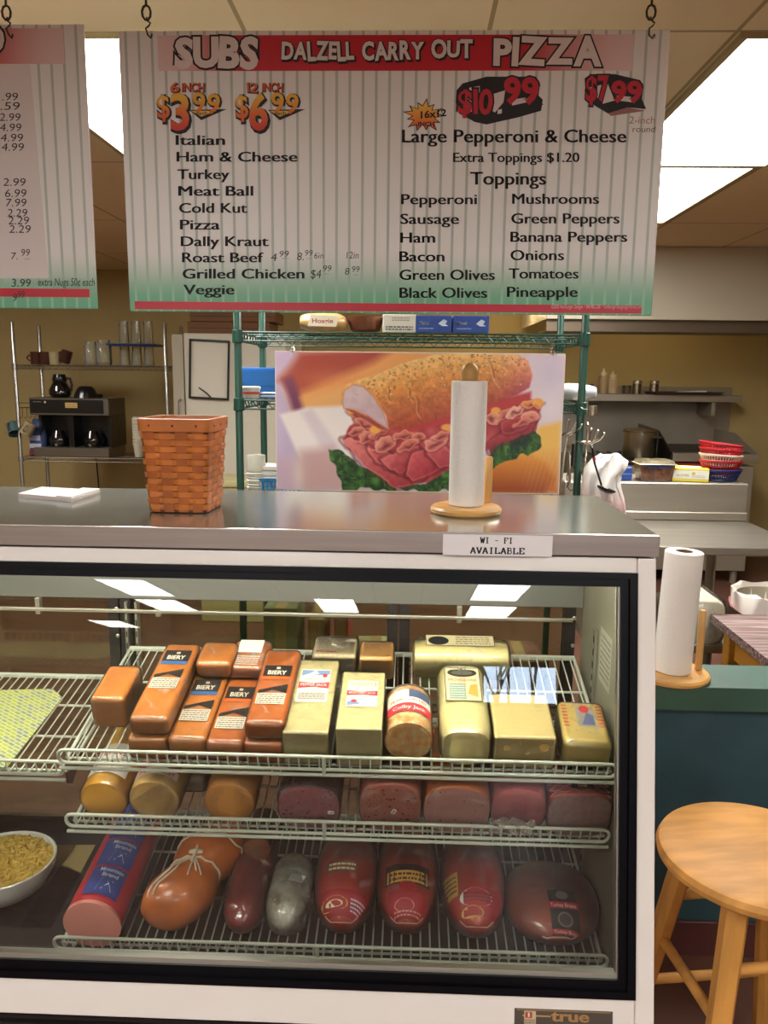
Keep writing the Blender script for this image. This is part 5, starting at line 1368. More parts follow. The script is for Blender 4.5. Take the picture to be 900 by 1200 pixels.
    for q in [(420, 487, 14, 5, 28, A_, B_, 50), (428, 497, 15, 5, 20, A_, B_, 51), (417, 505, 10, 5, -30, A_, B_, 52), (428, 512, 11, 6, -40, A_, B_, 53), (444, 506, 15, 5, -32, A_, B_, 54), (451, 520, 14, 9, -35, (190, 92, 84), (228, 152, 130), 55),
              (474, 509, 13, 5, -12, A_, B_, 56), (490, 511, 10, 5, 0, A_, B_, 57), (478, 521, 14, 6, -30, A_, B_, 58), (511, 518, 16, 8, -22, (196, 98, 92), (226, 146, 128), 59), (517, 509, 12, 5, -25, A_, B_, 60), (578, 487, 9, 8, 50, (206, 118, 108), (236, 170, 136), 61),
              (592, 482, 12, 5, -40, A_, B_, 62), (604, 478, 14, 6, -35, (214, 130, 118), (240, 190, 166), 63), (620, 484, 11, 7, -15, (206, 100, 88), (236, 170, 146), 64), (612, 492, 12, 4, -20, A_, B_, 65), (622, 470, 12, 5, -10, (216, 120, 70), (238, 166, 92), 66), (628, 470, 6, 5, 0, (226, 130, 70), (244, 176, 100), 67)]: frill(*q)
    for cx, cy, rx, ry in [(411, 481, 6, 4), (439, 503, 8, 6), (524, 499, 9, 5), (630, 468, 5, 6), (580, 478, 7, 5)]:
        over(np.clip((1 - np.hypot((X - cx) / rx, (Y - cy) / ry)) * 3, 0, 1), (238, 168, 72))
    # bread
    bread = [(399, 462), (403, 450), (416, 444), (440, 437), (470, 423), (505, 413), (545, 408), (600, 409), (615, 418), (621, 436), (618, 450), (604, 459), (575, 470), (540, 482), (500, 494), (470, 503), (455, 502), (452, 486), (436, 460), (425, 452)]
    m, s = poly(bread, 1.8)
    # height across the loaf: 0 at the upper edge, 1 at the lower
    top = np.interp(X, [399, 440, 480, 520, 560, 621], [446, 437, 419, 411, 408, 412]); bot = np.interp(X, [452, 500, 560, 621], [503, 494, 476, 452])
    t = np.clip((Y - top) / np.maximum(bot - top, 10), 0, 1); nn = vnoise(5, 31) * .5 + vnoise(2.2, 32) * .5
    col = np.where((t < .35)[..., None], lerp((246, 198, 122), (228, 154, 78), t / .35), lerp((228, 154, 78), (176, 76, 54), np.clip((t - .35) / .65, 0, 1)))
    col = col * (1 + .28 * (nn - .5))[..., None]; col = col * (1 - .1 * np.clip((X - 560) / 60, 0, 1))[..., None] + np.array([20, 6, 40])[None, None] * np.clip((X - 575) / 45, 0, 1)[..., None]
    over(m, np.clip(col, 0, 255))
    for x0, y0, x1, y1 in [(485, 460, 494, 486), (566, 414, 584, 448), (452, 450, 458, 468), (474, 448, 484, 466), (556, 424, 560, 436)]:
        tt = np.clip(((X - x0) * (x1 - x0) + (Y - y0) * (y1 - y0)) / ((x1 - x0) ** 2 + (y1 - y0) ** 2), 0, 1); dd = np.hypot(X - x0 - tt * (x1 - x0) - 2 * np.sin(tt * 6), Y - y0 - tt * (y1 - y0))
        over(np.clip(1.6 - dd, 0, 1) * .55 * m * np.clip(tt * 4, 0, 1) * np.clip((1 - tt) * 3, 0, 1), (150, 70, 40)); over(np.clip(1.5 - np.abs(dd - 2.4), 0, 1) * .35 * m * (X < x0 + tt * (x1 - x0)), (244, 200, 130))
    for _ in range(230):
        x = g.uniform(420, 615); tp = np.interp(x, [399, 440, 480, 520, 560, 621], [446, 437, 419, 411, 408, 412]); y = tp + 3 + abs(g.normal(0, 15)); a = g.uniform(0, 3.1)
        u = (X - x) * math.cos(a) + (Y - y) * math.sin(a); v = -(X - x) * math.sin(a) + (Y - y) * math.cos(a)
        over(np.clip((1 - np.hypot(u / 1.7, v / .9)) * 2, 0, 1) * m * .8, (150, 80, 44) if g.random() < .6 else (246, 214, 160))
    # white cut end of the loaf
    crumb = [(400, 470), (402, 457), (412, 449), (424, 451), (436, 462), (448, 482), (455, 502), (444, 496), (430, 486), (414, 479), (402, 478)]
    m, s = poly(crumb, 1.6); over(m, lerp((196, 164, 176), (222, 196, 198), np.clip(vnoise(6, 41) * .6 + (460 - Y) / 60 + .5, 0, 1))); over(np.clip(1.6 - np.abs(s), 0, 1) * .5, (206, 132, 92))
    over(np.clip(1 - np.hypot((X - 417) / 3, (Y - 461) / 1), 0, 1) * .5, (150, 110, 120))
    over(poly([(404, 478), (414, 480), (430, 488), (446, 498), (456, 504), (444, 502), (428, 492), (412, 483)], 1.5)[0] * .8, (150, 60, 50))
    return np.clip(img, 0, 255), NX, NY
PY = 2.605
img, NX, NY = paint()
c00, c11 = A(322, 411, PY), A(655, 578, PY)
PW, PH = c11.x - c00.x, c00.z - c11.z + .004
t = thing('sandwich_poster', 'large picture poster of a ham and lettuce sandwich hanging behind the counter', 'poster', ((c00.x + c11.x) / 2, PY, c00.z - PH))
me = bpy.data.meshes.new('printed_picture')
xs = np.linspace(-PW / 2 + .003, PW / 2 - .003, NX); zs = np.linspace(PH - .003, .003, NY)
vv = np.zeros((NY, NX, 3)); vv[..., 0] = xs[None]; vv[..., 1] = -.0012; vv[..., 2] = zs[:, None]
ii = np.arange(NX * NY).reshape(NY, NX)
ff = np.stack([ii[:-1, :-1], ii[1:, :-1], ii[1:, 1:], ii[:-1, 1:]], -1).reshape(-1, 4)
me.from_pydata(vv.reshape(-1, 3).tolist(), [], ff.tolist())
at = me.color_attributes.new('print', 'FLOAT_COLOR', 'POINT')
s_ = img.reshape(-1, 3) / 255; l_ = np.where(s_ <= .04045, s_ / 12.92, ((s_ + .055) / 1.055) ** 2.4)
at.data.foreach_set('color', np.concatenate([l_, np.ones((len(l_), 1))], 1).astype(np.float32).ravel())
pm = bpy.data.materials.new('poster_print'); pm.use_nodes = True; nb = pm.node_tree.nodes['Principled BSDF']; nb.inputs['Roughness'].default_value = .35
an = pm.node_tree.nodes.new('ShaderNodeVertexColor'); an.layer_name = 'print'; pm.node_tree.links.new(an.outputs['Color'], nb.inputs['Base Color'])
me.materials.append(pm); ob = bpy.data.objects.new('printed_picture', me); C.objects.link(ob); ob.parent = t
MB().box((-PW / 2, -.0008, 0), (PW / 2, .004, PH)).build('board', mat('foam_board', (232, 220, 206), .5), t, 0)
for px, lb in ((343, 'chrome hook above the left corner of the sandwich poster'), (648, 'chrome hook above the right corner of the sandwich poster')):
    p = A(px, 405, PY); p.y = PY + .014
    h = thing('shelf_hook', lb, 'hook', (p.x, p.y, c00.z)); L = GZ[3] - .028 - c00.z
    MB().tube([(0, GY0 - p.y, L - .004), (0, GY0 - p.y - .008, L + .003), (0, GY0 - p.y - .014, L - .004), (.0, -.004, L * .5), (.006, -.016, .004), (0, -.018, -.006), (-.006, -.016, .004), (-.002, -.006, .016)], .0014, 6).build('hook_wire', mat('chrome', (214, 214, 214), .12, 1.0), h)

# ================================================================== chrome rack with the coffee maker (left, far)
m_chrome = mat('dull_chrome', (176, 172, 166), .3, 1.0)
m_post = mat('chrome_post', (186, 184, 180), .25, .9)
CY0, CY1 = 5.80, 6.22
RX0, RX1 = A(20, 470, CY0).x, A(196, 470, CY0).x
ZU, ZL = A(100, 428.5, CY0).z, A(100, 537, CY0).z
wire_rack('chrome_rack', 'chrome wire rack against the far left wall holding coffee things', 'shelving', RX0, RX1, CY0, CY1, [.3, ZL, ZU], 1.84, mat('rack_wire', (120, 112, 100), .4, .7), .014, m_post, .05)
def onc(px, Y, z): p = A(px, 480, Y); return Vector((p.x, Y, z + .0065))
mugm = mat('brown_mug', (74, 40, 32), .3, coat=.4)
def mug(px, label, m, pitch=0, cyl=False, handle=-1):
    p = onc(px, CY0 + .14, ZU); t = thing('mug', label, 'mug', p)
    M = I4 if not pitch else T(0, 0, .034) @ RY(pitch) @ T(0, 0, -.034)
    if pitch: M = T(0, 0, .012) @ M
    MB().lathe([(.001, 0), (.036, 0), (.040, .006), (.041, .088), (.043, .092), (.038, .091), (.036, .008), (.001, .006)], 0, M, 24).build('cup', m, t)
    if not cyl: MB().tube([(handle * (.038 + .030 * math.sin(math.pi * i / 8)), 0, .072 - .05 * i / 8) for i in range(9)], .006, 8, 0, M).build('handle', m, t)
    return t
mug(46, 'brown mug at the left end of the chrome rack top shelf, handle to the left', mugm); mug(57, 'second brown mug from the left on the chrome rack top shelf', mugm, handle=1)
mug(68, 'pale cream beaker between brown mugs on the chrome rack', mat('cream_mug', (176, 160, 122), .4), cyl=True); mug(80, 'brown mug tipped over to the right on the chrome rack', mugm, 18)
cg = glass_mat('drinking_glass', (246, 246, 238), 1.35, 0, .10)
def jar(px, wpx, hpx, label):
    p = onc(px, CY0 + .16, ZU); k = pxm(p); r_, h = wpx * k / 2, hpx * k
    t = thing('glass_jar', label, 'jar', p)
    MB().lathe([(.001, .004), (r_ * .9, 0), (r_, .02), (r_, h * .8), (r_ * .82, h * .88), (r_ * .84, h), (r_ * .78, h), (r_ * .76, h * .88), (r_ * .94, h * .78), (r_ * .94, .02), (.001, .012)], n=24).build('jar', cg, t)
jar(110, 15, 27, 'clear glass jar left of the other jar on the chrome rack'); jar(125, 18, 29, 'wider clear glass jar beside the blue tray on the chrome rack')
p = onc(163, CY0 + .16, ZU); k = pxm(p); hT = A(163, 405, CY0 + .16).z - p.z
t = thing('serving_tray', 'blue tray laid across upturned glasses on the chrome rack', 'tray', p + Vector((0, 0, hT - .006)))
b = MB(); b.box((-27 * k, -.12, 0), (27 * k, .12, .006), r=.002, seg=1); b.box((-27 * k - .012, -.13, .006), (27 * k + .012, .13, .016), r=.004, seg=1); b.build('tray', mat('navy_tray', (30, 62, 120), .35), t)
gl = 0
for row, (dz, hgt) in enumerate([(0, hT - .008), (hT + .0105, 26 * k)]):
    for i, px in enumerate((149, 163, 177)):
        q = onc(px, CY0 + .16, ZU) + Vector((0, 0, dz))
        t = thing('drinking_glass', ['left', 'middle', 'right'][i] + (' upturned glass under the blue tray on the chrome rack' if row == 0 else ' upturned glass standing on the blue tray on the chrome rack'), 'glass', q, group='glasses around the blue tray')
        r_ = 6 * k; MB().lathe([(r_, 0), (r_ * .86, hgt), (.001, hgt), (.001, hgt - .006), (r_ * .78, hgt - .006), (r_ * .92, 0), (r_, 0)], n=20, caps=False).build('glass', cg, t)
p = onc(133, CY0 + .15, ZU - .005)
t = thing('shelf_liner', 'dark blue liner along the front of the chrome rack top shelf', 'liner', (p.x, CY0 + .04, ZU + .0052)); MB().box((-53 * k, -.035, 0), (57 * k, .05, .0012)).build('liner', mat('navy_tray', (30, 62, 120), .35), t, 0)
# coffee maker
p = onc(92, CY0 + .20, ZL); k = pxm(p); kf = pxm(Vector((p.x, CY0, p.z)))
t = thing('coffee_maker', 'wide black and steel commercial coffee maker on the chrome rack', 'coffee maker', (p.x, CY0 + .20, ZL + .0056))
H1 = A(92, 467, CY0 + .02).z - ZL; wd = 43 * kf; blk = mat('black_plastic', (16, 15, 15), .3, coat=.3); sil = mat('coffee_steel', (140, 134, 120), .35, .9)
b = MB(); b.box((-wd - .0, -.19, .0), (wd + .02, .16, .07), r=.004, seg=1); b.build('base', sil, t)
MB().box((-wd + .03, .0, .07), (wd + .03, .16, H1 - .13), r=.004, seg=1).build('rear_tower', blk, t)
for x0, x1 in ((-wd + .03, -wd + .05), (wd + .01, wd + .03), (-.02, .02)): MB().box((x0, -.15, .07), (x1, 0, H1 - .13)).build('bay_wall', blk, t)
MB().box((-wd - .02, -.18, H1 - .13), (wd + .03, .16, H1 - .004), r=.004, seg=1).build('head', mat('coffee_head', (112, 106, 94), .4, .7), t)
MB().box((-wd - .012, -.184, H1 - .115), (wd - .01, -.181, H1 - .016)).build('control_panel', blk, t)
pr = Print(lambda u, v, e: Vector((u, -.1845 - e, H1 - .115 + v))); pr.rect(-.02, .04, .07, .078, (206, 170, 100)); pr.fine(-.015, .045, .065, .073, (150, 110, 60), 2, 2); pr.oval(-.17, .08, .008, .008, (206, 186, 170)); pr.fine(-.26, .075, -.2, .09, (120, 116, 110), 1, 4); pr.build('panel_print', t)
for sx in (-1, 1):
    d = MB(); d.lathe([(.001, .072), (.062, .072), (.075, .10), (.074, .13), (.05, .175), (.045, .19), (.001, .19)], 0, T(sx * wd * .48, -.075, 0), 20); d.build('glass_pot', mat('dark_glass', (20, 18, 18), .06, coat=1), t)
MB().lathe([(.012, 0), (.025, .006), (.03, .02), (.022, .028), (.001, .028)], 0, T(wd - .09, -.05, H1 - .004), 14).build('fill_cap', blk, t)
b = MB(); b.tube([(.03, .1, .0), (.05, .165, -.03), (.06, .17, -.3), (.10, .18, -.55)], .006, 6); b.build('power_cord', ink((22, 20, 20)), t)
q = Vector((A(71, 455, CY0 + .15).x, CY0 + .14, ZL + .0056 + H1 - .0035))
t = thing('coffee_decanter', 'dark glass coffee pot standing upright on top of the coffee maker', 'coffee pot', q); s_ = 28 * k / .17
MB().lathe([(.001, 0), (.055 * s_, 0), (.075 * s_, .025 * s_), (.076 * s_, .05 * s_), (.045 * s_, .105 * s_), (.04 * s_, .12 * s_), (.001, .12 * s_)], n=24).build('pot', mat('dark_glass', (20, 18, 18), .06, coat=1), t)
b = MB(); b.lathe([(.046 * s_, .11 * s_), (.05 * s_, .125 * s_), (.042 * s_, .15 * s_), (.04 * s_, .16 * s_), (.001, .163 * s_)], n=20); b.tube([(.04 * s_, 0, .135 * s_), (.075 * s_, 0, .13 * s_), (.085 * s_, 0, .09 * s_), (.078 * s_, 0, .045 * s_)], .009 * s_, 8); b.build('collar_and_handle', blk, t)
MB().lathe([(.0775 * s_ * .86, .058 * s_), (.0775 * s_ * .71, .078 * s_)], n=24, caps=False).build('band', mat('grey_band', (120, 112, 104), .5), t)
q = Vector((A(101, 455, CY0 + .15).x, CY0 + .14, ZL + .0056 + H1 - .0035))
t = thing('filter_basket', 'black ribbed filter basket turned upside down on top of the coffee maker', 'filter basket', q)
b = MB(); rings = []
for rr, z in [(.078, 0), (.07, .03), (.058, .06), (.04, .078), (.002, .082)]:
    rings.append([(rr * s_ * (1 + .05 * (i % 2)) * math.cos(2 * math.pi * i / 32), rr * s_ * (1 + .05 * (i % 2)) * math.sin(2 * math.pi * i / 32), z * s_) for i in range(32)])
b.loft(rings); b.build('basket', blk, t, 30)
# foam cups
p = onc(161, CY0 + .10, ZL); t = thing('foam_cup_stack', 'tall stack of white foam cups beside the coffee maker', 'cups', p); hh = 47 * k; prof = []
for i in range(9): z = .09 + (hh - .10) * i / 9; prof += [(.043 - .0 * i, z), (.045, z + .003), (.045, z + .008), (.0415, z + .009)]
MB().lathe([(.001, 0), (.030, 0), (.041, .085)] + prof + [(.035, hh - .01), (.001, hh - .03)], n=24).build('cups', mat('foam', (206, 198, 176), .7), t, 30)
# coffee bag and hanging mugs
p = onc(43, CY0 + .09, ZL); t = thing('coffee_bag', 'blue bag of ground coffee at the left of the coffee maker', 'bag', p, (0, 0, -8)); hh = 42 * k
b = MB(); b.loft([[(w_ * c_, d_ * s2, z) for c_, s2 in [(math.copysign(abs(math.cos(a)) ** .6, math.cos(a)), math.copysign(abs(math.sin(a)) ** .6, math.sin(a))) for a in [2 * math.pi * i / 20 for i in range(20)]]] for z, w_, d_ in [(0, .055, .04), (.02, .062, .045), (hh * .55, .06, .04), (hh * .8, .045, .015), (hh, .04, .004)]]); b.build('bag', mat('blue_bag', (52, 72, 116), .35, coat=.3, bump=(14, .3)), t, 70)
pr = Print(lambda u, v, e: Vector((u, -.047 - e, v))); pr.rect(-.045, hh * .42, .045, hh * .56, (150, 156, 180)); pr.rect(-.05, hh * .03, .05, hh * .16, (116, 40, 36)); pr.rect(-.045, hh * .22, .05, hh * .34, (176, 176, 190)); pr.build('label', t)
hz = A(40, 478, CY0).z
t = thing('mug_rail', 'thin metal hook rail at the left end of the chrome rack', 'rail', (RX0 + .01, CY0 + .12, hz))
b = MB(); b.tube([(.005, -.12, 0), (.13, -.02, 0), (.135, .05, 0)], .004, 6); b.tube([(.005, -.12, .035), (.13, -.02, .035)], .003, 6)
for i in range(5): b.tube([(.02 + i * .024, -.108 + i * .02, 0), (.02 + i * .024, -.112 + i * .02, -.07), (.014 + i * .024, -.125 + i * .02, -.078), (.012 + i * .024, -.13 + i * .02, -.065)], .0025, 5)
b.build('rail', mat('dark_rail', (86, 66, 48), .5, .5), t)
for px, py, lb, m in ((16, 502, 'teal mug with a dark inside hanging at the far left of the chrome rack', mat('teal_mug', (66, 92, 92), .35, coat=.3)), (33, 502, 'cream mug hanging at the far left of the chrome rack', mat('cream_hung_mug', (150, 132, 96), .4))):
    p = A(px, py, CY0 + .0); t = thing('mug', lb, 'mug', p)
    M = RY(28 if px > 20 else -28) @ RX(150 if px < 20 else 170) @ T(0, 0, -.045)
    MB().lathe([(.001, 0), (.036, 0), (.044, .01), (.046, .095), (.042, .094), (.04, .01), (.001, .008)], 0, M, 24).build('cup', m, t); MB().tube([((.042 + .032 * math.sin(math.pi * i / 8)), 0, .076 - .055 * i / 8) for i in range(9)], .006, 8, 0, M @ RZ(90)).build('handle', m, t)
# refrigerator seen from its side
FRY = 5.25
f0, f1, fz = A(200, 390, FRY).x, A(335, 390, FRY).x, A(240, 390.5, FRY).z
fd = A(215, 430, FRY).x
t = thing('refrigerator', 'tall white refrigerator seen from its side behind the counter, whiteboard on it', 'refrigerator', ((f0 + f1) / 2, FRY, 0)); fc = t.location.x
m_fr = mat('fridge_white', (206, 200, 182), .4)
MB().box((fd + .006 - fc, 0, .04), (f1 - fc, .75, fz), r=.008).build('body', m_fr, t)
MB().box((f0 - fc, .004, .06), (fd - fc, .745, fz - .006), r=.010).build('door', mat('fridge_door', (172, 164, 144), .4), t)
hp = A(212, 490, FRY); b = MB(); b.tube([(hp.x - fc - .0, -.002, hp.z + .12), (hp.x - fc, -.03, hp.z + .11), (hp.x - fc, -.032, hp.z - .02), (hp.x - fc, -.03, hp.z - .14), (hp.x - fc, -.002, hp.z - .15)], .009, 8); b.build('handle', m_chrome, t)
b = MB(); b.box((f0 - fc + .02, .02, 0), (f1 - fc - .02, .7, .04)); b.build('kick_plate', m_dark, t)
wx0, wx1, wz1_, wz0_ = A(222, 430, FRY).x, A(269.5, 430, FRY).x, A(245, 398, FRY).z, A(245, 468, FRY).z
t = thing('whiteboard', 'small black-framed whiteboard on the side of the refrigerator', 'whiteboard', ((wx0 + wx1) / 2, FRY - .002, (wz0_ + wz1_) / 2), (0, 2.2, 0)); W2, H2 = (wx1 - wx0) / 2, (wz1_ - wz0_) / 2
MB().box((-W2, -.006, -H2), (W2, -.001, H2)).build('board', mat('board_white', (212, 206, 190), .3), t)
b = MB()
for x in (-W2, W2 - .014): b.box((x, -.018, -H2), (x + .014, -.0065, H2), r=.002, seg=1)
for z in (-H2, H2 - .014): b.box((-W2 + .0145, -.018, z), (W2 - .0145, -.0065, z + .014), r=.002, seg=1)
b.build('frame', blk, t)
b = MB(); b.tube([(-W2 * .5, -.012, -H2 * .62), (-W2 * .1, -.013, -H2 * .8), (W2 * .1, -.014, -H2 * .93)], .005, 6); b.build('marker', ink((60, 52, 44)), t)
for i, (z, h, w0, w1, lb) in enumerate([(fz, .075, -.28, .26, 'brown cardboard box on top of the refrigerator, lower of two'), (fz + .077, .07, -.26, .30, 'brown cardboard box on top of the refrigerator, upper of two')]):
    t = thing('cardboard_box', lb, 'box', (fc, FRY + .2, z + .0012 + .0008 * i)); MB().box((w0, -.15, 0), (w1, .2, h), r=.002, seg=1).build('carton', mat('brown_card', (116, 78, 46), .7, noise=(4, .1)), t); MB().box((w0 + .01, -.1505, h * .42), (w1 - .01, -.15, h * .5)).build('flap_seam', ink((80, 52, 30)), t, 0)
# pale cabinet behind the basket
q0, q1 = A(258, 565, 4.6), A(284, 565, 4.6)
t = thing('storage_bin', 'pale yellow-green bin behind the counter to the right of the basket', 'bin', ((q0.x + q1.x) / 2, 4.6, 0))
b = MB(); b.box((-.20, 0, 0), (.20, .3, q0.z - .03), r=.01); b.build('bin', mat('pale_bin', (176, 166, 116), .5), t); MB().box((-.21, -.01, q0.z - .03), (.21, .31, q0.z + .01), r=.008).build('lid', mat('pale_bin_lid', (186, 176, 128), .5), t)

# ================================================================== kitchen on the right (far)
m_ss = mat('kitchen_steel', (176, 168, 154), .38, .85, noise=(2, .12), stretch=(1, 1, 12))
m_ssd = mat('dull_kitchen_steel', (160, 150, 134), .45, .45, noise=(2, .2))
# exhaust hood
HY = 5.35
hz0 = A(800, 375, HY).z; hx0 = A(640, 375, HY).x
t = thing('exhaust_hood', 'large pale steel exhaust hood hanging over the range at the right', 'hood', (hx0 + 1.6, HY, hz0))
MB().box((-1.6, 0, .0), (1.55, .012, CEIL - hz0 - .002), r=.002, seg=1).build('front_panel', mat('hood_paint', (196, 186, 164), .4, .3), t)
MB().box((-1.6, .012, .0), (-1.588, 1.2, CEIL - hz0 - .002)).build('end_panel', mat('hood_paint', (196, 186, 164), .4, .3), t)
b = MB(); b.box((-1.588, .03, .18), (1.55, 1.2, .19)); b.build('canopy', m_ssd, t)
lp = A(793, 378, HY + .2).x - t.location.x
hl = bpy.data.materials.new('hood_lamp'); hl.use_nodes = True; hl.node_tree.nodes['Principled BSDF'].inputs['Emission Color'].default_value = (1, .78, .45, 1); hl.node_tree.nodes['Principled BSDF'].inputs['Emission Strength'].default_value = 20
for q_ in (lp, lp - 1.1): MB().lathe([(.001, .09), (.05, .09), (.062, .12), (.05, .15), (.03, .178), (.001, .178)], 0, T(q_, .60, 0), 20).build('hood_lamp', hl, t)
b = MB(); b.box((-1.588, .05, -.075), (1.55, .07, .02)); b.box((-1.588, .07, -.075), (1.55, .40, -.068)); b.build('grease_gutter', mat('gutter_steel', (110, 96, 80), .4, .7), t)
# backsplash and wall shelf
BX0, BX1 = A(640, 500, BACK - .02).x, A(855, 500, BACK - .02).x
bz0, bz1 = A(780, 556, BACK - .02).z, A(780, 453, BACK - .02).z
t = thing('backsplash', 'sheet steel backsplash on the wall behind the pot', 'backsplash', ((BX0 + BX1) / 2, BACK - .012, bz0 - .4)); MB().box((-(BX1 - BX0) / 2, 0, 0), ((BX1 - BX0) / 2, .010, bz1 - bz0 + .4), r=.003, seg=1).build('sheet', m_ssd, t)
WSY = 6.36
wx0, wx1, wz = A(640, 466, WSY).x, A(870, 466, WSY).x, A(780, 462.5, WSY).z
t = thing('wall_shelf', 'long steel wall shelf above the pot at the right', 'shelf', ((wx0 + wx1) / 2, WSY, wz)); W2 = (wx1 - wx0) / 2
b = MB(); b.box((-W2, 0, -.006), (W2, BACK - WSY - .014, 0)); b.box((-W2, -.002, -.055), (W2, .004, 0), r=.002, seg=1); b.build('shelf_board', m_ss, t)
b = MB()
for x in (-W2 * .6, W2 * .7): b.box((x, .01, -.16), (x + .03, BACK - WSY - .014, -.006))
b.build('bracket', m_ssd, t)
def onw(px, dy=.10): p = A(px, 462, WSY + dy); return Vector((p.x, WSY + dy, wz + .001))
def squeeze(px, hp, label, col, tip):
    p = onw(px); k = pxm(p); h = hp * k; r_ = 5.2 * k
    t = thing('sauce_bottle', label, 'bottle', p); MB().lathe([(.001, 0), (r_ * .9, 0), (r_, .01), (r_, h * .66), (r_ * .8, h * .72), (.001, h * .72)], n=20).build('bottle', mat('bottle_' + tip, col, .4), t)
    MB().lathe([(r_ * .82, h * .72), (r_ * .8, h * .82), (r_ * .35, h * .86), (r_ * .16, h), (.001, h)], n=16).build('nozzle', mat('nozzle', (206, 192, 164), .4), t)
    return t, r_, h
squeeze(706, 29, 'pale squeeze bottle on the wall shelf, left of the lettered one', (166, 146, 112), 'pale')
t, r_, h = squeeze(717, 26, 'cream squeeze bottle with red lettering on the wall shelf', (190, 172, 142), 'cream')
pr = Print(lambda u, v, e: Vector(((r_ + e + .0006) * math.sin(u / r_), -(r_ + e + .0006) * math.cos(u / r_), v))); pr.fine(-.02, h * .25, .02, h * .62, (190, 110, 84), 5, 3); pr.build('label', t)
for px, lb in ((746, 'steel shaker tin on the wall shelf, left of the pair'), (766, 'steel shaker tin on the wall shelf, right of the pair')):
    p = onw(px); k = pxm(p); t = thing('shaker_tin', lb, 'tin', p); MB().lathe([(.001, 0), (5 * k, 0), (5 * k, 14.5 * k), (4.6 * k, 15.5 * k), (.001, 15.5 * k)], n=20).build('tin', mat('tin_steel', (120, 108, 92), .3, .9), t); MB().lathe([(5.2 * k, 11.5 * k), (5.3 * k, 12 * k), (5.3 * k, 14.5 * k), (5 * k, 15 * k)], n=20, caps=False).build('rim', m_ss, t)
p = onw(800); k = pxm(p); t = thing('baking_sheet', 'dark flat baking sheet lying on the wall shelf at the right', 'tray', p); MB().loft([[(x * 36 * k, y * .14, 0) for x, y in ((-1, -1), (1, -1), (1, 1), (-1, 1))], [(x * 40 * k, y * .15, .022) for x, y in ((-1, -1), (1, -1), (1, 1), (-1, 1))], [(x * 39 * k, y * .145, .022) for x, y in ((-1, -1), (1, -1), (1, 1), (-1, 1))], [(x * 35.5 * k, y * .135, .003) for x, y in ((-1, -1), (1, -1), (1, 1), (-1, 1))]]).build('sheet', mat('dark_sheet', (86, 74, 62), .4, .6), t, 0)
t = thing('paper_slips', 'white paper slips lying in the baking sheet on the wall shelf', 'paper', p + Vector((.06, -.02, .0035))); MB().box((-.10, -.06, 0), (.10, .05, .024), 0, RY(-3)).build('slips', mat('white_paper', (226, 216, 212), .35), t)
for px, w_, h, lb in ((690, 9, 9, 'dark canister at the left end of the wall shelf'), (734, 9, 8, 'brown tub between the bottles and tins on the wall shelf')):
    p = onw(px, .16); k = pxm(p); t = thing('canister', lb, 'canister', p); MB().lathe([(.001, 0), (w_ * k * .5, 0), (w_ * k * .55, h * k), (.001, h * k)], n=20).build('canister', mat('brown_canister', (92, 74, 56), .5), t); MB().lathe([(w_ * k * .58, h * k), (w_ * k * .58, (h + 1.5) * k), (.001, (h + 1.5) * k)], n=20).build('lid', mat('canister_lid', (70, 56, 44), .5), t)
# range with pot and griddle
RY0 = 5.72
rx0, rx1 = A(690, 545, RY0).x, A(890, 540, RY0).x; rz = A(840, 532, RY0).z
t = thing('range', 'steel cooking range with a griddle at its right side, under the hood', 'stove', ((rx0 + rx1) / 2, RY0, 0)); rc = t.location.x
gx0 = A(788, 540, RY0).x
MB().box((rx0 - rc, .03, .1), (rx1 - rc - .02, .85, rz - .09), r=.004, seg=1).build('body', m_ssd, t)
MB().box((gx0 - rc, 0, rz - .06), (rx1 - rc, .86, rz), r=.006).build('griddle', m_ss, t)
MB().box((gx0 + .04 - rc, .06, rz), (rx1 - .04 - rc, .8, rz + .004)).build('griddle_plate', mat('dark_griddle', (60, 54, 48), .5, .4), t)
b = MB(); prof = [(0.02, rz - .06), (.86, rz - .06), (.86, rz + .12), (.45, rz + .12), (.02, rz)]
def yzp(mb, prof, x0, x1, m=0): n = len(prof); mb.add([(x0, y, z) for y, z in prof] + [(x1, y, z) for y, z in prof], [tuple(range(n))[::-1], tuple(range(n, 2 * n))] + [(i, (i + 1) % n, n + (i + 1) % n, n + i) for i in range(n)], m)
yzp(b, prof, rx1 - rc - .012, rx1 - rc); b.build('splash_guard', m_ssd, t)
b = MB(); yzp(b, [(.0, rz - .35), (.86, rz - .35), (.86, rz + .16), (.35, rz + .14), (.0, rz + .0)], gx0 - rc - .014, gx0 - rc - .001); b.build('splash_guard', blk, t)
MB().box((gx0 + .03 - rc, .012, rz - .26), (rx1 - .16 - rc, .028, rz - .07), r=.004, seg=1).build('control_panel', mat('red_panel', (140, 34, 28), .45), t)
b = MB()
for i in range(4): b.lathe([(.022, 0), (.02, .025), (.001, .025)], 0, T(gx0 + .12 + i * .10 - rc, .012, rz - .17) @ RX(90), 14)
b.build('knobs', blk, t)
MB().box((rx0 - rc, .02, rz - .09), (gx0 - rc - .015, .85, rz - .075)).build('burner_top', blk, t)
b = MB()
for i in range(6): b.box((rx0 - rc + .05 + i * .09, .06, rz - .075), (rx0 - rc + .065 + i * .09, .8, rz - .06))
b.build('grate', blk, t)
b = MB()
for x in (rx0 - rc + .03, rx1 - rc - .08): 
    for y in (.08, .78): b.lathe([(.025, 0), (.025, .10)], 0, T(x, y, 0), 12)
b.build('legs', m_ssd, t)
p = A(748, 540, RY0 + .33); k = pxm(p); p.z = rz - .0595; t = thing('stock_pot', 'tall stainless stock pot standing on the range', 'pot', p); r_, h = 19 * k, A(748, 506, RY0 + .33).z - p.z
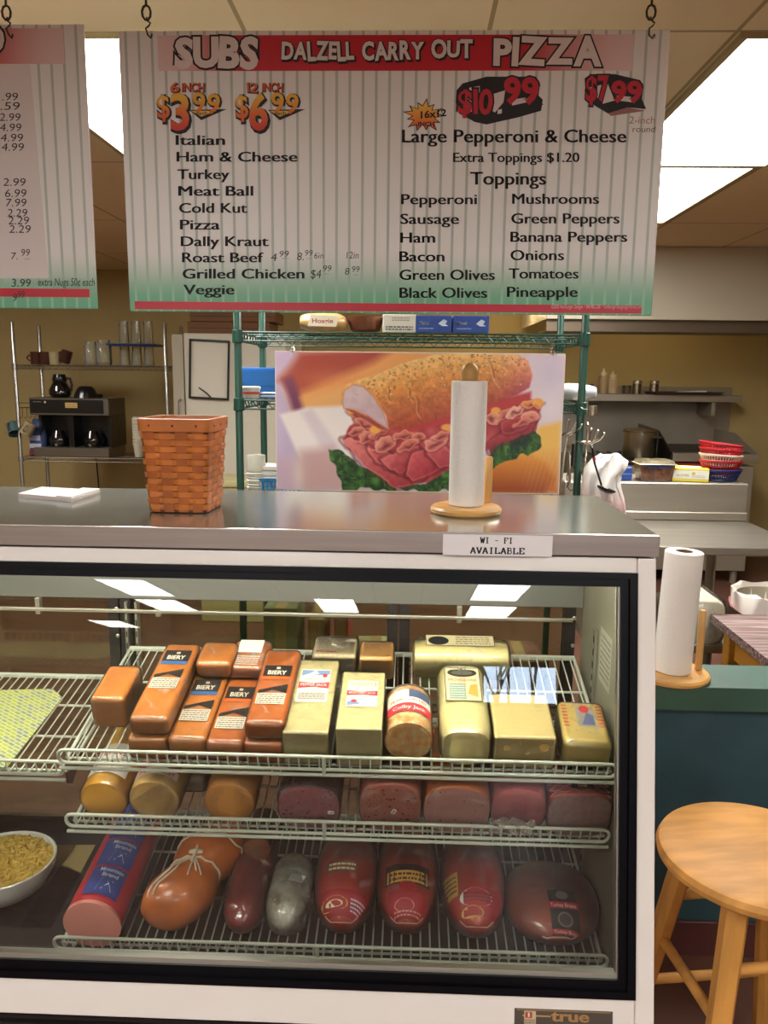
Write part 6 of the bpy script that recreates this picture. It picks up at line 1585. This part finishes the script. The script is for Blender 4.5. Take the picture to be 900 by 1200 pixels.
MB().lathe([(.001, 0), (r_ * .97, 0), (r_, .01), (r_, h), (r_ * 1.04, h + .006), (r_ * 1.04, h + .012), (r_ * .97, h + .010), (r_ * .96, .02), (.001, .015)], n=36).build('pot', mat('pot_steel', (150, 136, 112), .28, .9), t)
b = MB()
for s in (0,): b.tube([(.16 * r_ / .11 * .35, -r_ * .95, h * .82), (.05, -r_ - .035, h * .84), (.11, -r_ - .03, h * .84), (.11, -r_ * .62, h * .82)], .007, 6)
b.build('handle', m_chrome, t)
MB().lathe([(r_ * 1.02, h + .0125), (r_ * .9, h + .022), (r_ * .3, h + .03), (.001, h + .03)], n=36).build('lid', mat('pot_lid', (160, 148, 124), .25, .9), t)

# prep table with its riser shelf
TY0, TY1 = 2.66, 3.18
tz = A(800, 645, TY0).z + .012
tx0, tx1 = .62, A(872, 612, TY1).x + .012
t = thing('prep_table', 'long stainless prep table with a raised back shelf, right of the counter', 'table', ((tx0 + tx1) / 2, TY0, 0)); tc_ = t.location.x; W2 = (tx1 - tx0) / 2
b = MB(); b.box((-W2, 0, tz - .028), (W2, TY1 + .30 - TY0, tz), r=.004, seg=2); b.build('table_top', mat('worn_table_steel', (150, 144, 132), .35, .8, noise=(2, .12), stretch=(1, 12, 12)), t)
RZ1 = A(800, 566, TY1).z; b = MB(); b.box((-W2, TY1 - TY0, tz + .0005), (W2 - .006, TY1 - TY0 + .28, RZ1), r=.004, seg=1); b.box((-W2, TY1 - TY0 - .012, tz + .0005), (W2 - .006, TY1 - TY0, tz + .035), r=.003, seg=1); b.build('back_riser', m_ss, t)
for x in (W2 - .06, -W2 + .3, W2 - .42):
    for y in (.06, .7): b = MB(); b.lathe([(.02, 0), (.02, tz - .028)], 0, T(x, y, 0), 14); b.build('leg', m_ss, t)
UZ = A(800, 748, TY0 + .1).z; MB().box((-W2 + .02, .05, UZ - .03), (W2 - .03, .72, UZ), r=.003, seg=1).build('under_shelf', m_ssd, t)
def onr(px, dy=.09): p = A(px, 566, TY1 + dy); return Vector((p.x, TY1 + dy, RZ1 + .0006))
p = onr(765); k = pxm(p); t = thing('clamshell_tub', 'clear plastic tub of dark food on the prep table shelf', 'food container', p); W, h = 20 * k, 25 * k
MB().loft([[(x * W * s, y * .05 * s, z) for x, y in ((-1, -1), (1, -1), (1, 1), (-1, 1))] for z, s in ((0, .82), (.004, .85), (h * .75, 1.0))]).build('tub', mat('tub_contents', (132, 76, 44), .25, coat=1, noise=(50, .7), bump=(40, .5)), t)
MB().box((-W * 1.1, -.062, h * .75), (W * 1.1, .062, h * .80), r=.002, seg=1).build('rim', mat('clear_rim', (170, 166, 156), .15, coat=1), t)
b = MB(); b.loft([[(x * W * s, y * .055 * s, z) for x, y in ((-1, -1), (1, -1), (1, 1), (-1, 1))] for z, s in ((h * .805, 1.0), (h * .95, .9))]); b.build('lid', mat('tub_label', (150, 140, 110), .3, coat=1, noise=(24, .5)), t, 0)
pr = Print(lambda u, v, e: Vector((u, -.0505 - e - .004 , v))); pr.rect(-W * .6, h * .60, W * .7, h * .72, (60, 64, 110)); pr.build('label', t)
p = onr(806); k = pxm(p); t = thing('glove_box', 'yellow and white glove box lying on the prep table shelf', 'box', p, (0, 0, -10)); W, h = 20 * k, 15.5 * k
MB().box((-W, -.055, 0), (W, .055, h), r=.002, seg=1).build('carton', mat('yellow_card', (218, 200, 60), .45), t)
pr = Print(lambda u, v, e: Vector((u, -.0552 - e, v))); pr.rect(-W * .96, h * .22, W * .96, h * .85, (222, 218, 204)); pr.text('GLOVES', -W * .8, h * .40, W * .7, h * .16, (150, 150, 60), .02); pr.oval(W * .15, h * .62, .007, .006, (190, 180, 90)); pr.fine(W * .05, h * .32, W * .8, h * .5, (170, 170, 150), 2, 3)
pr.build('label', t)
pr = Print(lambda u, v, e: Vector((u, v, h + e + .0002))); pr.rect(-W * .5, -.03, W * .6, .03, (222, 218, 204)); pr.oval(W * .1, .005, W * .34, .014, (30, 28, 28)); pr.build('opening', t)
p = onr(729); k = pxm(p); t = thing('blue_carton', 'small blue carton on the prep table shelf, left of the clear tub', 'box', p); MB().box((-8 * k, -.04, 0), (8 * k, .04, 15 * k), r=.002, seg=1).build('carton', m_blue, t); pr = Print(lambda u, v, e: Vector((u, -.0402 - e, v))); pr.rect(-8 * k, 7 * k, 8 * k, 8 * k, (130, 160, 206)); pr.build('stripe', t)
# serving baskets, nested
p0_ = onr(843); k = pxm(p0_); zc_ = 0; fr = mat('basket_red', (176, 26, 38), .4); bl = mat('basket_blue', (34, 44, 104), .4); wh = mat('basket_white', (222, 206, 186), .4)
specs = [(bl, 0.0, 0, 'blue plastic serving basket, lowest in the stack on the prep table'), (fr, .036, 1.5, 'red plastic serving basket just above the blue one in the stack'), (wh, .060, 3, 'white plastic serving basket in the middle of the stack'), (fr, .082, 5, 'red plastic serving basket just above the white one in the stack'), (fr, .104, 7, 'red plastic serving basket, topmost of the stack')]
for m_, dz, tl, lb in specs:
    t = thing('serving_basket', lb, 'basket', p0_ + Vector((-.004 * tl * .4, 0, dz + .001)), (0, tl, 0), group='plastic serving baskets stacked on the prep table')
    W, D_, hh = 24.5 * k, .062, .046
    b = MB(); N = 44
    oval = lambda s, z: [(W * s * math.cos(2 * math.pi * i / N), D_ * s * math.sin(2 * math.pi * i / N), z) for i in range(N)]
    b.loft([oval(.72, .001), oval(.72, .004)]); b.tube(oval(1.0, hh), .0035, 6, closed=True); b.tube(oval(.86, hh * .5), .002, 5, closed=True); b.tube(oval(.74, .004), .003, 5, closed=True)
    for i in range(N):
        a = oval(.73, .003)[i]; c_ = oval(.99, hh)[i]; b.tube([a, c_], .0022, 4)
    b.loft([oval(1.005, hh - .006), oval(1.01, hh + .002)], 0, None, False)
    b.build('basket', m_, t, 60)
# under the table: bread in a plastic bag, bin with liner
BYY = 2.50; p = A(815, 746, BYY); t = thing('steel_stand', 'low steel stand in front of the prep table, behind the right paper towels', 'stand', (p.x - .03, BYY + .02, 0))
MB().box((-.17, -.10, p.z - .028), (.15, .145, p.z), r=.003, seg=1).build('shelf_board', m_ss, t)
for x, y in ((-.15, -.08), (.13, -.08), (.13, .125), (-.15, .125)): MB().lathe([(.014, 0), (.014, p.z - .028)], 0, T(x, y, 0), 12).build('leg', m_ss, t)
t = thing('bread_loaf', 'loaf of white bread in a clear bag on the low steel stand', 'bread', (p.x, BYY, p.z + .001)); k = pxm(p)
W, h = 23 * k, 51 * k
b = MB(); b.loft([superring(W * 2 * .9, h * .95, -.07, 28, 4), superring(W * 2, h, -.06, 28, 4), superring(W * 2, h, .12, 28, 4), superring(W * 1.8, h * .9, .13, 28, 4)]); b.build('loaf', mat('white_bread', (246, 236, 208), .6, noise=(9, .1)), t, 60)
b = MB(); b.loft([superring(W * 2 * .9 + .01, h * .95 + .008, -.076, 28, 4), superring(W * 2 + .012, h + .01, -.062, 28, 4), superring(W * 2 + .012, h + .01, .125, 28, 4), superring(W * 1.8, h * .9, .137, 28, 4)]); b.build('plastic_bag', film_mat('bread_bag_film', .06, 18), t, 60)
p = A(880, 700, 3.3); t = thing('waste_bin', 'bin with a white and pink plastic liner behind the prep table legs', 'bin', (p.x + .30, 3.75, 0)); hb_ = A(880, 700, 3.7).z
MB().lathe([(.001, .001), (.14, 0), (.17, hb_), (.16, hb_), (.13, .01), (.001, .01)], n=28).build('bin', mat('grey_bin', (170, 160, 140), .5), t)
b = MB(); r = random.Random(6); rings = []
for z, s in ((hb_ * .55, 1.0), (hb_ * .75, 1.05), (hb_ + .015, 1.1), (hb_ + .02, 1.0), (hb_ - .1, .9)): rings.append([(.172 * s * (1 + .06 * math.sin(5 * i + z * 30)) * math.cos(2 * math.pi * i / 28), .172 * s * (1 + .06 * math.sin(3 * i)) * math.sin(2 * math.pi * i / 28), z + r.uniform(-.012, .012)) for i in range(28)])
b.loft(rings, caps=False); b.build('liner', mat('bin_liner', (226, 216, 206), .4, coat=.3), t, 70)
b = MB(); b.tube([(.19 * math.cos(a), .19 * math.sin(a), hb_ - .06 + .02 * math.sin(3 * a)) for a in [2 * math.pi * i / 24 for i in range(24)]], .004, 6, closed=True); b.build('drawstring', ink((190, 110, 122)), t)

# plastic bag and utensils hanging at the right end of the green shelving
p = A(708, 575, GY0 - .10)
t = thing('plastic_bag', 'white plastic carrier bag with pink print hanging at the end of the green shelving', 'bag', (p.x, GY0 - .07, p.z)); k = pxm(p)
b = MB(); rings = []; r = random.Random(8)
for py, xl, xr, dp in [(533, 704, 728, .02), (540, 693, 736, .03), (548, 686, 735, .045), (556, 684, 727, .05), (568, 682, 726, .06), (585, 684, 731, .07), (605, 686, 733, .07), (622, 688, 731, .06), (640, 692, 727, .045), (655, 700, 718, .02)]:
    q0, q1 = A(xl, py, GY0 - .07), A(xr, py, GY0 - .07); cx_ = (q0.x + q1.x) / 2 - p.x; w_ = (q1.x - q0.x) / 2
    rings.append([(cx_ + w_ * math.cos(a) * (1 + .05 * math.sin(7 * a + py) + .04 * math.sin(12 * a)), dp * math.sin(a) * (1 + .28 * math.sin(6 * a + py * .13) + .12 * math.sin(13 * a + py)) , q0.z - p.z + .006 * math.sin(3 * a + py)) for a in [2 * math.pi * i / 36 for i in range(36)]])
b.loft(rings); bagm = ramp_mat('white_bag_film', 2, -.13, .10, [(0, (226, 180, 172)), (.4, (228, 196, 190)), (.62, (232, 228, 224)), (1, (236, 233, 230))], .4); b.build('bag', bagm, t, 70)
def hang(name, label, cat, px, py, Y, build):
    p = A(px, py, Y); t = thing(name, label, cat, p); build(t, pxm(p)); return t
steel_u = mat('utensil_steel', (190, 182, 168), .25, 1.0)
UY = GY0 - .03
def ladle(L, rb, m, lean=0.0, flat=1.0):
    def f(t, k):
        b = MB(); b.tube([(0, 0, .004), (lean * .3, .0, -L * .4), (lean, 0, -L)], [.0035, .003, .0035], 8); b.tube([(0, .0, .004), (.0, .008, .012), (.0, .014, .004)], .003, 6); b.build('handle', m if m is not steel_u else steel_u, t)
        b = MB(); M = T(lean + rb * .5, -.002, -L - rb * .35) @ RY(18); b.lathe([(.001, -rb * .75 * flat), (rb * .6, -rb * .58 * flat), (rb * .95, -rb * .1), (rb, .1 * rb), (rb * .93, .1 * rb), (rb * .55, -rb * .5 * flat), (.001, -rb * .66 * flat)], 0, M, 24); b.build('ladle_bowl', m, t)
    return f
hang('ladle', 'long steel ladle hanging at the right end of the green shelving', 'ladle', 689, 500, UY, lambda t, k: ladle(52 * k, 9 * k, steel_u, -.004)(t, k))
hang('ladle', 'black ladle with a pink-banded handle hanging over the plastic bag', 'ladle', 694, 527, UY - .13, lambda t, k: (ladle(42 * k, 11.5 * k, blk, .035, .55)(t, k), MB().tube([(.006, 0, -9 * k), (.009, 0, -12 * k)], .005, 8).build('pink_band', ink((190, 50, 70)), t)))
def bracket(t, k):
    MB().lathe([(.001, 0), (5.2 * k, 0), (5.2 * k, 11.5 * k), (4.6 * k, 11.5 * k), (4.6 * k, .002), (.001, .002)], n=20).build('cup', steel_u, t); MB().tube([(-5 * k, .0, 6 * k), (-9 * k, .02, 7 * k), (-11 * k, .03, 9 * k)], .003, 6).build('clip', steel_u, t)
hang('utensil_holder', 'small bright steel cup clipped to the right green post', 'holder', 694, 487, UY - .015, bracket)
def hookrack(t, k):
    for i, (dx, dz) in enumerate([(0, 0), (8, 2), (15, 5)]):
        b = MB(); b.tube([(-8 * k + dx * k * .3, .02, -18 * k), (-2 * k + dx * k * .5, -.01, -20 * k), (dx * k * .8 + 2 * k, -.03, -14 * k), (dx * k + 3 * k, -.035, -3 * k - dz * k)], [.003, .003, .003, .003], 8); b.lathe([(.001, -.005), (.0045, -.002), (.0045, .002), (.001, .005)], 0, T(dx * k + 3 * k, -.035, -2 * k - dz * k), 10); b.build('hook', steel_u, t)
    MB().tube([(-10 * k, .02, -18 * k), (10 * k, .022, -19 * k)], .0035, 8).build('hook_bar', steel_u, t)
hang('hook_rack', 'steel hook rail with three curved hooks at the right green post', 'hooks', 687, 500, UY, hookrack)
hang('hook_rack', 'steel hook rail seen between the poster and the right green post', 'hooks', 661, 490, UY + .05, hookrack)
def spatula(t, k):
    MB().tube([(0, 0, 0), (.002, 0, -24 * k)], [.006, .004], 8).build('handle', blk, t); MB().box((-.012, -.002, -55 * k), (.012, .002, -24 * k), r=.0015, seg=1).build('blade', steel_u, t)
hang('spatula', 'spatula with a black grip hanging just right of the poster', 'spatula', 656, 505, UY + .03, spatula)
def tongs(t, k):
    for s in (-1, 1): MB().tube([(0, 0, 0), (s * 3 * k, 0, -20 * k), (s * 5 * k, 0, -52 * k), (s * 3 * k, 0, -60 * k)], [.003, .005, .005, .004], 8).build('arm', steel_u, t)
hang('tongs', 'steel tongs hanging between the poster and the right green post', 'tongs', 665, 512, UY + .01, tongs)
hang('whisk', 'dark looped whisk hanging beside the right green post', 'whisk', 672, 520, UY + .06, lambda t, k: (MB().tube([(0, 0, 0), (0, 0, -25 * k)], .005, 8).build('handle', blk, t), [MB().tube([(0, 0, -24 * k), (s * 6 * k, 0, -38 * k), (s * 4 * k, 0, -52 * k), (0, 0, -56 * k)], .0016, 6).build('wire_loop', blk, t) for s in (-1, 1)]))
hang('tongs', 'second steel tongs hanging to the right of the right green post', 'tongs', 690, 545, UY + .04, tongs)
# ================================================================== right front: green half wall, laminate table, stool
m_gw = mat('green_wall_cover', (46, 78, 88), .6, noise=(9, .22), bump=(60, .1))
m_gl = mat('green_ledge', (54, 88, 74), .5, noise=(10, .15))
GWY = 1.885; LZ = A(850, 806, GWY - .035).z
hwall = thing('half_wall', 'low blue-green half wall with a ledge, right of the deli case', 'half wall', (CX1 + 1.1, GWY, 0))
X0, X1 = .006 - 1.1, 1.3
MB().box((X0, 0, .0), (X1, .12, LZ - .062)).build('panel', m_gw, hwall)
MB().box((X0, -.035, LZ - .062), (X1, .125, LZ), r=.003).build('ledge', m_gl, hwall)
MB().box((X0, -.010, .0005), (X1, -.0005, .10), r=.002, seg=1).build('base_strip', mat('dark_base', (84, 44, 40), .5), hwall)
c1 = Zp(787, 789, LZ + .016); k = project(c1)[2] / FPX
towel((c1.x + .008, max(c1.y, GWY + .035), LZ + .0003), 146 * k * .985, 21.5 * k, 43 * k, (33 * k, .012, 78 * k), False, 'round pine paper towel holder on the green ledge beside the deli case', 'white paper towel roll leaning a little on the green ledge', 1.6)

# laminate table behind the half wall
def plank_mat():
    m = bpy.data.materials.new('grey_plank_laminate'); m.use_nodes = True; nt = m.node_tree; b = nt.nodes['Principled BSDF']; b.inputs['Roughness'].default_value = .4
    tc = nt.nodes.new('ShaderNodeTexCoord'); mp = nt.nodes.new('ShaderNodeMapping'); mp.inputs['Scale'].default_value = (3, 70, 70); nt.links.new(tc.outputs['Object'], mp.inputs[0])
    n = nt.nodes.new('ShaderNodeTexNoise'); n.inputs['Scale'].default_value = 1.4; n.inputs['Detail'].default_value = 6; nt.links.new(mp.outputs[0], n.inputs['Vector'])
    r = nt.nodes.new('ShaderNodeValToRGB'); r.color_ramp.elements[0].position = .32; r.color_ramp.elements[0].color = lin((72, 54, 54)); r.color_ramp.elements[1].position = .68; r.color_ramp.elements[1].color = lin((190, 170, 164)); e = r.color_ramp.elements.new(.5); e.color = lin((132, 108, 104))
    nt.links.new(n.outputs['Fac'], r.inputs['Fac']); nt.links.new(r.outputs['Color'], b.inputs['Base Color']); return m
TZ = .765
q0, q1 = Zp(833, 719.5, TZ), Zp(899, 766, TZ)
t = thing('laminate_table', 'table with a grey plank laminate top on a yellow pine frame, at the right edge', 'table', (q0.x, q1.y - .05, 0)); dx = q1.x - q0.x; L = q0.y - q1.y + .05
L0 = GWY + .14 - (q1.y - .05)
b = MB(); b.prism([(dx * (1 - (L0) / L) if False else 0.0, max(0, L0)), (.8, max(0, L0)), (.8, L), (0, L)], TZ - .026, TZ); b.build('table_top', plank_mat(), t, 30)
pf = mat('yellow_pine', (204, 144, 54), .45, noise=(4, .2), stretch=(1, 1, 8))
MB().box((.05, max(0, L0) + .05, TZ - .12), (.07, L - .03, TZ - .027)).build('apron', pf, t); MB().box((.0705, max(0, L0) + .05, TZ - .12), (.75, max(0, L0) + .07, TZ - .027)).build('apron', pf, t)
for x, y in ((.03, L - .08), (.72, L - .08), (.72, max(0, L0) + .05)): b = MB(); b.box((x, y, 0), (x + .045, y + .045, TZ - .027), r=.003, seg=1); b.build('leg', pf, t)

# wooden stool
so = mat('stool_wood', (214, 154, 78), .5, noise=(2.2, .3), stretch=(3, 14, 1), spec=.3)
sc_ = Zp(887, 998, .60); k = pxm(sc_)
t = thing('bar_stool', 'round natural wood stool standing by the green half wall', 'stool', (sc_.x, sc_.y, 0), (0, 0, 8)); R0 = .183; SH = .605
MB().lathe([(.001, SH - .032), (R0 - .012, SH - .032), (R0 - .002, SH - .024), (R0, SH - .014), (R0 - .005, SH - .004), (R0 - .016, SH), (.001, SH - .003)], n=64).build('seat', so, t)
legs = [(-1, -1), (1, -1), (1, 1), (-1, 1)]
def legp(i, z): a = legs[i]; s = .088 + (.165 - .088) * (1 - z / (SH - .033)); return Vector((a[0] * s, a[1] * s, z))
for i in range(4):
    b = MB(); rings = []
    for z, w_ in ((0, .017), (.3, .020), (SH - .033, .022)):
        c_ = legp(i, z); rings.append([(c_.x + w_ * x, c_.y + w_ * y, z) for x, y in ((-1, -.45), (-.45, -1), (.45, -1), (1, -.45), (1, .45), (.45, 1), (-.45, 1), (-1, .45))])
    b.loft(rings); b.build('leg', so, t, 20)
for i, z in ((0, .22), (1, .34), (2, .22), (3, .34), (0, .44), (2, .44)):
    a, c_ = legp(i, z), legp((i + 1) % 4, z); d = (c_ - a).normalized() * .016
    b = MB(); b.tube([a + d, c_ - d], .0105, 12); b.build('rung', so, t)
